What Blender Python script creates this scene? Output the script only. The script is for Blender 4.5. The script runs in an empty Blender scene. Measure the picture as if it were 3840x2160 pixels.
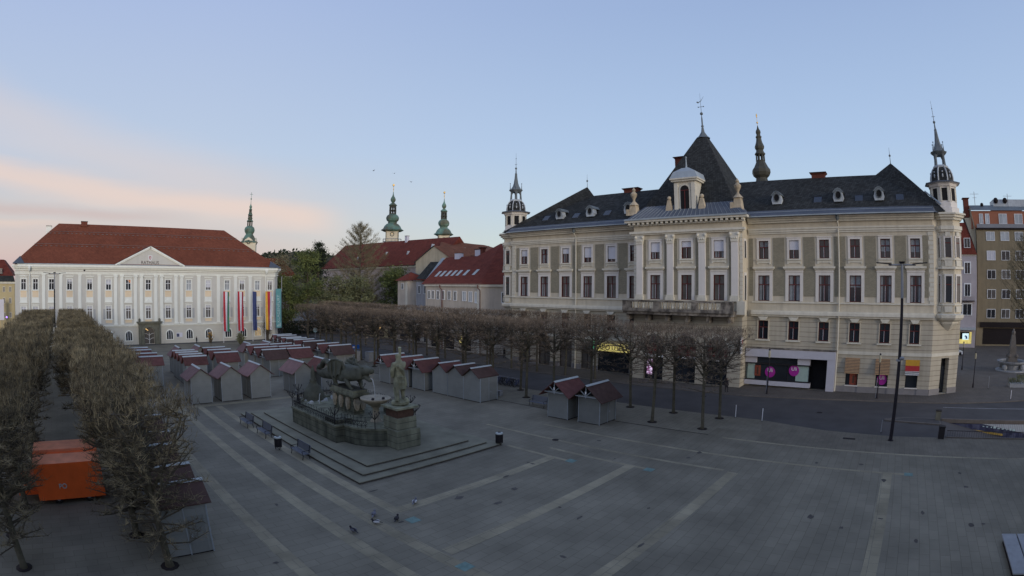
import bpy, math, random
from mathutils import Vector, Matrix
R = math.radians
sc = bpy.context.scene
col = sc.collection
H = 13.0
random.seed(7)

# ------------------------------------------------------------ materials
MATS = {}
def nt(m):
    m.use_nodes = True
    t = m.node_tree
    return t, t.nodes['Principled BSDF']
def mat(name, c, rough=.8, var=.18, scale=1.5, bump=0.0, metal=0.0, spec=.3, kind=None, c2=None, p=None, emit=0, grime=0.0):
    """procedural surface: two noise octaves vary the base colour; kind adds joints, tiles or planks"""
    m = bpy.data.materials.new(name); MATS[name] = m
    t, b = nt(m); N = t.nodes; L = t.links
    b.inputs['Roughness'].default_value = rough
    b.inputs['Metallic'].default_value = metal
    b.inputs['Specular IOR Level'].default_value = spec
    geo = N.new('ShaderNodeNewGeometry')
    n1 = N.new('ShaderNodeTexNoise'); n1.inputs['Scale'].default_value = scale; n1.inputs['Detail'].default_value = 6
    L.new(geo.outputs['Position'], n1.inputs['Vector'])
    n2 = N.new('ShaderNodeTexNoise'); n2.inputs['Scale'].default_value = scale*.13; n2.inputs['Detail'].default_value = 3
    L.new(geo.outputs['Position'], n2.inputs['Vector'])
    add = N.new('ShaderNodeMath'); add.operation = 'ADD'
    L.new(n1.outputs['Fac'], add.inputs[0]); L.new(n2.outputs['Fac'], add.inputs[1])
    mr = N.new('ShaderNodeMapRange'); mr.inputs['From Min'].default_value = .7; mr.inputs['From Max'].default_value = 1.3
    mr.inputs['To Min'].default_value = 1-var; mr.inputs['To Max'].default_value = 1+var
    L.new(add.outputs[0], mr.inputs['Value'])
    base = None
    hgt = None
    if kind in ('tiles', 'brick', 'paving'):
        sw, sh, mort, v = p
        mp = N.new('ShaderNodeVectorMath'); mp.operation = 'MULTIPLY'
        br = N.new('ShaderNodeTexBrick')
        if kind == 'paving':
            L.new(geo.outputs['Position'], mp.inputs[0]); mp.inputs[1].default_value = (1, 1, 0)
            L.new(mp.outputs[0], br.inputs['Vector'])
        else:
            sx = N.new('ShaderNodeSeparateXYZ'); L.new(geo.outputs['Position'], sx.inputs[0])
            cx = N.new('ShaderNodeCombineXYZ')
            a = N.new('ShaderNodeMath'); a.operation = 'ADD'
            L.new(sx.outputs['X'], a.inputs[0]); L.new(sx.outputs['Y'], a.inputs[1])
            L.new(a.outputs[0], cx.inputs['X']); L.new(sx.outputs['Z'], cx.inputs['Y'])
            L.new(cx.outputs[0], br.inputs['Vector'])
        br.inputs['Scale'].default_value = 1
        br.inputs['Brick Width'].default_value = sw; br.inputs['Row Height'].default_value = sh
        br.inputs['Mortar Size'].default_value = mort; br.inputs['Mortar Smooth'].default_value = .3
        k = [x*(1-v) for x in c]; k2 = [x*(1+v) for x in c]
        br.inputs['Color1'].default_value = (*k, 1); br.inputs['Color2'].default_value = (*k2, 1)
        br.inputs['Mortar'].default_value = (*(c2 or [x*.5 for x in c]), 1)
        base = br.outputs['Color']; hgt = br.outputs['Fac']
    elif kind == 'courses':          # horizontal joints every p metres
        sx = N.new('ShaderNodeSeparateXYZ'); L.new(geo.outputs['Position'], sx.inputs[0])
        md = N.new('ShaderNodeMath'); md.operation = 'MODULO'; L.new(sx.outputs['Z'], md.inputs[0]); md.inputs[1].default_value = p[0]
        lt = N.new('ShaderNodeMath'); lt.operation = 'LESS_THAN'; L.new(md.outputs[0], lt.inputs[0]); lt.inputs[1].default_value = p[1]
        mx = N.new('ShaderNodeMix'); mx.data_type = 'RGBA'
        L.new(lt.outputs[0], mx.inputs[0]); mx.inputs[6].default_value = (*c, 1); mx.inputs[7].default_value = (*c2, 1)
        base = mx.outputs[2]; hgt = lt.outputs[0]
    elif kind == 'stripes':          # p = (axis index, period, share)
        sx = N.new('ShaderNodeSeparateXYZ'); L.new(geo.outputs['Position'], sx.inputs[0])
        md = N.new('ShaderNodeMath'); md.operation = 'PINGPONG'; L.new(sx.outputs[p[0]], md.inputs[0]); md.inputs[1].default_value = p[1]
        lt = N.new('ShaderNodeMath'); lt.operation = 'LESS_THAN'; L.new(md.outputs[0], lt.inputs[0]); lt.inputs[1].default_value = p[1]*p[2]
        mx = N.new('ShaderNodeMix'); mx.data_type = 'RGBA'
        L.new(lt.outputs[0], mx.inputs[0]); mx.inputs[6].default_value = (*c, 1); mx.inputs[7].default_value = (*c2, 1)
        base = mx.outputs[2]; hgt = lt.outputs[0]
    elif c2:
        n3 = N.new('ShaderNodeTexNoise'); n3.inputs['Scale'].default_value = (p or [scale*3])[0]
        L.new(geo.outputs['Position'], n3.inputs['Vector'])
        r3 = N.new('ShaderNodeMapRange'); r3.inputs['From Min'].default_value = .42; r3.inputs['From Max'].default_value = .58
        L.new(n3.outputs['Fac'], r3.inputs['Value'])
        mx = N.new('ShaderNodeMix'); mx.data_type = 'RGBA'
        L.new(r3.outputs[0], mx.inputs[0]); mx.inputs[6].default_value = (*c, 1); mx.inputs[7].default_value = (*c2, 1)
        base = mx.outputs[2]
    if grime > 0:                    # rain streaks: noise stretched down the wall
        mp2 = N.new('ShaderNodeVectorMath'); mp2.operation = 'MULTIPLY'; mp2.inputs[1].default_value = (1.6, 1.6, .12)
        L.new(geo.outputs['Position'], mp2.inputs[0])
        n4 = N.new('ShaderNodeTexNoise'); n4.inputs['Scale'].default_value = 1; n4.inputs['Detail'].default_value = 5
        L.new(mp2.outputs[0], n4.inputs['Vector'])
        r4 = N.new('ShaderNodeMapRange'); r4.inputs['From Min'].default_value = .45; r4.inputs['From Max'].default_value = .75
        r4.inputs['To Min'].default_value = 1; r4.inputs['To Max'].default_value = 1-grime
        L.new(n4.outputs['Fac'], r4.inputs['Value'])
        mm = N.new('ShaderNodeMath'); mm.operation = 'MULTIPLY'; L.new(mr.outputs[0], mm.inputs[0]); L.new(r4.outputs[0], mm.inputs[1])
        fac = mm.outputs[0]
    else:
        fac = mr.outputs[0]
    oi = N.new('ShaderNodeObjectInfo'); orr = N.new('ShaderNodeMapRange'); L.new(oi.outputs['Random'], orr.inputs['Value'])
    amp = .2 if name.startswith('hut_') else .14 if name.startswith('twig') or name == 'baluster' else .03
    orr.inputs['To Min'].default_value = 1-amp; orr.inputs['To Max'].default_value = 1+amp
    om = N.new('ShaderNodeMath'); om.operation = 'MULTIPLY'; L.new(fac, om.inputs[0]); L.new(orr.outputs[0], om.inputs[1]); fac = om.outputs[0]
    vm = N.new('ShaderNodeVectorMath'); vm.operation = 'SCALE'
    if base: L.new(base, vm.inputs[0])
    else: vm.inputs[0].default_value = c
    L.new(fac, vm.inputs['Scale'])
    L.new(vm.outputs[0], b.inputs['Base Color'])
    if bump > 0:
        bp = N.new('ShaderNodeBump'); bp.inputs['Strength'].default_value = bump; bp.inputs['Distance'].default_value = .03
        if hgt:
            s = N.new('ShaderNodeMath'); s.operation = 'SUBTRACT'; L.new(n1.outputs['Fac'], s.inputs[0]); L.new(hgt, s.inputs[1])
            L.new(s.outputs[0], bp.inputs['Height'])
        else: L.new(n1.outputs['Fac'], bp.inputs['Height'])
        L.new(bp.outputs[0], b.inputs['Normal'])
    if emit:
        L.new(vm.outputs[0], b.inputs['Emission Color']); b.inputs['Emission Strength'].default_value = emit
    return m
def glass(name, c=(.02, .024, .03), rough=.12):
    m = mat(name, c, rough, .5, .35, spec=.6)
    return m

mat('paving', (.178, .161, .122), .72, .26, .35, .25, kind='paving', p=(1.25, .62, .014, .06), c2=(.11, .098, .072), spec=.2)
mat('band', (.265, .232, .158), .75, .3, .6, .2, kind='paving', p=(.9, .9, .012, .06), c2=(.13, .12, .1))
mat('platform', (.19, .172, .128), .8, .2, .6, .2, kind='paving', p=(.5, .5, .012, .05), c2=(.09, .09, .088))
mat('asphalt', (.075, .070, .068), .85, .25, .4, .3)
mat('brown_paving', (.145, .128, .098), .85, .25, .5, .2, kind='paving', p=(.9, .45, .012, .06), c2=(.09, .08, .065))
mat('asphalt_far', (.09, .085, .078), .85, .25, .3, .2)
mat('sidewalk', (.115, .098, .08), .85, .22, .5, .2, kind='paving', p=(.4, .4, .012, .06), c2=(.06, .058, .058))
mat('kerb', (.13, .115, .10), .8, .2, 2)
mat('slot', (.02, .015, .015), .9)
mat('stain', (.085, .075, .066), .8, .4, 4)
mat('line', (.45, .45, .45), .7, .25, 3)
mat('teal_paint', (.14, .22, .2), .7, .3, 3)
mat('bank_wall', (.57, .515, .40), .85, .09, .9, .1, grime=.16)
mat('bank_rust', (.455, .415, .325), .85, .09, .9, .6, kind='courses', p=(.62, .05), c2=(.2, .16, .13), grime=.15)
mat('bank_trim', (.64, .61, .51), .8, .08, 1.4, .1, grime=.14)
mat('bank_white', (.68, .65, .60), .8, .05, 1.4, grime=.08)
mat('bank_brick', (.285, .26, .19), .85, .1, 1, .3, kind='brick', p=(.3, .1, .016, .12), c2=(.19, .175, .13))
mat('plinth', (.22, .21, .21), .7, .15, 1.2, .1)
mat('old_stone', (.10, .088, .075), .9, .4, 1.2, .4, c2=(.26, .23, .19), p=[1.1])
mat('stone_vase', (.45, .38, .27), .9, .3, 2, .3)
mat('slate', (.045, .048, .047), .85, .2, 1.2, .3, kind='tiles', p=(.34, .22, .02, .3), c2=(.02, .019, .018), spec=.06)
mat('zinc', (.10, .115, .14), .7, .15, 1.1, metal=.1, spec=.2)
mat('zinc_light', (.33, .38, .41), .6, .15, 1.1, metal=.1, spec=.3)
mat('red_tile', (.215, .07, .036), .85, .18, 1.6, .5, kind='tiles', p=(.3, .28, .03, .13), c2=(.11, .03, .018), spec=.15)
mat('red_tile2', (.175, .044, .028), .85, .2, .8, .5, kind='tiles', p=(.35, .3, .03, .14), c2=(.09, .022, .016), spec=.15)
mat('brown_tile', (.22, .085, .045), .85, .2, .8, .5, kind='tiles', p=(.35, .3, .03, .14), c2=(.1, .04, .02), spec=.15)
mat('brick_chim', (.14, .045, .03), .9, .2, 2)
mat('rath_grey', (.60, .59, .535), .85, .05, .8, grime=.07)
mat('rath_low', (.59, .575, .50), .85, .05, .8, .3, kind='courses', p=(.5, .025), c2=(.5, .48, .46))
mat('rath_white', (.84, .86, .79), .75, .04, 1, grime=.06)
mat('rath_peach', (.80, .66, .47), .85, .06, 1)
mat('portal_stone', (.16, .16, .125), .9, .3, 1.5, .4)
mat('shutter', (.42, .43, .43), .7, .08, 4)
glass('glass'); glass('glass_pale', (.33, .36, .38), .4)
mat('glass_room', (.11, .10, .09), .35, .5, .7, spec=.5)
mat('blind', (.62, .63, .68), .7, .06, 2, kind='stripes', p=(2, .06, .25), c2=(.5, .51, .56))
mat('curtain', (.26, .28, .29), .8, .25, 4)
mat('red_wood', (.12, .022, .02), .5, .2, 4)
mat('white_wood', (.8, .82, .82), .5, .05, 4)
mat('copper', (.13, .235, .185), .6, .35, .7, .2, c2=(.10, .11, .075), p=[.35])
mat('copper_dark', (.06, .06, .045), .55, .35, .7, .2)
mat('lead', (.13, .155, .165), .75, .25, 1.4, .2, spec=.5)
mat('lead_light', (.42, .46, .48), .5, .2, 1.4)
mat('gold', (.9, .6, .2), .35, .05, 2, metal=.6)
mat('tower_wall', (.66, .6, .45), .9, .15, .6)
mat('tower_pink', (.5, .42, .38), .9, .2, .4)
mat('yellow_wall', (.50, .42, .24), .9, .1, .6)
mat('cream_wall', (.52, .46, .38), .9, .12, .5, grime=.15)
mat('gable_wall', (.55, .48, .34), .9, .15, .4, grime=.2)
mat('grey_wall', (.36, .36, .37), .9, .12, .6, grime=.15)
mat('tan_wall', (.27, .225, .145), .9, .1, .6, grime=.15)
mat('orange_wall', (.36, .15, .09), .9, .1, .6)
mat('pink_pale', (.45, .41, .42), .9, .1, .7)
mat('hut_wall', (.21, .218, .205), .7, .1, 1.5, .25, kind='courses', p=(.62, .012), c2=(.15, .16, .17))
mat('hut_roof', (.12, .052, .046), .8, .22, 2.2, .2, spec=.15)
mat('hut_roof_dark', (.075, .045, .038), .8, .22, 2.2, .2, spec=.15)
mat('hut_roof_pale', (.165, .092, .088), .8, .2, 2, .2, spec=.4)
mat('ridge_cap', (.4, .43, .42), .5, .15, 3)
mat('dark_in', (.012, .012, .013), .9)
mat('truss', (.3, .33, .35), .7, .1, 3)
mat('fount_stone', (.12, .125, .092), .9, .5, 1.4, .6, kind='courses', p=(.5, .035), c2=(.035, .035, .03), grime=.6)
mat('fount_light', (.165, .168, .12), .9, .45, 1.3, .6, kind='courses', p=(.5, .035), c2=(.06, .06, .05), grime=.5)
mat('fount_step', (.195, .185, .135), .85, .25, .8, .3)
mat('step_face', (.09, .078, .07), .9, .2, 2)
mat('dragon', (.075, .08, .062), .75, .45, 1.6, .6, spec=.35)
mat('hercules', (.21, .215, .15), .9, .5, 2.2, .8, grime=.5)
mat('red_granite', (.075, .042, .03), .6, .3, 3)
mat('shield', (.30, .265, .2), .8, .3, 4, .3)
mat('iron', (.02, .018, .02), .6, .2, 3)
mat('lamp_black', (.018, .016, .022), .5, .2, 2)
mat('lamp_grey', (.25, .26, .28), .5, .1, 2)
mat('water', (.05, .065, .075), .06, .4, 2.5, .35, spec=1.0)
mat('foam', (.36, .38, .38), .5, .2, 6, .4)
mat('bench_grey', (.13, .14, .165), .6, .1, 5)
mat('bark', (.085, .07, .05), .95, .3, 4, .5)
mat('bark_green', (.095, .085, .058), .95, .3, 3, .5)
mat('twig', (.29, .235, .135), .9, .5, 3, c2=(.08, .065, .04), p=[1.6])
mat('twig_mid', (.28, .215, .15), .9, .45, 3, c2=(.11, .082, .06), p=[1.6])
mat('leaf_g', (.135, .16, .05), .85, .5, 1.2, c2=(.06, .08, .03), p=[.5])
mat('leaf_p', (.18, .185, .09), .85, .4, 1.2, c2=(.10, .11, .055), p=[.6])
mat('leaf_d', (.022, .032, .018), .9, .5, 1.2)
mat('twig_olive', (.19, .165, .095), .9, .4, 1.2)
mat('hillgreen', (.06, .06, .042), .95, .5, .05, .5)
mat('orange_paint', (.88, .15, .03), .5, .12, 1.2, .1)
mat('orange_top', (.85, .32, .17), .6, .2, 1.5, .1)
mat('yellow_cloth', (.6, .33, .03), .8, .2, 2)
mat('white_paint', (.66, .66, .72), .6, .06, 2)
mat('fascia', (.50, .495, .54), .6, .06, 2)
mat('grey_flat', (.3, .31, .32), .7, .15, 2)
mat('rubber', (.015, .015, .015), .8)
mat('f_red', (.45, .035, .05), .8, .15, 2); mat('f_white', (.72, .72, .76), .8, .1, 2); mat('f_green', (.06, .22, .13), .8, .15, 2)
mat('f_blue', (.06, .08, .2), .8, .2, 2); mat('f_yellow', (.7, .42, .06), .8, .15, 2); mat('f_teal', (.13, .33, .34), .8, .15, 2)
mat('letter_white', (.45, .6, .6), .7, .05, 2); mat('letter_dark', (.07, .05, .055), .7, .05, 2)
mat('aw_tan', (.4, .25, .13), .8, .15, 3, kind='stripes', p=(2, .09, .45), c2=(.12, .09, .07))
mat('aw_yellow', (.5, .27, .03), .8, .15, 3); mat('aw_red', (.36, .03, .035), .8, .15, 3)
mat('aw_stripe', (.6, .6, .6), .8, .1, 3, kind='stripes', p=(2, .1, .5), c2=(.05, .05, .05))
mat('magenta', (.33, .02, .26), .6, .08, 2); mat('poster_or', (.2, .05, .03), .7, .5, 6)
mat('mint', (.32, .42, .38), .5, .1, 2)
mat('blue_graf', (.035, .04, .085), .8, .4, 2, c2=(.07, .08, .13), p=[1.5])
mat('corrug', (.42, .47, .5), .6, .1, 2, kind='stripes', p=(1, .12, .4), c2=(.3, .34, .37))
mat('ramp_yellow', (.4, .28, .07), .8, .25, 3)
mat('person_dark', (.02, .018, .022), .85, .3, 6); mat('skin', (.45, .25, .17), .6, .1, 5); mat('hair', (.03, .02, .015), .8)
mat('jeans', (.04, .045, .06), .85, .2, 6)
mat('pigeon_grey', (.16, .16, .19), .8, .3, 20); mat('pigeon_dark', (.035, .032, .037), .8, .3, 20); mat('pigeon_white', (.6, .6, .62), .8, .15, 20)
mat('blue_sign', (.02, .12, .5), .5, .05, 2); mat('sign_white', (.7, .7, .7), .6, .05, 2)
mat('glow_yellow', (.8, .66, .2), .6, .25, 2, emit=.5)
mat('glow_warm', (.9, .55, .2), .6, .3, 2, emit=.8)
mat('glow_dim', (.35, .25, .12), .5, .5, 2, emit=.5)
mat('glow_green', (.05, .5, .25), .6, .1, 2, emit=.7)
mat('glow_screen', (.75, .6, .8), .6, .6, 3, emit=.55, c2=(.3, .1, .25), p=[2.5])
mat('glow_screen2', (.6, .8, .85), .6, .2, 3, emit=.9)
mat('glow_blue', (.35, .2, 1.0), .6, .1, 3, emit=3.0)
mat('glow_red', (1.0, .12, .04), .6, .1, 3, emit=3.0)
mat('glow_lamp', (.35, .33, .24), .6, .1, 2, emit=.04)
mat('painted_sunrise', (.85, .35, .14), .3, .4, 1.5, spec=.6)  # reflected dawn cloud put into the base colour
mat('car_white', (.6, .62, .66), .3, .05, 2, spec=.6)

# ------------------------------------------------------------ mesh builder
class MB:
    def __init__(s): s.v = []; s.f = []; s.m = []; s.slots = []; s.cur = 0
    def use(s, name):
        if name not in s.slots: s.slots.append(name)
        s.cur = s.slots.index(name); return s
    def face(s, pts):
        i = len(s.v); s.v += [tuple(p) for p in pts]; s.f.append(tuple(range(i, i+len(pts)))); s.m.append(s.cur)
    def idx(s, verts, faces):
        i = len(s.v); s.v += [tuple(p) for p in verts]
        for f in faces: s.f.append(tuple(i+k for k in f)); s.m.append(s.cur)
    def box(s, x0, x1, y0, y1, z0, z1):
        v = [(x, y, z) for z in (z0, z1) for x, y in ((x0, y0), (x1, y0), (x1, y1), (x0, y1))]
        s.idx(v, [(3, 2, 1, 0), (4, 5, 6, 7), (0, 1, 5, 4), (1, 2, 6, 5), (2, 3, 7, 6), (3, 0, 4, 7)]); return s
    def prism(s, poly, z0, z1, top=None):
        n = len(poly); t = top or poly
        s.idx([(x, y, z0) for x, y in poly]+[(x, y, z1) for x, y in t],
              [tuple(range(n-1, -1, -1)), tuple(range(n, 2*n))]+[(i, (i+1) % n, n+(i+1) % n, n+i) for i in range(n)]); return s
    def ext(s, F, pts, d0, d1):
        """polygon in the (u,z) plane of facade frame F, extruded from depth d0 to d1 (outward)"""
        n = len(pts)
        s.idx([F.p(u, d0, z) for u, z in pts]+[F.p(u, d1, z) for u, z in pts],
              [tuple(range(n-1, -1, -1)), tuple(range(n, 2*n))]+[(i, (i+1) % n, n+(i+1) % n, n+i) for i in range(n)]); return s
    def fb(s, F, u0, u1, z0, z1, d0, d1):
        v = [F.p(u, d, z) for z in (z0, z1) for u, d in ((u0, d0), (u1, d0), (u1, d1), (u0, d1))]
        s.idx(v, [(3, 2, 1, 0), (4, 5, 6, 7), (0, 1, 5, 4), (1, 2, 6, 5), (2, 3, 7, 6), (3, 0, 4, 7)]); return s
    def lathe(s, prof, cx=0, cy=0, n=12, a0=0.0, sq=None):
        vs = []
        for r, z in prof:
            for k in range(n):
                a = a0+2*math.pi*k/n; vs.append((cx+r*math.cos(a), cy+r*math.sin(a), z))
        fs = [(j*n+k, j*n+(k+1) % n, (j+1)*n+(k+1) % n, (j+1)*n+k) for j in range(len(prof)-1) for k in range(n)]
        fs += [tuple(range(n-1, -1, -1)), tuple((len(prof)-1)*n+k for k in range(n))]
        s.idx(vs, fs); return s
    def tube(s, pts, rad, n=5, cap=True):
        pts = [Vector(p) for p in pts]; rr = rad if isinstance(rad, (list, tuple)) else [rad]*len(pts)
        vs = []
        for i, p in enumerate(pts):
            d = (pts[min(i+1, len(pts)-1)]-pts[max(i-1, 0)])
            if d.length < 1e-6: d = Vector((0, 0, 1))
            d.normalize(); a = d.cross(Vector((.31, .87, .38)))
            if a.length < .05: a = d.cross(Vector((1, 0, 0)))
            a.normalize(); b = d.cross(a)
            for k in range(n):
                t = 2*math.pi*k/n; vs.append(p+(a*math.cos(t)+b*math.sin(t))*rr[i])
        fs = [(j*n+k, j*n+(k+1) % n, (j+1)*n+(k+1) % n, (j+1)*n+k) for j in range(len(pts)-1) for k in range(n)]
        if cap: fs += [tuple(range(n-1, -1, -1)), tuple((len(pts)-1)*n+k for k in range(n))]
        s.idx(vs, fs); return s
    def twig(s, p, q, r):
        p = Vector(p); q = Vector(q); d = q-p
        a = d.cross(Vector((.3, .5, .8)))
        if a.length < 1e-4: a = Vector((1, 0, 0))
        a.normalize(); b = d.normalized().cross(a)
        vs = [p+a*r, p+(-a*.5+b*.87)*r, p+(-a*.5-b*.87)*r, q]
        s.idx(vs, [(0, 1, 3), (1, 2, 3), (2, 0, 3)])
    def leaf(s, p, size, rnd):
        a = Vector((rnd.gauss(0, 1), rnd.gauss(0, 1), rnd.gauss(0, 1))).normalized(); b = a.cross(Vector((rnd.gauss(0, 1), rnd.gauss(0, 1), .3))).normalized()
        p = Vector(p); s.face([p-a*size, p+b*size*.5, p+a*size, p-b*size*.5])
    def sphere(s, c, r, n=10, m=7, sc=(1, 1, 1)):
        prof = []
        vs = [(c[0], c[1], c[2]-r*sc[2])]
        for j in range(1, m):
            t = math.pi*j/m
            for k in range(n):
                a = 2*math.pi*k/n; vs.append((c[0]+r*sc[0]*math.sin(t)*math.cos(a), c[1]+r*sc[1]*math.sin(t)*math.sin(a), c[2]-r*sc[2]*math.cos(t)))
        vs.append((c[0], c[1], c[2]+r*sc[2])); e = len(vs)-1
        fs = [(0, 1+(k+1) % n, 1+k) for k in range(n)]
        fs += [(1+j*n+k, 1+j*n+(k+1) % n, 1+(j+1)*n+(k+1) % n, 1+(j+1)*n+k) for j in range(m-2) for k in range(n)]
        fs += [(e, 1+(m-2)*n+k, 1+(m-2)*n+(k+1) % n) for k in range(n)]
        s.idx(vs, fs); return s
    def grid_wall(s, F, u0, u1, z0, z1, holes, depth=.28):
        us = sorted({u0, u1, *[h[0] for h in holes], *[h[1] for h in holes]}); zs = sorted({z0, z1, *[h[2] for h in holes], *[h[3] for h in holes]})
        us = [u for u in us if u0 <= u <= u1]; zs = [z for z in zs if z0 <= z <= z1]
        for j in range(len(zs)-1):
            for i in range(len(us)-1):
                cu, cz = (us[i]+us[i+1])/2, (zs[j]+zs[j+1])/2
                if any(h[0] < cu < h[1] and h[2] < cz < h[3] for h in holes): continue
                s.face([F.p(us[i], 0, zs[j]), F.p(us[i+1], 0, zs[j]), F.p(us[i+1], 0, zs[j+1]), F.p(us[i], 0, zs[j+1])])
        for a, b, c, d in holes:
            for q in (((a, c), (b, c)), ((b, c), (b, d)), ((b, d), (a, d)), ((a, d), (a, c))):
                s.face([F.p(q[0][0], 0, q[0][1]), F.p(q[1][0], 0, q[1][1]), F.p(q[1][0], -depth, q[1][1]), F.p(q[0][0], -depth, q[0][1])])
        return s
    def build(s, name, parent=None, smooth=False, default=None):
        me = bpy.data.meshes.new(name); me.from_pydata(s.v, [], s.f)
        for n in s.slots: me.materials.append(MATS[n])
        if s.slots: me.polygons.foreach_set('material_index', s.m)
        if smooth: me.polygons.foreach_set('use_smooth', [True]*len(s.f))
        me.update()
        o = bpy.data.objects.new(name, me); col.objects.link(o)
        if parent:
            o.parent = parent
            if parent.type == 'EMPTY': o.matrix_parent_inverse = Matrix.Translation(-parent.location)
        return o
def mb(m): return MB().use(m)
class Fr:
    """facade frame: p(u, outward, z)"""
    def __init__(s, o, u, n): s.o = o; s.u = u; s.n = n
    def p(s, u, d, z): return (s.o[0]+s.u[0]*u+s.n[0]*d, s.o[1]+s.u[1]*u+s.n[1]*d, z)
def tag(o, label=None, cat=None, group=None, kind=None):
    if label: o['label'] = label
    if cat: o['category'] = cat
    if group: o['group'] = group
    if kind: o['kind'] = kind
    return o
def thing(name, loc, label, cat, group=None, rz=0):
    o = bpy.data.objects.new(name, None); col.objects.link(o); o.location = loc; o.rotation_euler.z = rz
    return tag(o, label, cat, group)
def structure(o): o['kind'] = 'structure'; return o
def arch(u, w, z0, z1, n=8):
    """arched outline: half-round top"""
    r = w/2; pts = [(u-r, z0), (u+r, z0)]
    for k in range(n+1):
        a = math.pi*k/n; pts.append((u+r*math.cos(a), z1-r+r*math.sin(a)))
    return pts
def lettering(txt, size, m, F, u, d, z, parent, name='lettering', vertical=False, ext=.02):
    """u,z = centre of the writing on facade frame F (u runs to the viewer's right along +u)"""
    c = bpy.data.curves.new(name, 'FONT'); c.body = txt; c.size = size; c.extrude = ext; c.align_x = 'CENTER'; c.align_y = 'CENTER'
    c.materials.append(MATS[m])
    o = bpy.data.objects.new(name, c); col.objects.link(o)
    ux = Vector((F.u[0], F.u[1], 0)); nz = Vector((F.n[0], F.n[1], 0)); up = Vector((0, 0, 1))
    if ux.cross(up).dot(nz) < 0: ux = -ux
    if vertical: X, Y = up, -ux
    else: X, Y = ux, up
    M = Matrix((X, Y, X.cross(Y))).transposed().to_4x4()
    M.translation = Vector(F.p(u, d, z))
    me = bpy.data.meshes.new_from_object(o); me.transform(M); bpy.data.objects.remove(o)
    o = bpy.data.objects.new(name, me); col.objects.link(o)
    if parent:
        o.parent = parent
        o.matrix_parent_inverse = Matrix.Translation(-parent.location) if parent.parent is None and parent.type == 'EMPTY' else Matrix.Identity(4)
    return o
def copy_tree(o, parent=None):
    c = o.copy(); col.objects.link(c); c.parent = parent
    if parent: c.matrix_parent_inverse = o.matrix_parent_inverse.copy()
    for ch in [x for x in o.children]: copy_tree(ch, c)
    return c

# ------------------------------------------------------------ setting: ground, roads
GF = Fr((0, 0), (0, 0), (0, 0))
class Flat:
    def __init__(s, z): s.z = z
    def p(s, u, d, v): return (u, v, s.z+d)
g = mb('asphalt_far'); g.grid_wall(Flat(0), -900, 900, -300, 1300, [(50.05, 56.6, -46, -7.2)], .25); structure(g.build('ground'))
g = mb('asphalt')
g.face([(51.7, 12.7, .004), (62.3, 18, .004), (62.3, 64, .004), (62.3, 160, .004), (51.9, 160, .004), (51.7, 15.5, .004)])
g.face([(49.9, 5.5, .004), (64.4, 4.2, .004), (62.3, 18, .004), (51.7, 12.7, .004)])
g.face([(49.45, -1.3, .004), (65.3, -9.3, .004), (64.4, 4.2, .004), (49.9, 5.5, .004)])
g.face([(50.0, -7.15, .004), (56.7, -7.15, .004), (65.3, -9.3, .004), (49.45, -1.3, .004)])
g.face([(56.8, -7.15, .004), (56.8, -60, .004), (80, -60, .004), (67.8, -20.5, .004), (65.3, -9.3, .004)])
structure(g.build('road'))
g = mb('paving')
g.face([(-60, -60, .004), (49.8, -60, .004), (49.8, -7.2, .004), (49.4, -1.3, .004), (49.8, 5.5, .004), (51.6, 12.7, .004), (51.6, 15.4, .004), (51.6, 119, .004), (-60, 119, .004)])
structure(g.build('plaza_paving'))
g = mb('brown_paving'); g.face([(43.9, -60, .008), (49.75, -60, .008), (49.75, -7.2, .008), (49.35, -1.3, .008), (49.75, 5.5, .008), (51.5, 12.6, .008), (49.6, 11.8, .008), (46.7, 11.1, .008), (43.9, 11.0, .008)]); structure(g.build('brown_paving'))
g = mb('stain'); rs = random.Random(44)
for k in range(46):
    x, y = rs.uniform(8, 43), rs.uniform(-12, 30); w = rs.uniform(.1, .5); l = rs.uniform(.1, .3)
    if 17 < x < 32 and y > 27: continue
    a = rs.uniform(0, 3); g.face([(x+w*rs.uniform(.6, 1)*math.cos(a+t*.785)*(1 if t % 2 else .7), y+l*rs.uniform(.6, 1)*math.sin(a+t*.785), .0195) for t in range(8)])
structure(g.build('paving_stain'))
g = mb('platform')
g.face([(44.25, 15.5, .010), (51.7, 15.5, .010), (51.7, 118, .010), (44.25, 118, .010)])
g.face([(46.7, 11.2, .010), (49.6, 11.9, .010), (49.6, 15.49, .010), (46.7, 15.49, .010)])
g.use('slot').face([(44.08, 15.5, .011), (44.24, 15.5, .011), (44.24, 118, .011), (44.08, 118, .011)])
structure(g.build('paved_strip'))
# paving bands (toward the town hall and across)
g = mb('band')
def bandseg(x0, y0, x1, y1, w, z=.009):
    d = Vector((x1-x0, y1-y0, 0)).normalized(); n = Vector((-d.y, d.x, 0))*w/2
    a = Vector((x0, y0, z)); b = Vector((x1, y1, z)); g.face([a-n, b-n, b+n, a+n])
bandseg(8.9, 25, 8.2, 110, .8)
bandseg(9.0, -2, 8.9, 25, .8)
bandseg(12.9, 7, 12.0, 62, .8); bandseg(15.3, 3, 14.3, 62, .75); bandseg(16.85, 23.3, 16.5, 56, .7)
bandseg(16.9, 23.55, 31.4, 23.4, .78, .013); bandseg(15.6, 17.8, 33.25, 17.5, .78, .013)
bandseg(13, 11.0, 35.4, 10.2, .82, .013); bandseg(13, -.85, 38.7, -1.25, .82, .013)
bandseg(12, 56.9, 31, 56.6, .9, .013)
bandseg(39.0, 30, 38.9, -3, .35); bandseg(35.4, 34, 35.6, 11, .35); bandseg(43.8, 14, 43.8, -16, .35); bandseg(31.6, 28, 31.5, 21.8, .35); bandseg(33.3, 25, 33.2, 16, .35)
structure(g.build('paving_band'))
tl = mb('teal_paint')
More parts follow.
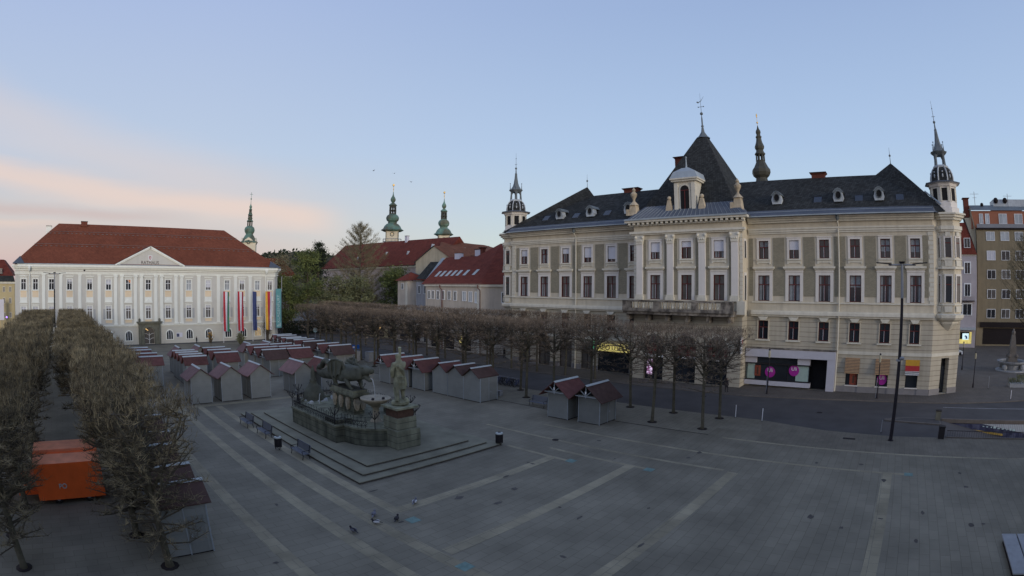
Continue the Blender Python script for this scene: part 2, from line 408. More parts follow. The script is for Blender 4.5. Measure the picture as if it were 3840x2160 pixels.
for x, y in ((31.6, 21.7), (33.1, 15.9), (38.9, -3.0), (16.8, 21.9), (15.2, 16.1)):
    tl.face([(x-.35, y-.35, .018), (x+.35, y-.35, .018), (x+.35, y+.35, .018), (x-.35, y+.35, .018)])
structure(tl.build('painted_square'))
g = mb('line')
g.box(63.1, 63.2, -60, -8, .006, .009)
structure(g.build('road_marking'))
g = mb('sidewalk')
pv = [(62.5, 160), (62.5, 17.6), (64.5, 4.2), (65.4, -9.0), (66.8, -16.2), (68, -20.5), (80, -60), (220, -60), (220, 160)]
g.prism(pv, -.1, .12)
g.use('kerb')
kl = [(62.4, 160), (62.4, 17.6), (64.4, 4.2), (65.3, -9.0), (66.7, -16.2), (67.9, -20.5), (79.9, -60)]
for a, b in zip(kl, kl[1:]):
    d = (Vector(b)-Vector(a)).normalized(); n = Vector((-d.y, d.x))*.09; a = Vector(a); b = Vector(b)
    g.prism([tuple(a-n), tuple(b-n), tuple(b+n), tuple(a+n)], -.05, .125)
structure(g.build('pavement'))
mh = mb('slot')
for x, y, w in ((35.4, 26.0, .3), (46.5, 43.3, .25), (57, 7, .35), (60, 22, .35)):
    mh.lathe([(w, .012), (w, .022)], x, y, 10)
mh.box(47.3, 47.8, 2.1, 3.3, .012, .02)
structure(mh.build('manhole_cover'))
# hills on the horizon
hb = mb('hillgreen'); rnd = random.Random(3)
hx = []
for k in range(60):
    a = R(2+k*.9); d = 420
    hh = 13+24*max(0, math.exp(-((k*.9+2-24)/9)**2))+9*math.exp(-((k*.9+2-34)/7)**2)
    hx.append((d*math.sin(a), d*math.cos(a), hh+rnd.uniform(-.5, .8)))
for a, b in zip(hx, hx[1:]):
    hb.face([(a[0]*.9, a[1]*.9, -1), (b[0]*.9, b[1]*.9, -1), (b[0], b[1], b[2]), (a[0], a[1], a[2])])
    hb.face([(a[0], a[1], a[2]), (b[0], b[1], b[2]), (b[0]*1.3, b[1]*1.3, -1), (a[0]*1.3, a[1]*1.3, -1)])
structure(hb.build('hills'))
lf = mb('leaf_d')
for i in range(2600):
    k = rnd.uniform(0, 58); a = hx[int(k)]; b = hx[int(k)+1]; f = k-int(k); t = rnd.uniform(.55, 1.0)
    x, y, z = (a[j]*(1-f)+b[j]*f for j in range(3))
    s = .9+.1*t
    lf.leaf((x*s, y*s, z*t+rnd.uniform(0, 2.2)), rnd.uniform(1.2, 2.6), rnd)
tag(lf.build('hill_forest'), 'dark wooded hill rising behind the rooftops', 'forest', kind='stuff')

# ------------------------------------------------------------ the long cream building with slate roof
XS = 69.4; XP = 67.0
bank = thing('corner_palace', (XS, 27.5, 0), 'long cream palace building with dark slate roof, steep central pyramid roof and spired corner turrets', 'building')
F = Fr((XS, 0), (0, 1), (-1, 0)); FP = Fr((XP, 0), (0, 1), (-1, 0))
RW = [17.22, 12.96, 8.77, 4.52, .34, -3.83]; LW = [58.0, 53.7, 49.4, 45.2, 40.9, 37.0]; PW = [32.37, 27.63, 22.9]
def win_part(F, u, w, z0, z1, root, style='red', depth=.26, trim=.3, hood=None, sill=True, blind=0, apron=0, tm='bank_white', arch_top=False, pane='glass'):
    g = mb(pane)
    g.fb(F, u-w/2-.02, u+w/2+.02, z0-.02, z1+.02, -depth-.03, -depth)
    wd = {'red': 'red_wood', 'white': 'white_wood'}[style]
    o = g.build('window', root)
    f = mb(wd); t = .055
    for a, b, c, d in ((u-w/2, u-w/2+t*1.3, z0, z1), (u+w/2-t*1.3, u+w/2, z0, z1), (u-w/2+t*1.3, u+w/2-t*1.3, z0, z0+t*1.5), (u-w/2+t*1.3, u+w/2-t*1.3, z1-t*1.5, z1),
                       (u-t*.8, u+t*.8, z0+t*1.5, z1-t*1.5)): f.fb(F, a, b, c, d, -depth+.002, -depth+.09)
    zt = z0+(z1-z0)*.64
    f.fb(F, u-w/2+t*1.3, u+w/2-t*1.3, zt-t, zt+t, -depth+.002, -depth+.11)
    if style == 'red':
        f.use('white_wood').fb(F, u+.06, u+.11, z0+.1, zt-.06, -depth+.004, -depth+.07)
    f.build('sash', o)
    rc = random.Random(int(u*37+z0*11))
    if style == 'red' and z0 > 10:
        k = rc.random()
        if k < .45:
            c = mb('curtain'); ww = w*rc.uniform(.12, .3); c.fb(F, u-w/2+.07, u-w/2+.07+ww, z0+.1, z1-.1, -depth+.0005, -depth+.0015); c.fb(F, u+w/2-.07-ww, u+w/2-.07, z0+.1, z1-.1, -depth+.0005, -depth+.0015); c.build('curtain', o)
        elif k < .7:
            c = mb('curtain'); c.fb(F, u-w/2+.08, u+w/2-.08, z0+(z1-z0)*rc.uniform(.3, .65), z1-.1, -depth+.0005, -depth+.0015); c.build('curtain', o)
    if trim:
        c = mb(tm)
        c.fb(F, u-w/2-trim, u-w/2, z0-.02, z1+trim, .0, .09); c.fb(F, u+w/2, u+w/2+trim, z0-.02, z1+trim, .0, .09); c.fb(F, u-w/2, u+w/2, z1, z1+trim, .0, .09)
        c.fb(F, u-w/2-trim-.08, u+w/2+trim+.08, z1+trim, z1+trim+.1, 0, .16)
        c.build('frame', o)
    if sill:
        c = mb('bank_trim'); c.fb(F, u-w/2-.32, u+w/2+.32, z0-.22, z0-.04, 0, .24)
        if apron: c.fb(F, u-w/2-.3, u+w/2+.3, z0-.55, z0-.22, 0, .1); c.fb(F, u-w/2-.3, u-w/2-.1, z0-.7, z0-.55, 0, .1); c.fb(F, u+w/2+.1, u+w/2+.3, z0-.7, z0-.55, 0, .1)
        c.build('sill', o)
    if hood:
        c = mb('bank_trim'); c.fb(F, u-hood, u+hood, z1+.87, z1+1.12, 0, .42); c.fb(F, u-hood+.12, u+hood-.12, z1+.72, z1+.87, 0, .25)
        c.use(tm).fb(F, u-hood+.25, u+hood-.25, z1+trim+.1, z1+.72, 0, .06)
        c.build('hood', o)
    if blind:
        c = mb('blind'); c.fb(F, u-w/2+.01, u+w/2-.01, z1-(z1-z0)*blind, z1, -depth+.12, -depth+.15); c.build('blind', o)
    return o
# walls with real openings
holes = []
for u in RW+LW:
    holes += [(u-.7, u+.7, 6.38, 8.78), (u-.8, u+.8, 11.34, 14.64), (u-.68, u+.68, 16.78, 19.13)]
for u in RW[3:]: holes.append((u-.85, u+.85, 1.0, 4.4))
shops = [(56.6, 59.0), (52.4, 54.7), (48.1, 50.4), (44.2, 46.2)]
for a, b in shops: holes.append((a, b, .15, 4.3))
holes.append((37.6, 43.1, .15, 3.2)); holes.append((7.9, 18.9, .15, 4.1))
g = mb('bank_rust'); lo = [h for h in holes if h[3] < 9.3]
g.grid_wall(F, -6.4, 19.55, 0, 9.35, lo); g.grid_wall(F, 35.75, 60.7, 0, 9.35, lo)
g.use('bank_wall'); hi = [h for h in holes if h[3] > 9.3]
g.grid_wall(F, -6.4, 19.55, 9.35, 22.2, hi); g.grid_wall(F, 35.75, 60.7, 9.35, 22.2, hi)
# chamfered corners, sides, inner darkness
g.use('bank_rust')
C1 = [(69.4, -6.4), (72.3, -10.7), (88, -10.7)]; C2 = [(69.4, 60.7), (72.3, 64.9), (88, 64.9)]
for (z0, z1, m) in ((0, 9.35, 'bank_rust'), (9.35, 22.2, 'bank_wall')):
    g.use(m)
    for a, b in ((C1[1], C1[2]), (C2[0], C2[1]), (C2[1], C2[2]), (C1[2], C2[2])):
        g.face([(*a, z0), (*b, z0), (*b, z1), (*a, z1)])
g.use('bank_rust'); d1 = Vector((2.9, -4.3)).normalized(); FC = Fr(C1[0], (d1.x, d1.y), (-d1.y*-1 if False else d1.y, -d1.x))
cl = (Vector(C1[1])-Vector(C1[0])).length
FC = Fr(C1[0], (d1.x, d1.y), (d1.y, -d1.x))
g.grid_wall(FC, 0, cl, 0, 9.35, [(1.9, 3.4, .15, 4.6)], .9); g.use('bank_wall').grid_wall(FC, 0, cl, 9.35, 22.2, [])
g.build('wall', bank)
g = mb('dark_in'); g.box(70.3, 87, -5.2, 60, .2, 21.8); g.build('interior', bank)
# central pavilion
g = mb('bank_rust'); ph = []
for u in PW:
    ph += [(u-.78, u+.78, 11.34, 14.68), (u-.72, u+.72, 16.88, 19.2)]
ar = [(32.45, 2.95), (27.6, 3.1), (22.98, 3.05)]
for u, w in ar: ph.append((u-w/2, u+w/2, .15, 5.2))
g.grid_wall(FP, 19.55, 35.75, 0, 9.35, ph, .5); g.use('bank_wall').grid_wall(FP, 19.55, 35.75, 9.35, 20.3, ph)
g.use('bank_wall').fb(FP, 19.55, 35.75, 20.3, 22.3, -2.4, 0)
for u in (19.55, 35.75):
    g.use('bank_rust').face([(XP, u, 0), (XS, u, 0), (XS, u, 9.35), (XP, u, 9.35)]); g.use('bank_wall').face([(XP, u, 9.35), (XS, u, 9.35), (XS, u, 20.3), (XP, u, 20.3)])
g.build('pavilion_wall', bank)
g = mb('dark_in'); g.box(67.9, 69.9, 20.1, 35.2, .2, 20.2); g.build('pavilion_interior', bank)
for u, w in ar:
    g = mb('bank_trim'); g.ext(FP, [(u-w/2-.25, 5.2), (u-w/2, 5.2), (u-w/2+.05, 5.5), (u-w/2+.45, 6.25), (u, 6.62), (u+w/2-.45, 6.25), (u+w/2-.05, 5.5), (u+w/2, 5.2), (u+w/2+.25, 5.2), (u+w/2+.2, 5.6), (u+w/2-.3, 6.5), (u, 6.95), (u-w/2+.3, 6.5), (u-w/2-.2, 5.6)], 0, .12)
    o = g.build('arch_frame', bank)
    q = mb('glass_room'); q.ext(FP, [(u-w/2, 5.21), (u+w/2, 5.21), (u+w/2-.05, 5.5), (u+w/2-.45, 6.25), (u, 6.62), (u-w/2+.45, 6.25), (u-w/2+.05, 5.5)], .005, .05)
    q.use('red_wood'); 
    for k in (-.33, 0, .33): q.fb(FP, u+k*w-.04, u+k*w+.04, 5.22, 6.2, .051, .09)
    q.build('fanlight', o)
    q = mb('red_wood'); q.fb(FP, u-w/2, u+w/2, 3.7, 5.2, -.3, -.2); q.use('bank_white').fb(FP, u-w/2, u+w/2, 3.35, 3.7, -.35, -.1)
    q.use('glass'); q.fb(FP, u-w/2, u+w/2, .15, 3.35, -.45, -.4)
    q.use('iron')
    for k in (-.48, -.16, .16, .48): q.fb(FP, u+k*w-.05, u+k*w+.05, .15, 3.35, -.4, -.34)
    q.build('shop_door', bank)
q = mb('glow_screen'); q.fb(FP, 32.75, 33.6, .8, 2.95, -.33, -.28); tag(q.build('lit_display', bank), 'lit colourful display in the pavilion shop window')
# windows
bl3 = {58.0: .45, 53.7: 0, 49.4: .38, 45.2: .68, 40.9: .82, 12.96: .52, 17.22: 0, 32.37: .58, 27.63: .34, 22.9: .62}
for u in RW+LW:
    win_part(F, u, 1.6, 11.34, 14.64, bank, hood=1.5, sill=False, trim=.42, pane='glass' if u in RW else 'glass_room')
    win_part(F, u, 1.36, 16.78, 19.13, bank, trim=.3, apron=1, blind=bl3.get(u, 0))
    win_part(F, u, 1.4, 6.38, 8.78, bank, trim=.14, tm='bank_wall')
    g = mb('bank_trim'); g.ext(F, [(u-.35, 8.85), (u+.35, 8.85), (u+.7, 9.3), (u-.7, 9.3)], .15, .36); g.build('keystone', bank)
for u in PW:
    win_part(FP, u, 1.56, 11.34, 14.68, bank, hood=1.45, sill=False, trim=.42, pane='glass_room')
    win_part(FP, u, 1.44, 16.88, 19.2, bank, trim=.3, apron=1, blind=bl3.get(u, 0))
# side windows of the pavilion (facing the street)
FSd = Fr((0, 19.55), (1, 0), (0, -1))
for z0, z1, zt_ in ((11.4, 14.6, 15.0), (16.9, 19.1, 19.4)):
    g = mb('glass'); g.fb(FSd, 67.75, 68.55, z0, z1, 0, .03); o = g.build('window', bank)
    g = mb('bank_white'); g.fb(FSd, 67.5, 67.74, z0, zt_, 0, .07); g.fb(FSd, 68.56, 68.8, z0, zt_, 0, .07); g.fb(FSd, 67.74, 68.56, z1, zt_, 0, .07); g.build('frame', o)
# brick panels between the upper windows
def panels(cols):
    cs = sorted(cols)
    for a, b in zip(cs, cs[1:]):
        if b-a > 6: continue
        g = mb('bank_brick'); m = (a+b)/2; g.fb(F, m-.78, m+.78, 12.0, 19.5, .004, .05); g.build('brick_panel', bank)
panels(RW); panels(LW)
for u0, u1 in ((-5.65, -4.95+.05), (59.25, 59.75), (18.75, 19.3), (36.0, 35.95+.3)):
    if u1-u0 > .2: g = mb('bank_brick'); g.fb(F, u0, u1, 12.0, 19.5, .004, .05); g.build('brick_panel', bank)
for a in (34.05, 30.75, 29.25, 26.05, 24.5, 21.25):
    g = mb('bank_brick'); g.fb(FP, a-.22, a+.22, 12.0, 19.6, .004, .05); g.build('brick_panel', bank)
# pilasters
for u in (34.75, 30.0, 25.27, 20.6):
    g = mb('bank_white'); g.fb(FP, u-.48, u+.48, 12.0, 18.95, .02, .32)
    o = g.build('pilaster', bank)
    c = mb('bank_trim'); c.fb(FP, u-.62, u+.62, 11.25, 11.7, .02, .5); c.fb(FP, u-.55, u+.55, 11.7, 12.0, .02, .42); c.build('base', o)
    c = mb('bank_trim'); c.ext(FP, [(u-.5, 18.95), (u+.5, 18.95), (u+.56, 19.4), (u+.72, 20.1), (u+.6, 20.2), (u-.6, 20.2), (u-.72, 20.1), (u-.56, 19.4)], .04, .42)
    for k in (-.55, .55): c.sphere(FP.p(u+k, .42, 19.92), .2, 8, 5)
    for k in (-.3, 0, .3): c.sphere(FP.p(u+k, .42, 19.4), .14, 6, 4)
    c.build('capital', o)
# quoins
g = mb('bank_trim')
for k in range(18):
    z = 9.95+k*.56
    w = .75 if k % 2 else .6
    if z < 19.6 and z > 10.9:
        g.fb(FP, 19.55, 19.55+w*.62, z, z+.48, .003, .06); g.fb(FP, 35.75-w*.62, 35.75, z, z+.48, .003, .06)
        g.fb(F, -6.4, -6.4+w, z, z+.48, .003, .06); g.fb(F, 60.7-w, 60.7, z, z+.48, .003, .06)
g.build('quoins', bank)
# mouldings
def mould(F, u0, u1, items, name, m='bank_trim', ret=0):
    g = mb(m)
    for z0, z1, d in items: g.fb(F, u0-d*ret, u1+d*ret, z0, z1, -.02, d)
    return g.build(name, bank)
belt = [(9.35, 9.6, .3), (9.6, 9.95, .55), (9.95, 10.12, .42), (11.08, 11.24, .16)]
mould(F, -6.5, 18.9, belt, 'string_course'); mould(F, 36.4, 60.8, belt, 'string_course')
fr = [(20.0, 20.18, .14), (20.22, 20.5, .24), (20.5, 20.72, .36), (21.4, 21.65, .35), (21.65, 21.9, .6), (21.9, 22.12, .9)]
mould(F, -6.6, 19.3, fr, 'cornice'); mould(F, 36.0, 60.9, fr, 'cornice')
mould(FP, 19.55, 35.75, [(20.25, 20.45, .3), (20.45, 20.75, .5), (22.0, 22.3, 1.0), (21.55, 21.7, .45)], 'cornice', ret=1)
g = mb('bank_trim')
for k in range(24): u = 19.25+k*.733; g.fb(FP, u-.16, u+.16, 21.7, 22.0, .0, .85)
g.build('dentils', bank)
g = mb('bank_wall'); g.fb(FP, 19.2, 36.1, 9.35, 11.2, -.5, .12); g.use('bank_trim').fb(FP, 19.0, 20.1, 9.6, 11.3, 0, .9); g.build('pavilion_band', bank)
# balcony
g = mb('old_stone'); g.fb(FP, 20.15, 36.4, 9.35, 9.75, .1, 2.1); g.fb(FP, 20.15, 36.4, 9.75, 10.0, .12, 2.3)
for k in range(6): u = 20.9+k*3; g.ext(FP, [(u-.22, 8.5), (u+.22, 8.5), (u+.22, 9.35), (u-.22, 9.35)], .1, 1.5)
bal = g.build('balcony', bank)
g = mb('old_stone'); g.fb(FP, 20.15, 36.4, 11.02, 11.24, 1.9, 2.3); g.fb(FP, 20.15, 36.4, 10.0, 10.15, 1.92, 2.28)
for u0, u1 in ((20.15, 21.9), (35.0, 36.4), (25.2, 26.0), (30.6, 31.6)): g.fb(FP, u0, u1, 10.15, 11.02, 1.95, 2.26)
g.build('parapet', bal)
for u0, u1 in ((22.1, 25.1), (26.2, 30.5), (31.8, 34.9)):
    n = int((u1-u0)/.42)
    for k in range(n+1):
        u = u0+(u1-u0)*(k+.5)/(n+1); p = FP.p(u, 2.1, 0)
        c = mb('stone_vase' if k % 3 else 'bank_trim'); c.lathe([(.07, 10.15), (.14, 10.32), (.06, 10.55), (.09, 10.8), (.07, 11.02)], p[0], p[1], 6); c.build('baluster', bal)
# roof
g = mb('slate')
zr, ze, xe, xr = 28.35, 22.35, 68.7, 75.5
g.face([(xe, 5, ze), (xe, 44.5, ze), (xr, 47.9, zr), (xr, 1.15, zr)])
g.face([(82.3, 5, ze), (82.3, 44.5, ze), (xr, 47.9, zr), (xr, 1.15, zr)])
A = (xr, -1.3, 29.9); B = (xr, 49.2, 30.0)
for s, ap, ye, yi, yr in ((1, A, -8.3, 5, 1.15), (2, B, 62.6, 44.5, 47.9)):
    g.face([(xe, ye, ze), (xe, yi, ze), (xr, yr, zr), ap]); g.face([(82.3, ye, ze), (82.3, yi, ze), (xr, yr, zr), ap]); g.face([(xe, ye, ze), (82.3, ye, ze), ap])
rf = g.build('roof', bank)
g = mb('zinc')
def strip(pts): g.face(pts)
g.face([(xe-.75, -6.6, 22.14), (xe-.75, 19.3, 22.14), (xe+.75, 19.3, 23.1), (xe+.75, -6.6, 23.1)]); g.face([(xe-.75, 36, 22.14), (xe-.75, 60.9, 22.14), (xe+.75, 60.9, 23.1), (xe+.75, 36, 23.1)])
g.face([(xe-.75, -6.6, 22.14), (xe+.75, -6.6, 23.1), (75, -9.4, 24.3), (72.3, -11.2, 22.2)])
g.face([(xe-.75, 60.9, 22.14), (xe+.75, 60.9, 23.1), (75, 63.9, 24.0), (72.3, 65.4, 22.2)])
g.use('zinc_light').box(xe-.85, xe-.72, -6.6, 19.2, 22.1, 22.24); g.box(xe-.85, xe-.72, 36.1, 60.9, 22.1, 22.24)
g.box(xe-.2, xe-.17, -6.4, 19, 22.75, 22.79); g.box(xe-.2, xe-.17, 36.2, 60.6, 22.75, 22.79)
g.use('zinc_light').tube([(xe+.3, -7.8, 23.2), (71.2, -5.8, 25.2)], .12)
g.build('gutter', rf)
g = mb('zinc')   # lead skirt of the pavilion
g.prism([(65.9, 18.6), (84, 18.6), (84, 36.7), (65.9, 36.7)], 22.3, 22.42)
g.prism([(66.0, 18.7), (84, 18.7), (84, 36.6), (66.0, 36.6)], 22.42, 24.45, [(68.2, 20.9), (82.8, 20.9), (82.8, 34.5), (68.2, 34.5)])
g.use('zinc_light')
g.box(65.82, 65.92, 18.55, 36.75, 22.28, 22.5)
for k in range(26): y = 19.3+k*.66; g.tube([(66.05, y, 22.5), (68.2, 20.9+(y-18.7)*.76, 24.47)], .025, 3)
g.build('pavilion_skirt', bank)
g = mb('slate')
g.prism([(68.2, 20.9), (82.8, 20.9), (82.8, 34.5), (68.2, 34.5)], 24.4, 35.7, [(74.7, 26.85), (76.3, 26.85), (76.3, 28.4), (74.7, 28.4)])
py = g.build('pyramid_roof', bank)
g = mb('lead'); g.lathe([(1.15, 35.68), (.75, 36.0), (.3, 36.7), (.16, 37.6), (.26, 37.7), (.13, 37.85), (.12, 38.9), (.05, 39.4), (.05, 39.6)], 75.5, 27.6, 8)
g.sphere((75.5, 27.6, 39.75), .25); g.tube([(75.5, 27.6, 39.8), (75.5, 27.6, 43.2)], [.05, .015], 4)
g.tube([(75.5, 27.2, 40.9), (75.5, 28.0, 40.9)], .04, 4); g.sphere((75.5, 27.15, 40.9), .1, 6, 4); g.sphere((75.5, 28.05, 40.9), .1, 6, 4)
g.tube([(75.5, 28.1, 41.6), (75.5, 27.5, 41.9), (75.5, 27.0, 42.6)], [.1, .05, .02], 4); g.sphere((75.5, 28.15, 41.75), .13, 6, 4)
g.build('finial', py)
for a, ap in (('r', A), ('l', B)):
    g = mb('lead'); g.tube([(ap[0], ap[1], ap[2]-.1), (ap[0], ap[1], ap[2]+2.2)], [.06, .015], 4); g.sphere((ap[0], ap[1], ap[2]+1.05), .17, 8, 5); g.build('lightning_rod', rf)
def skl(y, x, w=1.1, l=.95):
    s = (zr-ze)/(xr-xe); z = ze+(x-xe)*s; dz = s*l
    g = mb('glass'); g.prism([(0, 0)]*0 or [(x, y-w/2), (x+l, y-w/2), (x+l, y+w/2), (x, y+w/2)], 0, 1)
    v = []
    for q in ((x, y-w/2), (x, y+w/2), (x+l, y+w/2), (x+l, y-w/2)): v.append((q[0]-.06, q[1], ze+(q[0]-xe)*s+.08))
    g = mb('glass'); g.face(v); g.use('zinc')
    w2 = [(p[0]+.06, p[1], p[2]-.1) for p in v]
    for i in range(4): g.face([v[i], v[(i+1) % 4], w2[(i+1) % 4], w2[i]])
    g.build('skylight', rf)
for y in (9.6, 3.75, -2.1, 54.6, 48.5, 42.6): skl(y, 70.6)
def dormer(y):
    x0 = 70.3; c = mb('lead_light')
    FD = Fr((x0, 0), (0, 1), (-1, 0)); zc = 24.9
    out = [(y-.62, zc-.85), (y+.62, zc-.85), (y+.75, zc-.3), (y+.62, zc+.2), (y+.6, zc+.5), (y+.3, zc+.78), (y, zc+.86), (y-.3, zc+.78), (y-.6, zc+.5), (y-.62, zc+.2), (y-.75, zc-.3)]
    c.ext(FD, out, -.9, 0); c.use('lead').ext(FD, [(y-.8, zc+.35), (y-.4, zc+.8), (y, zc+.95), (y+.4, zc+.8), (y+.8, zc+.35), (y+.62, zc+.3), (y, zc+.78), (y-.62, zc+.3)], -1.9, .12)
    o = c.build('dormer', rf)
    q = mb('dark_in'); q.ext(FD, [(y+.36*math.cos(t*.524), zc+.46*math.sin(t*.524)) for t in range(12)], .0, .03); q.build('window', o)
    q = mb('lead'); ring = [(y+.42*math.cos(t*.524), zc+.53*math.sin(t*.524)) for t in range(13)]
    q.tube([FD.p(a, .06, b) for a, b in ring], .07, 5); q.build('frame', o)
for y in (15.35, 6.6, .85, 51.4, 45.4, 38.5): dormer(y)
def chimney(x0, x1, y0, y1, z0, z1, parent, m='brick_chim', cap=.25):
    g = mb(m); g.box(x0, x1, y0, y1, z0, z1-.35)
    g.prism([(x0, y0), (x1, y0), (x1, y1), (x0, y1)], z1-.35, z1-.1, [(x0-cap, y0-cap), (x1+cap, y0-cap), (x1+cap, y1+cap), (x0-cap, y1+cap)])
    g.use('slot').box(x0-cap-.02, x1+cap+.02, y0-cap-.02, y1+cap+.02, z1-.1, z1); return g.build('chimney', parent)
chimney(75.4, 76.6, 39.5, 42.0, 27.5, 29.0, rf); chimney(76.5, 77.7, 31.7, 33.1, 28, 33.5, rf); chimney(75.4, 76.6, 8.9, 10.9, 27.5, 29.1, rf)
# ornate attic dormer
FD = Fr((67.5, 0), (0, 1), (-1, 0))
g = mb('bank_trim')
g.grid_wall(FD, 26.25, 29.45, 23.2, 27.5, [(27.22, 28.5, 23.4, 26.4)], .4)
g.face([(67.5, 26.25, 23.2), (71.8, 26.25, 23.2), (71.8, 26.25, 27.5), (67.5, 26.25, 27.5)]); g.face([(67.5, 29.45, 23.2), (71.8, 29.45, 23.2), (71.8, 29.45, 27.5), (67.5, 29.45, 27.5)])
g.fb(FD, 25.9, 29.8, 27.5, 27.75, -4.3, .4); g.fb(FD, 25.75, 29.95, 27.75, 27.95, -4.5, .6)
for u in (26.55, 29.15): g.fb(FD, u-.28, u+.28, 23.3, 27.3, 0, .2)
g.ext(FD, arch(27.86, 1.7, 23.3, 27.15), .01, .1)
ad = g.build('attic_dormer', bank)
q = mb('dark_in'); q.ext(FD, arch(27.86, 1.28, 23.4, 26.95), .11, .14); q.use('red_wood').fb(FD, 27.82, 27.9, 23.5, 26.2, .141, .19); q.fb(FD, 27.25, 28.47, 26.2, 26.28, .141, .19); q.build('window', ad)
q = mb('zinc_light'); q.prism([(66.95, 25.75), (71.9, 25.75), (71.9, 29.95), (66.95, 29.95)], 27.95, 28.9, [(67.3, 26.2), (71.9, 26.2), (71.9, 29.5), (67.3, 29.5)])
q.prism([(67.3, 26.2), (71.9, 26.2), (71.9, 29.5), (67.3, 29.5)], 28.9, 29.5, [(67.9, 27.3), (71.9, 27.3), (71.9, 28.4), (67.9, 28.4)]); q.lathe([(.35, 29.3), (.12, 29.8), (.07, 31.0)], 68.4, 27.86, 8); q.sphere((68.4, 27.86, 31.1), .14); q.build('dome_cap', ad)
for u in (30.3, 25.35):
    q = mb('stone_vase'); q.ext(FD, [(u-.5, 23.3), (u+.5, 23.3), (u+.45, 23.9), (u+.25, 24.7), (u+.2, 25.0), (u-.2, 25.0), (u-.25, 24.7), (u-.45, 23.9)], -.3, .3); q.sphere(FD.p(u, 0, 25.3), .3); q.lathe([(.12, 24.9), (.16, 25.1)], *FD.p(u, 0, 0)[:2], 6); q.build('scroll', ad)
for y in (36.0, 20.15):
    q = mb('stone_vase'); q.prism([(67.0, y-.62), (68.3, y-.62), (68.3, y+.62), (67.0, y+.62)], 23.2, 24.7, [(67.15, y-.45), (68.15, y-.45), (68.15, y+.45), (67.15, y+.45)])
    q.lathe([(.75, 24.7), (.62, 24.85), (.2, 25.3), (.16, 25.5), (.45, 26.1), (.5, 26.4), (.3, 26.6), (.2, 26.75), (.3, 26.95), (.12, 27.2), (.03, 27.35)], 67.6, y, 10)
    q.box(66.95, 68.4, y+.6, y+1.0, 23.2, 24.1); q.build('urn', bank)
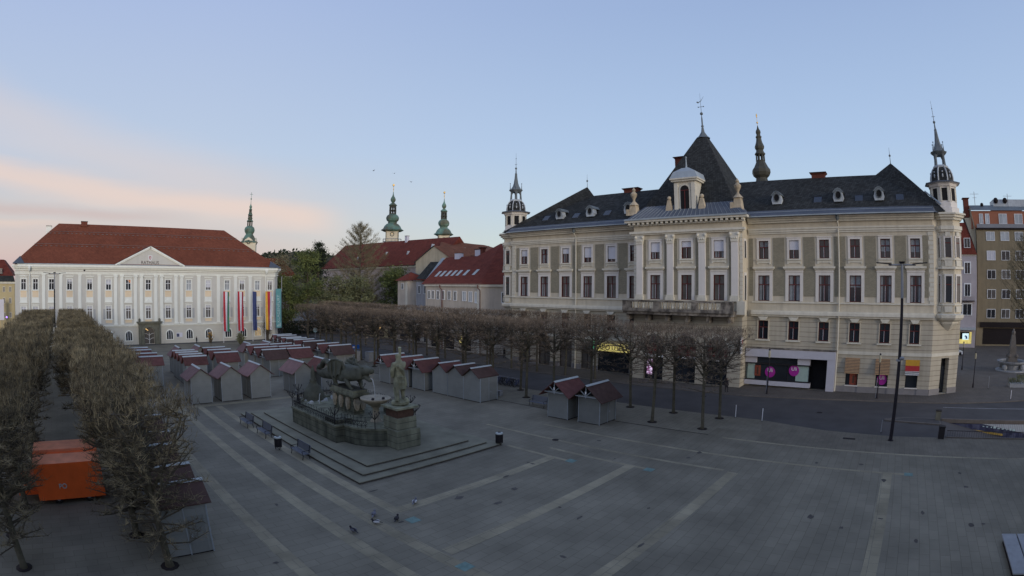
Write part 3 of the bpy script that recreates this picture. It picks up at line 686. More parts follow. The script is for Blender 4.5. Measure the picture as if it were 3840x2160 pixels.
# corner turrets: oriel bay, drum, dome, open lantern, spire
def turret(cx, cy, sg):
    t = []
    g = mb('bank_trim'); g.lathe([(.2, 7.75), (.7, 8.0), (1.3, 8.5), (1.75, 8.9), (1.8, 9.1), (2.35, 9.35), (2.6, 9.6), (2.65, 9.95), (2.25, 10.1)], cx, cy, 8, R(22.5))
    g.build('corbel', bank)
    g = mb('bank_wall'); g.lathe([(2.15, 10.05), (2.15, 21.4)], cx, cy, 8, R(22.5))
    g.use('bank_trim')
    for z0, z1, r in ((11.1, 11.3, 2.3), (15.45, 15.75, 2.5), (16.55, 16.75, 2.3), (19.95, 20.2, 2.35), (20.2, 20.65, 2.5), (21.4, 21.7, 2.5), (21.7, 22.0, 2.85), (22.0, 22.2, 3.15)):
        g.lathe([(r, z0), (r, z1)], cx, cy, 8, R(22.5))
    by = g.build('oriel', bank)
    for k in range(8):
        a = R(45*k)
        if math.cos(a)*cx*0+(math.cos(a)) > .4: continue
        n = (math.cos(a), math.sin(a)); u = (-math.sin(a), math.cos(a)); FF = Fr((cx+n[0]*1.99, cy+n[1]*1.99), u, n)
        for z0, z1 in ((11.5, 14.6), (16.9, 19.2)):
            q = mb('glass_room' if k % 2 else 'glass'); q.fb(FF, -.42, .42, z0, z1, -.1, .05); w = q.build('window', by)
            q = mb('bank_white'); q.fb(FF, -.62, -.43, z0-.1, z1+.25, 0, .13); q.fb(FF, .43, .62, z0-.1, z1+.25, 0, .13); q.fb(FF, -.43, .43, z1+.01, z1+.25, 0, .13)
            q.use('red_wood'); q.fb(FF, -.42, .42, (z0+z1)/2+.5, (z0+z1)/2+.6, .051, .1); q.build('frame', w)
        for op in ([(-.5, 10.3), (.5, 10.3), (.6, 11.0), (-.6, 11.0)], [(-.5, 15.8), (.5, 15.8), (.6, 16.5), (-.6, 16.5)], [(-.4, 19.4), (.4, 19.4), (.3, 19.9), (-.3, 19.9)]):
            q = mb('bank_trim'); q.ext(FF, op, 0, .21); q.build('ornament', by)
    g = mb('bank_white'); g.lathe([(2.25, 22.2), (2.25, 22.9), (2.0, 23.0), (2.0, 23.6), (1.92, 23.65), (1.92, 25.5), (2.1, 25.6), (2.2, 25.9), (2.6, 26.0)], cx, cy, 8, R(22.5))
    g.use('zinc').lathe([(2.7, 26.0), (2.7, 26.12), (1.95, 26.3)], cx, cy, 8, R(22.5))
    dr = g.build('drum', bank)
    for k in range(8):
        a = R(45*k); n = (math.cos(a), math.sin(a)); u = (-math.sin(a), math.cos(a)); FF = Fr((cx+n[0]*1.775, cy+n[1]*1.775), u, n)
        q = mb('dark_in'); q.fb(FF, -.38, .38, 23.8, 25.35, -.1, .04); q.build('window', dr)
        q = mb('bank_trim'); q.fb(FF, -.62, -.42, 23.65, 25.5, 0, .1); q.fb(FF, .42, .62, 23.65, 25.5, 0, .1); q.build('pilaster', dr)
    g = mb('slate'); g.lathe([(1.72, 26.28), (1.72, 26.8), (1.62, 27.3), (1.4, 27.8), (1.02, 28.15)], cx, cy, 8, R(22.5), )
    g.use('lead_light')
    for k in range(8):
        a = R(22.5+45*k); g.tube([(cx+r*math.cos(a), cy+r*math.sin(a), z) for r, z in ((1.74, 26.3), (1.74, 26.8), (1.64, 27.3), (1.42, 27.8), (1.04, 28.17))], .1, 4)
        a = R(45*k); r0 = 1.6
        g.lathe([(.0, 0), (.0, 0)], 0, 0, 3) if False else None
        cc = (cx+1.58*math.cos(a), cy+1.58*math.sin(a)); g.sphere((cc[0], cc[1], 26.95), .2, 6, 4, (.6, .6, 1.4)); g.sphere((cc[0]*.995+cx*.005, cc[1]*.995+cy*.005, 27.45), .12, 6, 4)
    g.lathe([(1.15, 28.1), (1.2, 28.25), (1.0, 28.45)], cx, cy, 8, R(22.5))
    dm = g.build('dome', bank)
    g = mb('lead')
    for k in range(8):
        if k % 2: continue
        a = R(22.5+45*k)
    for k in range(4):
        a = R(45+90*k); g.tube([(cx+.88*math.cos(a), cy+.88*math.sin(a), 28.4), (cx+.82*math.cos(a), cy+.82*math.sin(a), 29.4), (cx+.7*math.cos(a), cy+.7*math.sin(a), 29.85)], [.2, .16, .3], 5)
    g.lathe([(.75, 29.75), (1.1, 30.0), (1.3, 30.2), (1.0, 30.3), (.62, 30.9), (.42, 31.5), (.28, 32.4), (.2, 33.1), (.22, 33.2), (.12, 33.4), (.08, 34.1)], cx, cy, 8, R(22.5))
    for k in range(4):
        a = R(45+90*k); x = cx+1.02*math.cos(a); y = cy+1.02*math.sin(a); g.tube([(x, y, 30.1), (x, y, 31.3)], [.1, .03], 5); g.sphere((x, y, 31.4), .1, 6, 4)
    g.sphere((cx, cy, 34.25), .2); g.tube([(cx, cy, 34.3), (cx, cy, 37.2)], [.05, .012], 4)
    g.tube([(cx, cy-.25, 35.0), (cx, cy+.25, 35.0)], .04, 4); g.sphere((cx, cy, 36.1), .09, 6, 4)
    g.build('spire', dm)
turret(71.5, -8.5, 1); turret(71.6, 61.9, 1)
# ground floor details
g = mb('plinth')
for a, b in ((-6.4, RW[5]-.85), (RW[5]+.85, RW[4]-.85), (RW[4]+.85, RW[3]-.85), (RW[3]+.85, 6.85), (35.75, 37.6), (43.1, 44.2), (46.2, 48.1), (50.4, 52.4), (54.7, 56.6), (59.0, 60.7)): g.fb(F, a, b, 0, .85, 0, .12)
for u in RW[3:]: g.fb(F, u-.85, u+.85, 0, .85, -.02, .05)
g.fb(FC, 0, 1.9, 0, .85, 0, .12); g.fb(FC, 3.4, cl, 0, .85, 0, .12); g.build('plinth', bank)
g = mb('bank_trim'); g.fb(F, -6.45, 6.8, 4.86, 5.26, 0, .1); g.fb(FC, 0, cl, 4.86, 5.26, 0, .1); g.fb(F, 36, 60.7, 4.9, 5.3, 0, .12); g.build('ground_band', bank)
g = mb('dark_in'); g.fb(FC, 1.95, 3.35, .15, 4.5, -.88, -.8); o = g.build('corner_door', bank)
g = mb('glass'); g.fb(FC, 2.7, 3.3, .3, 3.5, -.8, -.75); g.build('pane', o)
for u, m in zip(RW[3:], ('aw_tan', 'aw_tan', 'aw_yellow')):
    g = mb('glass'); g.fb(F, u-.83, u+.83, 1.0, 4.4, -.25, -.2); g.use('bank_white').fb(F, u-.9, u+.9, .86, 1.0, 0, .14); sw = g.build('shop_window', bank)
    g = mb(m)
    def aw(z0, z1, d0, d1, mm):
        g.use(mm); g.face([F.p(u-1.0, d1, z1), F.p(u+1.0, d1, z1), F.p(u+1.0, d0, z0), F.p(u-1.0, d0, z0)]); g.face([F.p(u-1.0, d1-.04, z1), F.p(u+1.0, d1-.04, z1), F.p(u+1.0, d0-.04, z0), F.p(u-1.0, d0-.04, z0)])
    if m == 'aw_tan': aw(2.55, 4.45, .62, .14, m)
    else: aw(3.75, 4.45, .3, .14, 'aw_yellow'); aw(3.1, 3.75, .46, .3, 'aw_red'); aw(2.62, 3.1, .6, .46, 'aw_stripe')
    tag(g.build('awning', bank), 'yellow, red and striped awning' if m != 'aw_tan' else None)
def poster(u, z, root, F=F, d=-.19, w=.5, h=.75):
    g = mb('poster_or'); g.fb(F, u-w, u+w, z-h, z+h, d, d+.03); g.use('red_granite').fb(F, u-w*.3, u+w*.2, z-h*.7, z+h*.6, d+.03, d+.035); return g.build('poster', root)
def disc(u, z, r, F, d, root):
    g = mb('magenta'); g.ext(F, [(u+r*math.cos(k*.2618), z+r*math.sin(k*.2618)) for k in range(24)], d, d+.03); o = g.build('window_sticker', root)
    lettering('Uli', r*.95, 'sign_white', F, u, d+.04, z+r*.3, o); return o
poster(4.3, 1.75, bank, d=-.19); disc(.3, 1.85, .68, F, -.18, bank)
# white shop front
g = mb('fascia'); g.fb(F, 6.85, 19.4, 4.1, 5.15, .02, .75); g.fb(F, 6.85, 7.95, 0, 4.1, .02, .7); g.fb(F, 10.4, 12.1, 3.25, 4.1, -1.0, .3); g.fb(F, 17.9, 19.5, 3.25, 4.1, -.3, .3)
g.fb(F, 10.2, 19.5, .35, .95, -.3, .45)
g.use('old_stone').fb(F, 6.7, 19.4, 5.15, 5.3, .02, .8)
sf = g.build('shop_front', bank)
g = mb('glass'); g.fb(F, 10.5, 19.4, 1.05, 3.2, .1, .14); g.fb(F, 12.1, 17.9, 3.2, 4.1, -.1, -.05); g.build('pane', sf)
g = mb('iron'); g.fb(F, 10.2, 19.4, 3.12, 3.25, .0, .4); g.fb(F, 10.2, 19.4, .95, 1.08, .0, .4)
for u in (10.45, 13.4, 16.1, 19.2): g.fb(F, u-.04, u+.04, 1.08, 3.12, .12, .2)
g.build('shop_frame', sf)
g = mb('mint'); g.fb(F, 10.5, 12.3, 1.1, 3.1, .15, .17); g.build('pale_screen', sf); g = mb('mint'); g.fb(F, 18.1, 19.3, 1.1, 3.1, .15, .17); g.build('pale_screen', sf)
disc(15.9, 2.1, .72, F, .2, sf); disc(12.55, 2.45, .72, F, .2, sf); poster(17.7, 2.2, sf, d=.18, w=.42, h=.7)
g = mb('dark_in'); g.fb(F, 7.95, 10.3, .1, 4.1, -1.2, -1.1); g.use('glass').fb(F, 8.0, 9.3, .15, 3.4, -1.1, -1.0); g.build('shop_entrance', sf)
g = mb('lamp_black'); g.box(66.3, 66.95, 19.5, 19.7, 4.6, 6.7); g.use('sign_white').box(66.25, 67.0, 19.38, 19.5, 4.6, 6.7); g.use('f_red').box(66.5, 66.75, 19.33, 19.38, 5.8, 6.4); g.build('projecting_sign', bank)
# pharmacy and other shops behind the trees
g = mb('glow_yellow'); g.fb(F, 37.4, 43.2, 3.3, 4.45, .1, .4); o = g.build('shop_sign', bank); lettering('APOTHEKE', 1.1, 'letter_dark', F, 40.2, .43, 3.87, o)
g = mb('glow_green'); g.box(68.3, 69.0, 43.35, 43.5, 3.7, 4.7); g.box(68.1, 69.2, 43.34, 43.51, 4.0, 4.4); g.build('green_cross', bank)
for a, b in shops+[(37.6, 43.1)]:
    g = mb('glass_room' if a > 44 else 'glass'); g.fb(F, a, b, .15, 4.3 if a > 44 else 3.2, -.26, -.2); g.use('iron'); g.fb(F, (a+b)/2-.05, (a+b)/2+.05, .2, 3.1, -.2, -.14); g.fb(F, a, b, 3.05, 3.2, -.2, -.1); g.build('shop_window', bank)
for y, m in ((6.73, 'bank_trim'), (47.3, 'bank_trim')):
    g = mb(m); g.tube([(68.6, y, 22.1), (68.7, y, 21.2), (69.15, y, 20.8), (69.2, y, 9.9), (69.0, y, 9.5), (69.2, y, 9.2), (69.2, y, 0)], .1, 6); g.use('lead').lathe([(.12, 21.4), (.28, 21.7), (.28, 22.1)], 68.6, y, 6); g.build('downpipe', bank)

# ------------------------------------------------------------ town hall
YR = 121.5
hall = thing('town_hall', (19.3, YR, 0), 'white and grey town hall with red hipped tile roof and a pediment lettered RATHAUS', 'building')
T = Fr((0, YR), (1, 0), (0, -1))
TW = [-11.65, -8.62, -4.6, -.1, 4.85, 9.5, 14.35, 19.28, 24.2, 29.4, 34.3, 39.2, 43.1, 47.2, 50.6]
AX = [-8.6, -3.9, .4, 4.9, 9.6, 14.3, 24.43, 29.4, 34.3, 39.35, 43.3, 47.2]
holes = []
for u in TW: holes += [(u-.62, u+.62, 11.76, 14.0), (u-.62, u+.62, 5.56, 8.4)]
g = mb('rath_grey'); g.grid_wall(T, -12.6, 51.9, 4.0, 17.0, holes, .22)
g.use('rath_low'); g.grid_wall(T, -12.6, 51.9, 0, 4.0, [(18.08, 20.6, .1, 2.6)], .3)
for z0, z1, m in ((0, 4, 'rath_low'), (4, 17, 'rath_grey')):
    g.use(m)
    for a, b in (((-12.6, YR), (-14.0, YR+1.4)), ((-14, YR+1.4), (-14, YR+22)), ((51.9, YR), (53.2, YR+1.3)), ((53.2, YR+1.3), (53.2, YR+22)), ((-14, YR+22), (53.2, YR+22))):
        g.face([(*a, z0), (*b, z0), (*b, z1), (*a, z1)])
g.build('wall', hall)
g = mb('dark_in'); g.box(-13, 52, YR+.8, YR+20, .3, 16.8); g.build('interior', hall)
blinds = {29.4: 1, 34.3: .75, 39.2: 1, 43.1: .3, 47.2: 1, 50.6: .2, 4.85: .3, -.1: .25, 9.5: .5}
def tw(u, w, z0, z1, root, bl=0, pane='glass_room'):
    g = mb(pane); g.fb(T, u-w/2-.02, u+w/2+.02, z0-.02, z1+.02, -.24, -.2); o = g.build('window', root)
    f = mb('white_wood'); t = .07
    for a, b, c, d in ((u-w/2, u-w/2+t, z0, z1), (u+w/2-t, u+w/2, z0, z1), (u-w/2+t, u+w/2-t, z0, z0+t), (u-w/2+t, u+w/2-t, z1-t, z1), (u-.05, u+.05, z0+t, z1-t)): f.fb(T, a, b, c, d, -.198, -.08)
    f.fb(T, u-w/2+t, u+w/2-t, z0+(z1-z0)*.62, z0+(z1-z0)*.62+.1, -.198, -.06); f.build('sash', o)
    if bl: f = mb('blind' if bl < 1 else 'glass_pale'); f.fb(T, u-w/2+.08, u+w/2-.08, z1-(z1-z0)*bl*.98, z1-.05, -.197, -.17); f.build('blind', o)
    f = mb('rath_white'); k = .2
    f.fb(T, u-w/2-k, u-w/2, z0, z1+k, 0, .07); f.fb(T, u+w/2, u+w/2+k, z0, z1+k, 0, .07); f.fb(T, u-w/2, u+w/2, z1, z1+k, 0, .07)
    f.build('frame', o); return o
for i, u in enumerate(TW):
    o = tw(u, 1.24, 11.76, 14.0, hall, blinds.get(u, 0), 'glass_room' if i > 8 else 'glass')
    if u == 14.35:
        s = mb('painted_sunrise'); s.ext(T, [(u-.3, 13.9), (u+.55, 13.9), (u+.55, 13.2)], -.19, -.17); s.build('painted_reflection', o)  # sunrise reflection painted as an orange patch on the glass
    s = mb('rath_white'); s.fb(T, u-1.05, u+1.05, 14.55, 14.68, 0, .2); s.fb(T, u-.9, u+.9, 14.42, 14.55, 0, .1); s.fb(T, u-.95, u+.95, 11.6, 11.74, 0, .2)
    s.fb(T, u-.9, u+.9, 9.25, 10.25, 0, .05); s.fb(T, u-.9, u-.78, 10.25, 11.6, 0, .05); s.fb(T, u+.78, u+.9, 10.25, 11.6, 0, .05); s.fb(T, u-1.0, u+1.0, 9.1, 9.25, 0, .2)
    s.build('sill', o)
    s = mb('rath_peach'); s.fb(T, u-.77, u+.77, 10.26, 11.59, 0, .03); s.build('wall_panel', hall); s = mb('rath_peach'); s.fb(T, u-.8, u+.8, 4.75, 5.4, 0, .03); s.build('wall_panel', hall)
    o = tw(u, 1.24, 5.56, 8.4, hall, .22)
    s = mb('shutter')
    if -6 < u < 49 and u != 19.28:
        s.fb(T, u-1.36, u-.84, 5.6, 7.75, .075, .13); s.fb(T, u+.84, u+1.36, 5.6, 7.75, .075, .13); s.build('shutter', o)
    s = mb('rath_white'); s.fb(T, u-.95, u+.95, 5.38, 5.54, 0, .2)
    if u in (14.35, 19.28, 24.2): s.ext(T, [(u-1.1, 8.95), (u+1.1, 8.95), (u, 9.85)], .06, .22)
    else: s.fb(T, u-.95, u+.95, 8.75, 8.88, 0, .16)
    s.build('sill', o)
def pil(u, w=.8, col=False, z1=15.0):
    g = mb('rath_white'); d = .22 if col else .14
    g.fb(T, u-w/2, u+w/2, 4.6, z1-.25, .01, d); o = g.build('pilaster', hall)
    g = mb('rath_white'); g.fb(T, u-w/2-.1, u+w/2+.1, 4.25, 4.6, 0, d+.08); g.fb(T, u-w/2-.08, u+w/2+.08, z1-.25, z1, 0, d+.08)
    if col: g.sphere(T.p(u-w/2, d+.1, z1-.4), .16, 6, 4); g.sphere(T.p(u+w/2, d+.1, z1-.4), .16, 6, 4)
    g.build('capital', o)
for u in (-6.6, -2.3, 2.4, 7.2, 31.9, 36.9, 41.3, 45.2): pil(u)
for u in (11.2, 12.75, 16.1, 17.55, 21.1, 22.55, 26.1, 27.55): pil(u, .78, True)
g = mb('rath_white')
for z0, z1, d in ((3.95, 4.12, .1), (4.12, 4.3, .22), (15.0, 15.3, .12), (15.3, 15.45, .25), (15.75, 15.95, .18), (16.1, 16.3, .45), (16.3, 16.5, .65), (16.5, 16.95, .95)):
    g.fb(T, -12.7-d*.4, 52.0+d*.4, z0, z1, -.02, d)
    g.prism([(-12.7, YR-d), (-14.0-d, YR+1.4), (-14.0-d, YR+21), (-13.6, YR+21), (-13.6, YR+1.4), (-12.7, YR+.3)], z0+.002, z1-.002)
    g.prism([(52.0, YR-d), (53.2+d, YR+1.2), (53.2+d, YR+21), (53, YR+21), (53, YR+1.4), (52, YR+.3)], z0+.002, z1-.002)
g.use('zinc_light').fb(T, -13.3, 52.6, 16.97, 17.15, -.1, 1.05); g.build('cornice', hall)
# roof
g = mb('red_tile'); e = [(-14.3, YR-1.0), (52.9, YR-1.0), (52.9, YR+23), (-14.3, YR+23)]
rl = (-3.6, YR+11, 26.6); rr = (41.5, YR+11, 26.6)
g.face([(*e[0], 17.1), (*e[1], 17.1), rr, rl]); g.face([(*e[2], 17.1), (*e[3], 17.1), rl, rr]); g.face([(*e[3], 17.1), (*e[0], 17.1), rl]); g.face([(*e[1], 17.1), (*e[2], 17.1), rr])
rf = g.build('roof', hall)
g = mb('lead')
for t in (.44, .76):
    x0 = -14.3+t*10.7; x1 = 52.9-t*11.4; y = YR-1+t*12; z = 17.1+t*9.5
    g.box(x0, x1, y-.08, y, z+.22, z+.26)
    for k in range(44): x = x0+(x1-x0)*(k+.5)/44; g.box(x-.25, x+.25, y-.6, y-.5, z-.3+.05, z-.3+.13)
g.build('snow_guard', rf)
g = mb('zinc'); g.face([(-14.5, YR-1.2, 17.1), (-11.4, YR-1.2, 17.14), (-12.7, YR+.5, 18.7)]); g.face([(-14.5, YR-1.2, 17.1), (-14.6, YR+3, 17.1), (-12.7, YR+.5, 18.7)])
g.face([(53.2, YR-1.2, 17.1), (49.8, YR-1.2, 17.14), (50.9, YR+.5, 18.7)]); g.face([(53.2, YR-1.2, 17.1), (53.3, YR+3, 17.1), (50.9, YR+.5, 18.7)]); g.build('corner_flashing', rf)
chimney(-6.9, -5.5, YR+9.5, YR+10.9, 22.5, 25.9, rf, 'rath_white', .08); chimney(2.4, 4.1, YR+10, YR+11.4, 26, 27.2, rf, 'brick_chim', .06)
# pediment
g = mb('rath_grey'); g.ext(T, [(11.4, 17.16), (27.6, 17.16), (19.5, 20.9)], -3.5, .8)
o = g.build('pediment', hall)
g = mb('rath_white')
for (a, b, c) in (((10.9, 17.15), (19.5, 21.2), .42), ((19.5, 21.2), (28.1, 17.15), .42)):
    d = Vector((b[0]-a[0], b[1]-a[1])).normalized(); n = Vector((-d.y, d.x))
    for w0, w1, dd in ((-.5, -.28, 1.0), (-.28, .0, 1.2)):
        g.ext(T, [(a[0]+n.x*w0, a[1]+n.y*w0), (b[0]+n.x*w0, b[1]+n.y*w0), (b[0]+n.x*w1, b[1]+n.y*w1), (a[0]+n.x*w1, a[1]+n.y*w1)], .3, dd)
g.build('raking_cornice', o)
g = mb('zinc'); g.face([(10.8, YR-1.2, 17.2), (19.5, YR-1.2, 21.28), (19.5, YR+5, 21.28), (16, YR+1.2, 19.2)]); g.face([(28.2, YR-1.2, 17.2), (19.5, YR-1.2, 21.28), (19.5, YR+5, 21.28), (23, YR+1.2, 19.2)])
g.face([(10.8, YR-1.2, 17.2), (19.5, YR-1.2, 21.28), (19.5, YR+5.2, 21.28)]); g.face([(28.2, YR-1.2, 17.2), (19.5, YR-1.2, 21.28), (19.5, YR+5.2, 21.28)]); g.build('pediment_roof', o)
lettering('RATHAUS', 1.0, 'letter_dark', T, 19.5, .83, 17.62, o)
g = mb('sign_white'); g.ext(T, [(18.95, 19.2), (20.05, 19.2), (20.0, 18.4), (19.75, 18.0), (19.5, 17.95), (19.25, 18.0), (19.0, 18.4)][::-1], .81, .87)
g.use('aw_red').ext(T, [(19.25, 19.0), (19.75, 19.0), (19.72, 18.5), (19.5, 18.25), (19.28, 18.5)][::-1], .871, .9); g.use('sign_white').fb(T, 19.4, 19.6, 18.45, 18.85, .901, .92)
g.build('coat_of_arms', o)
# ground floor arches, portal
for u in AX:
    g = mb('rath_white'); g.ext(T, arch(u, 2.0, .75, 3.15), .0, .1); o = g.build('arch_frame', hall)
    q = mb('glass' if abs(u-47.2) > 1 else 'glow_dim'); q.ext(T, arch(u, 1.5, .95, 2.9), .101, .13); w = q.build('window', o)
    q = mb('white_wood')
    for k in (-.28, .28): q.fb(T, u+k-.05, u+k+.05, .95, 2.8, .131, .18)
    q.build('sash', w)
g = mb('portal_stone'); g.fb(T, 16.7, 18.05, 0, 4.5, 0, 1.0); g.fb(T, 20.65, 22.0, 0, 4.5, 0, 1.0)
g.ext(T, [(18.05, 2.5), (18.3, 3.2), (18.8, 3.62), (19.35, 3.75), (19.9, 3.62), (20.4, 3.2), (20.65, 2.5), (20.65, 4.5), (18.05, 4.5)], 0, .9)
g.fb(T, 16.4, 22.3, 4.5, 4.75, 0, 1.25); g.fb(T, 16.2, 22.5, 4.75, 4.95, 0, 1.4)
for u in (17.0, 21.7): g.lathe([(.3, .3), (.22, .5), (.2, 4.2), (.3, 4.45)], T.p(u, 1.05, 0)[0], T.p(u, 1.15, 0)[1], 8)
for u in (16.9, 21.8): g.sphere(T.p(u, .9, 5.3), .3, 7, 5, (1, 1, 1.4))
po = g.build('portal', hall)
q = mb('glass_room'); q.fb(T, 18.08, 20.6, .1, 2.6, -.28, -.22); q.use('glow_warm').ext(T, [(18.3, 3.35), (18.9, 3.0), (19.0, 3.1), (18.4, 3.5)], .905, .92); q.use('glass_room').ext(T, [(18.1, 2.5), (20.6, 2.5), (20.35, 3.15), (19.9, 3.55), (19.35, 3.7), (18.85, 3.55), (18.35, 3.15)], .0, .03)
q.use('white_wood')
for k in (-1, 1):
    for zz in (.9, 1.9): q.tube([T.p(19.34, -.15, zz), T.p(19.34+k*.6, -.15, zz+.35), T.p(19.34+k*1.2, -.15, zz+.45)], .05, 4)
q.fb(T, 19.29, 19.39, .1, 2.6, -.2, -.12); q.build('door', po)
for u in (-10.15, 49.3):
    g = mb('rath_white'); g.tube([T.p(u, 1.0, 16.6), T.p(u, .9, 15.9), T.p(u, .25, 15.3), T.p(u, .25, 0)], .12, 6); g.lathe([(.15, 15.6), (.4, 16.2), (.4, 16.6)], u, YR-.9, 6); g.build('downpipe', hall)
g = mb('white_paint'); g.fb(T, 26.1, 27.6, 1.3, 2.3, .01, .08); g.use('blue_graf').fb(T, 26.15, 26.8, 1.4, 2.1, .081, .09); g.build('notice_board', hall)
g = mb('rath_white'); 
for k in range(4): g.sphere(T.p(26.2+k*.45, .2, 4.45), .17, 6, 4)
g.build('ornament', hall)

# ------------------------------------------------------------ flags and banner
def flag(x, cols, label, w=1.5, z0=2.6, z1=11.5):
    r = thing('flag_pole', (x, 117.8, 0), label, 'flag', 'tall flags before the town hall')
    g = mb('sign_white'); g.tube([(x, 117.8, 0), (x, 117.8, 12.1)], [.07, .05], 6); g.sphere((x, 117.8, 12.15), .1, 6, 4); g.build('pole', r)
    g = MB(); n = len(cols); sg = 6
    for k, c in enumerate(cols):
        g.use(c)
        for s in range(sg):
            for j in range(10):
                def P(a, b):
                    u = (k+a/sg)/n; t = b/10; return (x+.08+u*w*(1-.10*t)+.1*t, 117.8+.22*math.sin(u*7+t*3), z1-(z1-z0)*t-.15*u)
                g.face([P(s, j), P(s+1, j), P(s+1, j+1), P(s, j+1)])
    g.build('cloth', r, smooth=True); return r
flag(36.95, ['f_red', 'f_white', 'f_green'], 'tall hanging flag of red, white and green vertical stripes')
flag(40.6, ['f_red', 'f_white', 'f_red'], 'tall hanging flag of red, white and red vertical stripes')
flag(44.45, ['f_blue'], 'tall hanging plain blue flag with faint yellow stars', 1.1)
flag(47.8, ['f_yellow', 'f_red', 'f_white'], 'tall hanging flag of yellow, red and white vertical stripes', 1.75)
r = thing('banner_mast', (52.3, 117.9, 0), 'teal vertical banner lettered KLAGENFURT on a dark lamp mast', 'banner')
g = mb('lamp_black'); g.tube([(52.3, 117.9, 0), (52.25, 117.9, 11.5)], .11, 6); g.use('lamp_grey').tube([(52.25, 117.9, 11.5), (52.25, 117.9, 15.0)], .09, 6); g.use('lamp_black').box(50.9, 52.3, 117.85, 117.95, 14.95, 15.05); g.build('mast', r)
g = mb('f_teal'); g.box(50.7, 52.15, 117.88, 117.92, 2.9, 12.1); o = g.build('banner', r)
lettering('KLAGENFURT', 1.05, 'letter_white', Fr((0, 117.86), (1, 0), (0, -1)), 51.4, .0, 7.4, o, vertical=True)
g = mb('letter_white')
for k in range(3): g.box(51.0+k*.35, 51.2+k*.35, 117.86, 117.875, 3.2, 3.6+.25*k)
g.build('emblem', o)

# ------------------------------------------------------------ church towers
def tower(name, x, y, label, prof, mat_, seg=8, extra=None, a0=22.5):
    r = thing(name, (x, y, 0), label, 'church tower'); g = mb(mat_); g.lathe(prof, x, y, seg, R(a0)); g.build('copper_roof', r); return r
# clock tower with the wide copper skirt (at 117,162)
def onion_tower(x, y, s, label, clock, dz=0):
    r = thing('church_tower', (x, y, 0), label, 'church tower', 'pair of onion domed towers')
    z = lambda v: v+dz
    g = mb('tower_wall'); a = 3.4*s; g.prism([(x+a*math.cos(R(k*90+8)), y+a*math.sin(R(k*90+8))) for k in range(4)], 0, z(33.2)); w = g.build('wall', r)
    g = mb('copper'); g.lathe([(3.2*s, z(33.0)), (4.3*s, z(33.5)), (4.35*s, z(33.65)), (3.5*s, z(34.2)), (3.0*s, z(35.2)), (2.3*s, z(35.9)), (1.7*s, z(36.2)), (1.65*s, z(36.5)), (1.85*s, z(36.6)), (1.6*s, z(36.75)),
        (2.2*s, z(37.2)), (2.45*s, z(37.9)), (2.45*s, z(38.4)), (2.1*s, z(39.1)), (1.4*s, z(39.6)), (1.25*s, z(39.75))], x, y, 8, R(15)); g.build('onion_dome', r)
    g = mb('copper_dark')
    for k in range(8):
        t = R(15+45*k); g.tube([(x+1.15*s*math.cos(t), y+1.15*s*math.sin(t), z(39.7)), (x+1.1*s*math.cos(t), y+1.1*s*math.sin(t), z(43.0))], .22*s, 4)
    g.lathe([(1.3*s, z(39.7)), (1.3*s, z(39.9))], x, y, 8, R(15)); g.lathe([(1.2*s, z(40.8)), (1.5*s, z(41.0)), (1.2*s, z(41.2))], x, y, 8, R(15)); g.lathe([(1.2*s, z(42.3)), (1.3*s, z(42.9))], x, y, 8, R(15)); g.build('lantern', r)
    g = mb('copper'); g.lathe([(1.5*s, z(42.9)), (1.6*s, z(43.1)), (1.1*s, z(43.6)), (.55*s, z(43.95)), (.55*s, z(44.2)), (.9*s, z(44.7)), (1.0*s, z(45.3)), (.8*s, z(45.9)), (.4*s, z(46.5)), (.18*s, z(47.3)), (.1*s, z(48.2))], x, y, 8, R(15)); g.build('top_onion', r)
    g = mb('gold'); g.tube([(x, y, z(48.1)), (x, y, z(51.2))], .09, 5); g.sphere((x, y, z(49.3)), .22, 7, 5); g.sphere((x, y, z(50.8)), .45, 8, 5, (1, 1, 1.1)); g.build('finial', r)
    for k in (0, 1, 2, 3):
        t = R(k*90+53); d = a*.7071; n = (math.cos(t), math.sin(t))
        FF = Fr((x+n[0]*d, y+n[1]*d), (-n[1], n[0]), n)
        q = mb('copper_dark')
        if clock: q.ext(FF, [(.8*math.cos(j*.3927), z(31.9)+.8*math.sin(j*.3927)) for j in range(16)], .0, .06); q.use('tower_wall').ext(FF, [(.55*math.cos(j*.3927), z(31.9)+.55*math.sin(j*.3927)) for j in range(16)], .061, .08); q.use('gold').fb(FF, -.05, .05, z(31.9), z(32.4), .081, .1); q.build('clock', r)
        else: q.fb(FF, -.45, .45, z(30.6), z(32.2), .0, .05); q.build('window', r)
        q = mb('bank_brick')
        q.fb(FF, -d, -d+.35, 25, z(33), .0, .04); q.fb(FF, d-.35, d, 25, z(33), .0, .04); q.build('quoins', r)
    if clock:
        q = mb('lamp_grey'); q.prism([(x+3.6*math.cos(R(k*45+8)), y+3.6*math.sin(R(k*45+8))) for k in range(8)], 29.2, 29.35)
        for k in range(16): t = R(k*22.5+8); q.tube([(x+3.5*math.cos(t), y+3.5*math.sin(t), 29.3), (x+3.5*math.cos(t), y+3.5*math.sin(t), 30.3)], .06, 3)
        q.tube([(x+3.5*math.cos(R(k*22.5+8)), y+3.5*math.sin(R(k*22.5+8)), 30.3) for k in range(17)], .07, 4); q.build('gallery', r)
onion_tower(117.1, 162.1, 1.0, 'green copper onion tower with clocks and railed gallery above long red roof', True)
onion_tower(142.2, 161.3, .94, 'green copper onion tower without clock, right of the clock tower', False, .1)
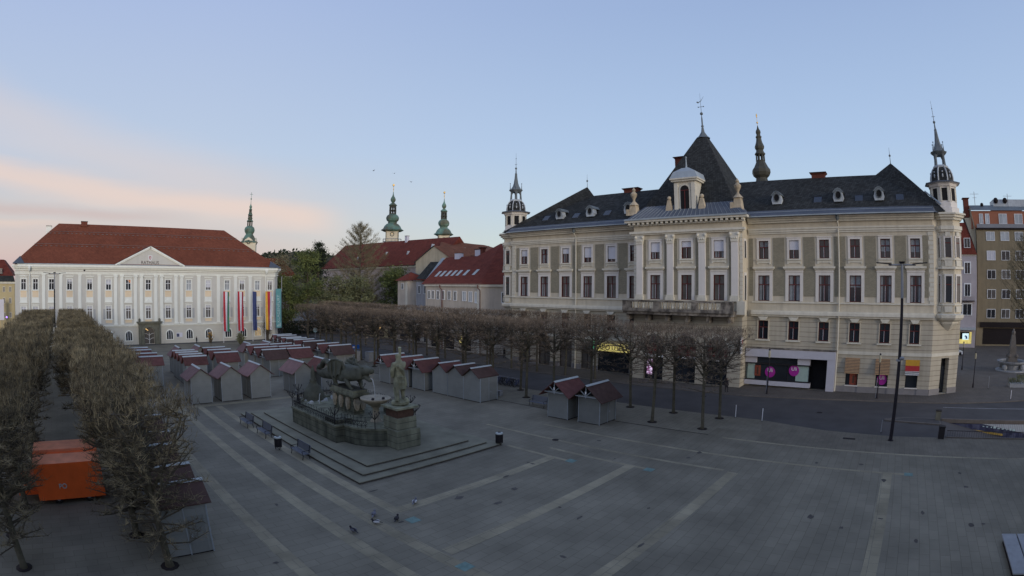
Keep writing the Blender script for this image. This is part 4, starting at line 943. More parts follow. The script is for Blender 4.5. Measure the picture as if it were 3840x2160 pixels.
# slim tower behind the town hall
x, y = 79.5, 215.8
r = thing('church_spire', (x, y, 0), 'slender green copper spire with four tiers behind the town hall roof', 'church tower')
g = mb('tower_wall'); g.prism([(x+4.4*math.cos(R(k*90+20)), y+4.4*math.sin(R(k*90+20))) for k in range(4)], 0, 30.2)
for k in range(4):
    t = R(k*90+65); n = (math.cos(t), math.sin(t)); FF = Fr((x+n[0]*3.08, y+n[1]*3.08), (-n[1], n[0]), n)
    g.use('tower_wall').ext(FF, [(-2.2, 30.1), (2.2, 30.1), (1.6, 31.6), (0, 32.6), (-1.6, 31.6)], -1.5, .25)
g.build('wall', r)
for k in range(4):
    t = R(k*90+65); n = (math.cos(t), math.sin(t)); FF = Fr((x+n[0]*3.08, y+n[1]*3.08), (-n[1], n[0]), n)
    q = mb('copper_dark'); q.ext(FF, [(.9*math.cos(j*.3927), 30.6+.9*math.sin(j*.3927)) for j in range(16)], .26, .3); q.use('tower_wall').ext(FF, [(.5*math.cos(j*.3927), 30.6+.5*math.sin(j*.3927)) for j in range(16)], .301, .33); q.build('clock', r)
g = mb('copper'); g.lathe([(4.0, 30.4), (4.1, 30.7), (3.1, 31.8), (2.3, 33.2), (1.7, 34.0), (1.8, 34.4), (2.3, 35.1), (2.45, 35.9), (2.2, 36.8), (1.4, 37.4), (1.2, 37.6)], x, y, 8, 0); g.build('copper_roof', r)
g = mb('copper_dark')
for z0, z1, rr in ((37.5, 39.6, 1.05), (41.2, 42.2, .75), (43.6, 44.5, .45)):
    for k in range(6): t = R(60*k); g.tube([(x+rr*math.cos(t), y+rr*math.sin(t), z0), (x+rr*math.cos(t), y+rr*math.sin(t), z1)], .2, 4)
g.build('lantern', r)
g = mb('copper')
for pr in ([(1.4, 39.4), (1.55, 39.6), (1.1, 40.1), (.9, 40.3), (1.1, 40.6), (1.15, 40.9), (.8, 41.3)], [(1.0, 42.1), (1.15, 42.3), (.75, 42.8), (.85, 43.1), (.5, 43.6)], [(.6, 44.4), (.75, 44.6), (.4, 45.0), (.6, 45.5), (.62, 45.9), (.3, 46.4), (.1, 47.2), (.08, 48.8)]): g.lathe(pr, x, y, 8)
g.sphere((x, y, 49.1), .33, 7, 5); g.tube([(x, y, 49), (x, y, 52)], .07, 4); g.tube([(x-.7, y+.25, 51.1), (x+.7, y-.25, 51.1)], .07, 4); g.build('spire', r)
# dark baroque spire behind the palace
x, y = 136.0, 33.5
r = thing('dark_spire', (x, y, 0), 'dark baroque bulb spire with gold tip behind the palace roof', 'church tower')
g = mb('tower_wall'); g.prism([(x-2, y-2), (x+2, y-2), (x+2, y+2), (x-2, y+2)], 0, 40.2); g.build('wall', r)
g = mb('copper_dark'); g.lathe([(1.75, 40.0), (1.9, 40.3), (1.65, 40.9), (1.6, 41.4), (2.3, 42.0), (2.62, 42.8), (2.55, 43.6), (2.0, 44.3), (1.65, 45.0), (1.3, 45.7), (1.25, 46.0)], x, y, 8, 0)
g.lathe([(1.4, 47.6), (1.55, 47.9), (1.15, 48.4), (1.0, 48.9), (1.3, 49.4), (1.38, 49.9), (1.1, 50.6), (.85, 51.3), (.72, 52.2), (.9, 52.6), (.62, 52.9), (.55, 53.3), (.72, 53.8), (.65, 54.3), (.3, 54.9), (.08, 55.8)], x, y, 8, 0); g.build('copper_roof', r)
g = mb('copper_dark')
for k in range(8): t = R(45*k); g.tube([(x+1.15*math.cos(t), y+1.15*math.sin(t), 45.9), (x+1.1*math.cos(t), y+1.1*math.sin(t), 47.7)], .2, 4)
g.lathe([(1.2, 45.9), (1.3, 46.1)], x, y, 8, 0); g.build('lantern', r)
g = mb('gold'); g.sphere((x, y, 56.6), .28, 7, 5); g.tube([(x, y, 55.7), (x, y, 58.4)], .07, 4); g.sphere((x, y, 58.6), .3, 6, 4, (.7, .7, 2)); g.build('finial', r)

# ------------------------------------------------------------ houses between town hall and palace
def pbox(g, x0, x1, y0, y1, z0, z1): g.box(x0, x1, y0, y1, z0, z1)
def simple_win(F, u, w, z0, z1, root, m='glass', tr='white_wood', k=.12):
    g = mb(m); g.fb(F, u-w/2, u+w/2, z0, z1, .0, .04); o = g.build('window', root)
    g = mb(tr); g.fb(F, u-w/2-k, u-w/2, z0-.1, z1+k, 0, .09); g.fb(F, u+w/2, u+w/2+k, z0-.1, z1+k, 0, .09); g.fb(F, u-w/2, u+w/2, z1, z1+k, 0, .09); g.fb(F, u-w/2, u+w/2, z0-.1, z0, 0, .12); g.fb(F, u-.04, u+.04, z0, z1, .041, .07); g.build('frame', o); return o
lr = thing('corner_house', (72, 79, 0), 'cream two storey corner house with red roof and a row of bright skylights', 'building')
g = mb('cream_wall'); g.prism([(72, 70.8), (75.6, 63), (90, 63), (90, 87.2), (72, 87.2)], 0, 13.3); g.use('bank_trim').prism([(71.7, 70.7), (75.4, 62.5), (90, 62.5), (90, 87.4), (71.7, 87.4)], 12.9, 13.4); g.fb(Fr((72, 0), (0, 1), (-1, 0)), 69.6+1.3, 71.8, 0, 12.9, .0, .1); g.build('wall', lr)
g = mb('red_tile2'); A_ = (71.6, 88.3, 13.3); B_ = (71.6, 70.6, 13.3); C_ = (75.3, 62.4, 13.4); P_ = (83, 75.9, 22.0); K_ = (80.1, 79.9, 19.35); L_ = (80.2, 89.9, 19.4)
g.face([A_, B_, P_, K_, L_]); g.face([B_, C_, P_]); g.face([C_, (92, 62.4, 13.4), (88, 75.9, 22), P_]); g.face([L_, K_, P_, (88, 75.9, 22), (92, 88, 13.4)]); g.face([A_, L_, (92, 88, 13.4)]); rf = g.build('roof', lr)
FL = Fr((72, 0), (0, 1), (-1, 0))
for a, b, c, d in ((86.26, 85.86, 10.35, 11.95), (84.97, 84.56, 10.33, 11.95), (83.47, 82.99, 10.29, 11.96), (81.87, 81.35, 10.27, 11.96), (79.93, 79.47, 10.27, 11.9), (78.17, 77.71, 10.16, 11.87), (75.69, 75.04, 10.12, 11.85), (73.88, 73.35, 9.97, 11.83), (72.2, 71.6, 9.81, 11.8)):
    simple_win(FL, (a+b)/2, abs(a-b)+.25, c, d, lr, 'glass' if a > 76 else 'glass_pale')
dd = Vector((3.6, -7.8)).normalized(); FR = Fr((72, 70.8), (dd.x, dd.y), (dd.y, -dd.x)); simple_win(FR, 4.6, .9, 10.0, 11.8, lr)
for u in (85, 81, 77, 73): simple_win(FL, u, 1.4, 5.6, 7.6, lr); 
for u in (84, 79.6, 74.8):
    g = mb('glass'); g.fb(FL, u-1.3, u+1.3, .4, 3.6, .02, .06); g.build('shop_window', lr)
g = mb('glow_yellow'); g.fb(FL, 75.5, 76.5, 1.6, 3.4, .1, .3); g.build('lit_sign', lr)
for y in (79.2+3.0, 71.3):
    g = mb('brick_chim'); g.tube([(71.55, y, 13.2), (71.6, y, 12.6), (71.85, y-.35, 12.2), (71.85, y-.4, 0)], .09, 6); g.build('downpipe', lr)
for a, b in (((73.91, 86.24, 14.83), (75.58, 86.39, 16.03)), ((73.97, 84.7, 14.87), (75.62, 84.83, 16.06)), ((74.02, 83.03, 14.91), (75.66, 83.14, 16.08)), ((74.08, 81.39, 14.95), (75.69, 81.49, 16.11)), ((74.13, 79.87, 14.98), (75.73, 79.95, 16.14)), ((74.18, 77.86, 15.02), (75.76, 77.92, 16.16)), ((74.28, 75.26, 15.09), (75.84, 75.3, 16.22)), ((78.97, 76.48, 18.47), (80.49, 76.53, 19.57))):
    g = mb('glass_pale'); w = .42; a = Vector(a); b = Vector(b); up = Vector((-.06, 0, .12)); n = Vector((0, w, 0))
    v = [a-n+up, a+n+up, b+n+up, b-n+up]; g.use('ridge_cap').face(v); g.use('slot')
    n2 = Vector((0, w+.07, 0)); lo_ = [a-n2, a+n2, b+n2, b-n2]
    for i in range(4): g.face([v[i], v[(i+1) % 4], lo_[(i+1) % 4], lo_[i]])
    g.build('skylight', rf)
chimney(79.4, 80.6, 84.8, 86.3, 17, 20.2, rf, 'white_paint', .03)
g = mb('white_paint'); g.box(83, 84.6, 82.0, 83.6, 17, 21.0); g.use('slot').box(82.9, 84.7, 81.9, 83.7, 21.0, 21.1); g.build('chimney', rf); chimney(81.6, 82.4, 79.8, 80.6, 19, 21.3, rf)
# long abbey roof
ab = thing('abbey', (90, 140, 0), 'very long pale building with a huge weathered red roof below the onion towers', 'building')
g = mb('tower_pink'); g.box(90.5, 106, 105, 167.5, 0, 18.4); g.use('bank_trim').box(90.2, 106.3, 104.8, 167.8, 18.0, 18.5); g.build('wall', ab)
g = mb('red_tile2'); g.face([(89.8, 104, 18.6), (89.8, 168, 18.6), (97.5, 163.5, 27.0), (97.5, 104, 26.2)]); g.face([(105, 104, 18.6), (105, 168, 18.6), (97.5, 163.5, 27.0), (97.5, 104, 26.2)]); g.face([(89.8, 168, 18.6), (105, 168, 18.6), (97.5, 163.5, 27)])
g.face([(89.8, 104, 18.6), (97.5, 104, 26.2), (105, 104, 18.6)]); rf = g.build('roof', ab)
FA = Fr((90.5, 0), (0, 1), (-1, 0))
for k in range(12):
    u = 109+k*4.8; simple_win(FA, u, 1.0, 12.8, 14.8, ab, 'glass_room', 'tower_pink'); simple_win(FA, u, 1.0, 8.4, 10.4, ab, 'glass_room', 'tower_pink')
for y, t in ((121, .42), (132, .45), (147, .35), (112, .62)):
    x = 89.8+t*7.7; z = 18.6+t*8; g = mb('lead_light'); g.prism([(x-.2, y-.35), (x+1.4, y-.35), (x+1.4, y+.35), (x-.2, y+.35)], z, z+.1, [(x+.2, y-.02), (x+2.2, y-.02), (x+2.2, y+.02), (x+.2, y+.02)]); g.prism([(x-.2, y-.35), (x+.9, y), (x-.2, y+.35)], z-.2, z+.9, [(x-.1, y-.02), (x+.9, y), (x-.1, y+.02)]); g.build('roof_vent', rf)
chimney(96.8, 97.7, 126.4, 127.4, 24.5, 27.9, rf, 'white_paint', .05)
# gable house
gh = thing('gable_house', (84, 97, 0), 'pale yellow windowless gable end beside the abbey roof', 'building')
g = mb('gable_wall'); FG = Fr((82, 0), (0, 1), (-1, 0)); g.ext(FG, [(103.3, 0), (103.3, 18.9), (96.4, 22.3), (89.4, 18.7), (89.4, 0)], -14, 0); g.build('wall', gh)
g = mb('zinc'); g.face([(81.7, 103.9, 18.6), (81.7, 96.4, 22.5), (96, 96.4, 22.5), (96, 103.9, 18.6)]); g.use('brown_tile').face([(81.7, 96.4, 22.5), (81.7, 88.9, 18.6), (96, 88.9, 18.6), (96, 96.4, 22.5)])
g.use('lead').face([(82.6, 105.5, 17.9), (82.6, 103.3, 18.9), (88, 103.3, 21.6), (88, 105.5, 19.0)]); g.build('roof', gh)
# tan roof behind
th = thing('hipped_house', (100, 96, 0), 'large house with broad brown hipped roof and small dormer windows right of the gable', 'building')
g = mb('cream_wall'); g.box(90.8, 112, 80, 103, 0, 20.3); g.build('wall', th)
sc_ = 92/80; q = lambda y, z, X=92: (X, y*X/80, 13+(z-13)*X/80)
g = mb('brown_tile'); g.face([(90, 104, 22.0), (90, 91, 20.2), (96.5, 92, 23.0), (98, 106, 24.9), (96, 110, 25)]); 
v1 = q(93.49, 23.16, 98); v2 = q(87.36, 22.65, 98); v3 = q(80.42, 19.1, 91); v4 = q(92.2, 19.5, 91)
g.face([v4, v3, v2, v1]); g.face([v3, (112, v3[1]-3, v3[2]), (110, v2[1], v2[2]), v2]); g.face([v1, v2, (110, v2[1], v2[2]), (110, v1[1], v1[2])]); rf = g.build('roof', th)
g = mb('bank_trim'); a = q(92.2, 21.27, 93.6); b = q(83.5, 21.1, 93.6); g.tube([(a[0], a[1], a[2]+.1), (b[0], b[1], b[2]+.1)], .16, 4); g.build('gutter', rf)
for yy in (88.6, 85.9, 82.9):
    p = q(yy, 19.9, 91.8); g = mb('glass_pale'); w = .55
    g.face([(p[0], p[1]-w, p[2]-.4), (p[0], p[1]+w, p[2]-.4), (p[0]+.9, p[1]+w, p[2]+.5), (p[0]+.9, p[1]-w, p[2]+.5)]); g.build('skylight', rf)
# small hipped annex and dark roof
an = thing('annex_house', (80, 104, 0), 'small cream annex with a little red hipped roof left of the gable', 'building')
g = mb('cream_wall'); g.prism([(78, 105.3), (78, 101.3), (81.8, 98.3), (81.8, 105.3)], 0, 14.1); g.use('bank_trim').fb(Fr((78, 0), (0, 1), (-1, 0)), 101.3, 102.1, 0, 14, 0, .08); g.build('wall', an)
g = mb('red_tile2'); g.face([(77.5, 106, 14.2), (77.5, 100.9, 14.2), (80, 102.6, 16.3)]); g.face([(77.5, 100.9, 14.2), (82, 97.5, 14.4), (80, 102.6, 16.3)]); g.use('lead').face([(82, 97.5, 14.4), (82, 104, 16.3), (80, 102.6, 16.3)]); g.build('roof', an)
simple_win(Fr((78, 0), (0, 1), (-1, 0)), 103.3, .75, 12.2, 13.5, an)
dk = thing('narrow_house', (79, 93, 0), 'narrow grey house with steep dark slate roof between gable and corner house', 'building')
g = mb('grey_wall'); g.box(78, 86, 93.0, 98.0, 0, 13.9); g.use('cream_wall').box(76.6, 80, 88.6, 92.9, 0, 13.7); g.build('wall', dk)
g = mb('slate'); g.face([(76.6, 96.3, 14.6), (76.6, 92.6, 14.4), (79.8, 91.0, 18.5), (79.8, 95.0, 18.5)]); g.use('zinc_light').face([(76.5, 92.6, 14.5), (76.5, 91.6, 14.5), (79.8, 89.9, 19.3), (79.8, 91.0, 19.3)]); g.use('brown_tile').face([(76.4, 92.6, 14.3), (76.4, 88.9, 13.7), (79.8, 90.0, 19.0), (79.8, 91.0, 18.6)]); g.build('roof', dk)
for u, X, a, b in ((96.8, 78, 11.2, 13), (94.8, 78, 11.2, 13), (91.0, 76.6, 11.2, 12.6), (91.0, 76.6, 8.0, 9.4)): simple_win(Fr((X, 0), (0, 1), (-1, 0)), u, .7, a, b, dk)
# low shops at the street corner behind the tree belt
ls = thing('shop_building', (76, 112, 0), 'low pale shop building with dark show windows behind the bare street trees', 'building')
g = mb('yellow_wall'); g.box(76, 84, 103, 118, 0, 4.4); g.use('cream_wall').box(75.9, 84, 88.5, 102.9, 0, 5.0); g.use('lead_light').box(75.5, 84.5, 88.3, 118.4, 5.0, 5.2); g.build('wall', ls)
FS2 = Fr((75.9, 0), (0, 1), (-1, 0))
for u, m in ((91, 'glass'), (95.5, 'glass'), (100, 'glass_room'), (105, 'glass'), (109.8, 'glow_warm'), (113.5, 'glass'), (116.5, 'glass')):
    g = mb('glass'); g.fb(FS2, u-1.5, u+1.5, .4, 3.4, .01, .05); o = g.build('shop_window', ls)
    if m == 'glow_warm': g = mb(m); g.fb(FS2, u-.35, u+.35, 2.0, 3.3, .06, .1); g.build('lit_sign', ls)
# far left houses
yh = thing('yellow_house', (-24, 150, 0), 'yellow house with red mansard roof at the left edge of the square', 'building')
g = mb('yellow_wall'); g.box(-45, -17.2, 150, 165, 0, 13.4); g.use('bank_trim').box(-45.2, -17, 149.7, 165, 13.0, 13.5); g.build('wall', yh)
g = mb('slate'); g.face([(-45, 149.6, 13.5), (-17, 149.6, 13.5), (-17.6, 150.2, 15.0), (-45, 150.2, 15.0)]); g.use('red_tile2').face([(-45, 150.2, 15.0), (-17.6, 150.2, 15.0), (-21.5, 155, 19.2), (-45, 155, 19.2)]); g.face([(-17.6, 150.2, 15.0), (-17.6, 165, 15), (-21.5, 160, 19.2), (-21.5, 155, 19.2)]); g.build('roof', yh)
FY = Fr((0, 150), (1, 0), (0, -1))
for u in (-18.6, -20.6, -22.8, -25):
    for z in (11.0, 8.2, 4.6): simple_win(FY, u, .6, z, z+1.2, yh, 'glass_room', 'bank_trim')
g = mb('glass'); g.fb(Fr((0, 150.6), (1, 0), (0, -1)), -23, -21.2, 15.4, 16.8, -.2, .35); g.build('dormer', yh)
bb = thing('advertising_banner', (-19.5, 146, 0), 'white upright banner on the yellow house at far left', 'banner')
g = mb('white_paint'); g.box(-21.6, -20.1, 145.8, 145.9, 4.2, 9.2); g.use('lamp_grey').tube([(-20.85, 146.0, 0), (-20.85, 146.0, 9.3)], .06, 4); g.build('cloth', bb)
bl_ = thing('blue_lamp', (-18.5, 140, 0), 'small violet-blue street light at the far left', 'street light')
g = mb('glow_blue'); g.sphere((-18.55, 140, 5.2), .22, 8, 5); g.build('bulb', bl_); g = mb('lamp_black'); g.tube([(-18.55, 140, 0), (-18.55, 140, 5)], .06, 5); g.build('pole', bl_)
rh = thing('red_roofed_house', (62, 150, 0), 'house with orange-red hipped roof behind the right end of the town hall', 'building')
g = mb('cream_wall'); g.box(55.5, 70, 148, 162, 0, 15.6); g.build('wall', rh)
g = mb('red_tile'); g.face([(55, 147.5, 15.8), (70.5, 147.5, 15.8), (67.2, 152, 21), (56, 152, 21)]); g.face([(70.5, 147.5, 15.8), (70.5, 162, 15.8), (67.2, 157, 21), (67.2, 152, 21)]); g.face([(56, 152, 21), (67.2, 152, 21), (67.2, 157, 21), (56, 157, 21)]); g.build('roof', rh)
for u in (61, 65, 68.5): simple_win(Fr((0, 148), (1, 0), (0, -1)), u, 1.0, 11.5, 13.5, rh, 'glass_room')

# ------------------------------------------------------------ houses at the right edge
X = 134.5; FT = Fr((X, 0), (0, 1), (-1, 0))
tn = thing('apartment_block', (X, -36, 0), 'tan apartment block with set-back orange top floor at the right edge', 'building')
g = mb('tan_wall'); g.box(X, X+14, -62, -24.6, 0, 26.9); g.use('orange_wall').box(X+.9, X+13, -62, -23.6, 27.3, 31.4); g.use('gable_wall').face([(X, -24.58, 0), (X+14, -24.58, 0), (X+14, -23.3, 33), (X+.8, -23.3, 32.6), (X, -24.4, 27)]); g.use('slot').box(X-.4, X+1, -62, -24.8, 26.9, 27.3); g.use('lamp_grey').box(X-.3, X-.2, -62, -24.8, 27.3, 28.2); g.build('wall', tn)
g = mb('lead'); g.face([(X+.5, -62, 31.5), (X+.5, -23, 31.5), (X+5, -22.6, 33.3), (X+5, -62, 33.3)]); g.use('lead_light').box(X+4, X+9, -41, -31, 32.5, 34.6); rf = g.build('roof', tn)
for i, (z0, z1) in enumerate(((24.4, 26.3), (19.9, 21.9), (15.6, 17.5), (11.1, 13.0), (6.6, 8.5))):
    for k in range(8):
        u = -28.6-k*4.25
        m = ('glass_pale' if i == 0 else 'blind' if (i == 1 and k == 0) else 'glass_room' if (i+k) % 2 else 'glass')
        simple_win(FT, u, 2.3, z0, z1, tn, m)
FO = Fr((X+.9, 0), (0, 1), (-1, 0))
for u, w in ((-26.4, .9), (-28.2, 1.0), (-32.8, 2.2), (-37.5, 2.2), (-42, 2.2)): simple_win(FO, u, w, 28.4, 30.6, tn, 'glass_pale')
g = mb('slot'); g.fb(FT, -62, -25.5, 4.4, 5.6, .01, .5); g.fb(FT, -45, -26.5, .5, 4.2, .02, .06); o = g.build('shop_front', tn)
chimney(X+1.5, X+3, -23.2, -21.8, 30, 34.6, rf, 'brick_chim', .3)
for y, z in ((-25.5, 36.5), (-35.5, 36.0)):
    g = mb('lamp_grey'); g.tube([(X+4, y, 32.5), (X+4, y, z)], .07, 4); g.tube([(X+4, y-1.3, z-.6), (X+4, y+1.3, z-.6)], .05, 4); g.tube([(X+4, y-.6, z-1.5), (X+4, y+.6, z-1.5)], .05, 4); g.build('aerial', rf)
for y in (-27.5, -31.8, -34.6):
    g = mb('slot'); g.sphere((X+4, y, 34.3 if y < -30 else 33.3), .75 if y < -30 else .5, 8, 5); g.build('vent_cowl', rf)
nh = thing('narrow_gabled_house', (129, -21.8, 0), 'narrow pale pink house with dark steep gable, balcony and lit shop at street level', 'building')
X2 = 129.5; FN = Fr((X2, 0), (0, 1), (-1, 0))
g = mb('pink_pale'); g.box(X2, X2+10, -23.45, -15, 0, 21.2); g.use('bank_trim').box(X2-.15, X2+10, -23.45, -15, 20.6, 21.0); g.build('wall', nh)
g = mb('red_tile2'); g.face([(X2-.3, -23.6, 20.8), (X2-.3, -15, 20.8), (X2+2, -15, 28), (X2+2, -21.0, 28.2)]); g.use('slot').face([(X2-.3, -23.6, 20.8), (X2+8, -23.6, 20.8), (X2+4, -20.5, 30.5), (X2+2, -20.8, 29.5)]); g.build('roof', nh)
simple_win(FN, -21.0, 1.5, 22.4, 24.4, nh)
for z0, z1 in ((16.6, 19), (11.6, 14.2), (7.4, 9.8)): simple_win(FN, -20.9, 1.4 if z0 > 8 else 2.2, z0, z1, nh, k=.25)
g = mb('iron'); g.fb(FN, -22.8, -19.3, 10.4, 10.6, 0, .9)
for k in range(12): g.fb(FN, -22.8+k*.3, -22.77+k*.3, 10.6, 11.5, .84, .87)
g.build('balcony', nh)
g = mb('glow_yellow'); g.fb(FN, -22.4, -18.5, 1.0, 3.6, .02, .04); g.use('dark_in').fb(FN, -21.8, -19.2, 2.0, 3.6, .045, .06); g.use('glow_screen2').fb(FN, -21.6, -19.9, 1.9, 3.3, .1, .2); g.use('f_blue').ext(FN, [(-21.3, 2.1), (-20.8, 2.1), (-20.75, 2.5), (-20.4, 2.7), (-20.8, 2.9), (-21.2, 2.6)], .21, .24); g.build('lit_shop_window', nh)
g = mb('lead_light'); g.fb(FN, -23.2, -17, 4.1, 4.6, 0, 1.2); g.build('canopy', nh)
lettering('MODE', .55, 'bank_trim', FN, -20.6, .05, 5.6, nh) if False else None

# ------------------------------------------------------------ skin helper for organic figures
def skin(name, verts, edges, radii, mats, parent=None, levels=1, root=0):
    me = bpy.data.meshes.new(name); me.from_pydata([Vector(v) for v in verts], edges, []); me.materials.append(MATS[mats])
    o = bpy.data.objects.new(name, me); col.objects.link(o)
    m = o.modifiers.new('skin', 'SKIN'); me.skin_vertices or True
    if not me.skin_vertices: 
        bpy.context.view_layer.objects.active = o
    sv = me.skin_vertices[0].data
    for i, r in enumerate(radii):
        sv[i].radius = (r, r) if not isinstance(r, tuple) else r
        sv[i].use_root = (i == root)
    m.use_smooth_shade = True
    s = o.modifiers.new('sub', 'SUBSURF'); s.levels = levels; s.render_levels = levels
    if parent:
        o.parent = parent
        if parent.type == 'EMPTY': o.matrix_parent_inverse = Matrix.Translation(-parent.location)
    return o

# ------------------------------------------------------------ dragon fountain
fo = thing('fountain_basin', (24.4, 40, 0), 'stone fountain basin with rounded ends on three wide steps, iron flower railing on its rim', 'fountain')
st = mb('fount_step')
for i, (d, z0, z1) in enumerate(((0, 0, .17), (.85, .17, .32), (1.9, .32, .47))):
    x0, x1, y0, y1 = 17.5+d, 31.3-d, 28.4+d, 51.4-d
    st.use('fount_step').prism([(x0, y0), (x1, y0), (x1, y1), (x0, y1)], z1-.05, z1)
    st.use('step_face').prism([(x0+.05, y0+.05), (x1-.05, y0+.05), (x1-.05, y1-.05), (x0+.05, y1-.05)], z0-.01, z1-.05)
stp = st.build('fountain_steps'); tag(stp, 'three wide square stone steps around the dragon fountain', 'steps')
def apse(cx, cy, r, a0, a1, n=9): return [(cx+r*math.cos(R(a0+(a1-a0)*k/n)), cy+r*math.sin(R(a0+(a1-a0)*k/n))) for k in range(n+1)]
def outline(e=0):
    return [(20.4-e, 44.4+e), (20.4-e, 36.3-e), (21.2-e, 36.25-e)]+apse(24.4, 36.1, 3.2+e, 182, 358)+[(27.6+e, 36.25-e), (28.4+e, 36.3-e), (28.4+e, 44.4+e), (27.6+e, 44.45+e)]+apse(24.4, 44.5, 3.2+e, 2, 178)+[(21.2-e, 44.45+e)]
g = mb('fount_stone'); ou = outline(); n = len(ou); inn = outline(-.45)
g.idx([(x, y, .45) for x, y in ou]+[(x, y, 1.8) for x, y in ou], [(i, (i+1) % n, n+(i+1) % n, n+i) for i in range(n)])
ou2 = outline(.1)
g.use('fount_light').idx([(x, y, 1.8) for x, y in ou2]+[(x, y, 1.95) for x, y in ou2]+[(x, y, 1.95) for x, y in inn]+[(x, y, .8) for x, y in inn], [(i, (i+1) % n, n+(i+1) % n, n+i) for i in range(n)]+[(n+i, n+(i+1) % n, 2*n+(i+1) % n, 2*n+i) for i in range(n)]+[(2*n+i, 2*n+(i+1) % n, 3*n+(i+1) % n, 3*n+i) for i in range(n)]+[tuple(range(n))])
g.build('basin_wall', fo)
g = mb('water'); g.face([(x, y, 1.35) for x, y in outline(-.44)]); tag(g.build('water', fo), kind=None)
# pier of Hercules
g = mb('fount_light'); g.box(23.25, 25.5, 31.75, 34.0, .45, 1.95); g.box(23.45, 25.3, 31.95, 33.8, 1.95, 2.9); g.box(23.35, 25.4, 31.85, 33.9, 1.85, 1.96)
g.use('red_granite').box(23.6, 25.15, 32.1, 33.65, 2.9, 3.6); g.use('hercules').box(23.3, 25.45, 31.8, 33.95, 3.6, 3.75); g.build('pier', fo)
# dragon pedestal
g = mb("fount_stone"); g.box(23.85, 24.95, 38.9, 42.4, .8, 3.45); g.use("fount_light").box(23.55, 25.25, 38.45, 42.6, 3.45, 3.75); g.box(23.65, 25.15, 38.6, 42.4, 3.75, 4.02); pd = g.build("dragon_pedestal", fo)
g = mb('fount_stone'); g.box(20.6, 22.2, 36.5, 38.3, .5, 2.3); g.box(26.6, 28.2, 36.5, 38.3, .5, 2.3); g.build('rim_block', fo)
for nx, ny, x, y in ((-1, 0, 23.82, 42.0), (-1, 0, 23.82, 40.9), (-1, 0, 23.82, 39.7), (0, -1, 24.1, 38.85), (0, -1, 24.75, 38.85)):
    FF = Fr((x, y), (-ny, nx) if nx else (1, 0), (nx, ny)); g = mb('shield')
    pts = [(.34*math.sin(t*.449)*(.8 if math.cos(t*.449) < 0 else 1), 2.75+.58*math.cos(t*.449)) for t in range(14)]
    g.ext(FF, pts, .0, .16); g.ext(FF, [(a*.6, 2.75+(b-2.75)*.6) for a, b in pts], .16, .24); g.build('shield', fo)
# bowl
g = mb('shield'); g.lathe([(.75, 1.2), (.7, 1.7), (.55, 1.8), (.3, 2.1), (.28, 2.9), (.5, 3.15), (1.0, 3.45), (1.3, 3.7), (1.32, 3.8), (1.2, 3.8)], 24.3, 36.1, 18); bo = g.build('water_bowl', fo, True)
g = mb('foam'); g.lathe([(1.2, 3.76), (1.19, 3.765)], 24.3, 36.1, 18); g.build('bowl_water', bo)
g = mb('pigeon_dark'); g.sphere((23.5, 35.3, 3.9), .12, 6, 4, (1.4, 1, 1)); g.sphere((24.4, 35.1, 3.9), .12, 6, 4, (1.4, 1, 1)); g.build('spout_head', bo)
g = mb('foam'); g.tube([(24.4, 36.9, 5.3), (24.4, 36.6, 5.2), (24.38, 36.35, 4.7), (24.35, 36.2, 3.8)], [.05, .05, .04, .05], 5); g.tube([(24.0, 45.4, 2.6), (23.7, 45.0, 2.5), (23.5, 44.7, 2.0), (23.4, 44.5, 1.36)], .05, 4); g.build('water_jet', fo)
# bell shaped grotto at the back
g = mb('dragon'); g.lathe([(1.25, 1.5), (1.2, 1.9), (1.0, 2.5), (.75, 3.0), (.5, 3.3), (.36, 3.55), (.42, 3.7), (.25, 3.8), (.22, 4.4), (.1, 5.0), (.03, 5.15)], 24.1, 47.0, 12)
gt = g.build('grotto_bell', fo, True)
g = mb('foam')
rr_ = random.Random(5)
for k in range(34): a = rr_.uniform(0, 6.28); d = rr_.uniform(.9, 1.9); g.sphere((24.1+d*math.cos(a), 46.4+d*math.sin(a), 1.5+rr_.uniform(0, .35)), rr_.uniform(.12, .3), 6, 4)
g.build('white_water', fo)
g = mb('shield'); g.lathe([(1.9, 1.3), (2.0, 1.45), (1.5, 1.6)], 24.1, 46.4, 14); g.build('grotto_base', fo)
# railing
g = mb('iron'); rim = outline(-.1); tot = 0
for (a, b) in zip(rim, rim[1:]+rim[:1]):
    a = Vector((*a, 1.95)); b = Vector((*b, 1.95)); L = (b-a).length
    if (a.y < 34.2 and b.y < 34.2): continue
    m = max(1, int(L/.3)); g.tube([a+Vector((0, 0, .18)), b+Vector((0, 0, .18))], .025, 3); g.tube([a+Vector((0, 0, .5)), b+Vector((0, 0, .5))], .025, 3)
    for k in range(m):
        p = a.lerp(b, (k+.5)/m); hh = .72+.2*rr_.random(); g.tube([p, p+Vector((0, 0, hh))], .02, 3)
        for s in (-1, 1):
            d = (b-a).normalized()*s*.16; g.tube([p+Vector((0, 0, .2)), p+d+Vector((0, 0, .38)), p+d*.6+Vector((0, 0, .6)), p+d*.1+Vector((0, 0, .5))], .018, 3)
        g.sphere(p+Vector((0, 0, hh)), .045, 5, 3)
for (x, y) in ((20.5, 44.5), (20.5, 36.5), (28.3, 44.5), (28.3, 36.5), (22.5, 47.3), (26.3, 47.3), (26.5, 33.6), (22.4, 33.5)):
    g.tube([(x, y, 1.95), (x, y, 3.1)], .035, 4)
    for k in range(7):
        a = R(51*k); g.tube([(x, y, 2.7), (x+.28*math.cos(a), y+.28*math.sin(a), 3.0), (x+.42*math.cos(a), y+.42*math.sin(a), 3.25)], .022, 3); g.sphere((x+.42*math.cos(a), y+.42*math.sin(a), 3.27), .06, 5, 3)
g.build('railing', fo)
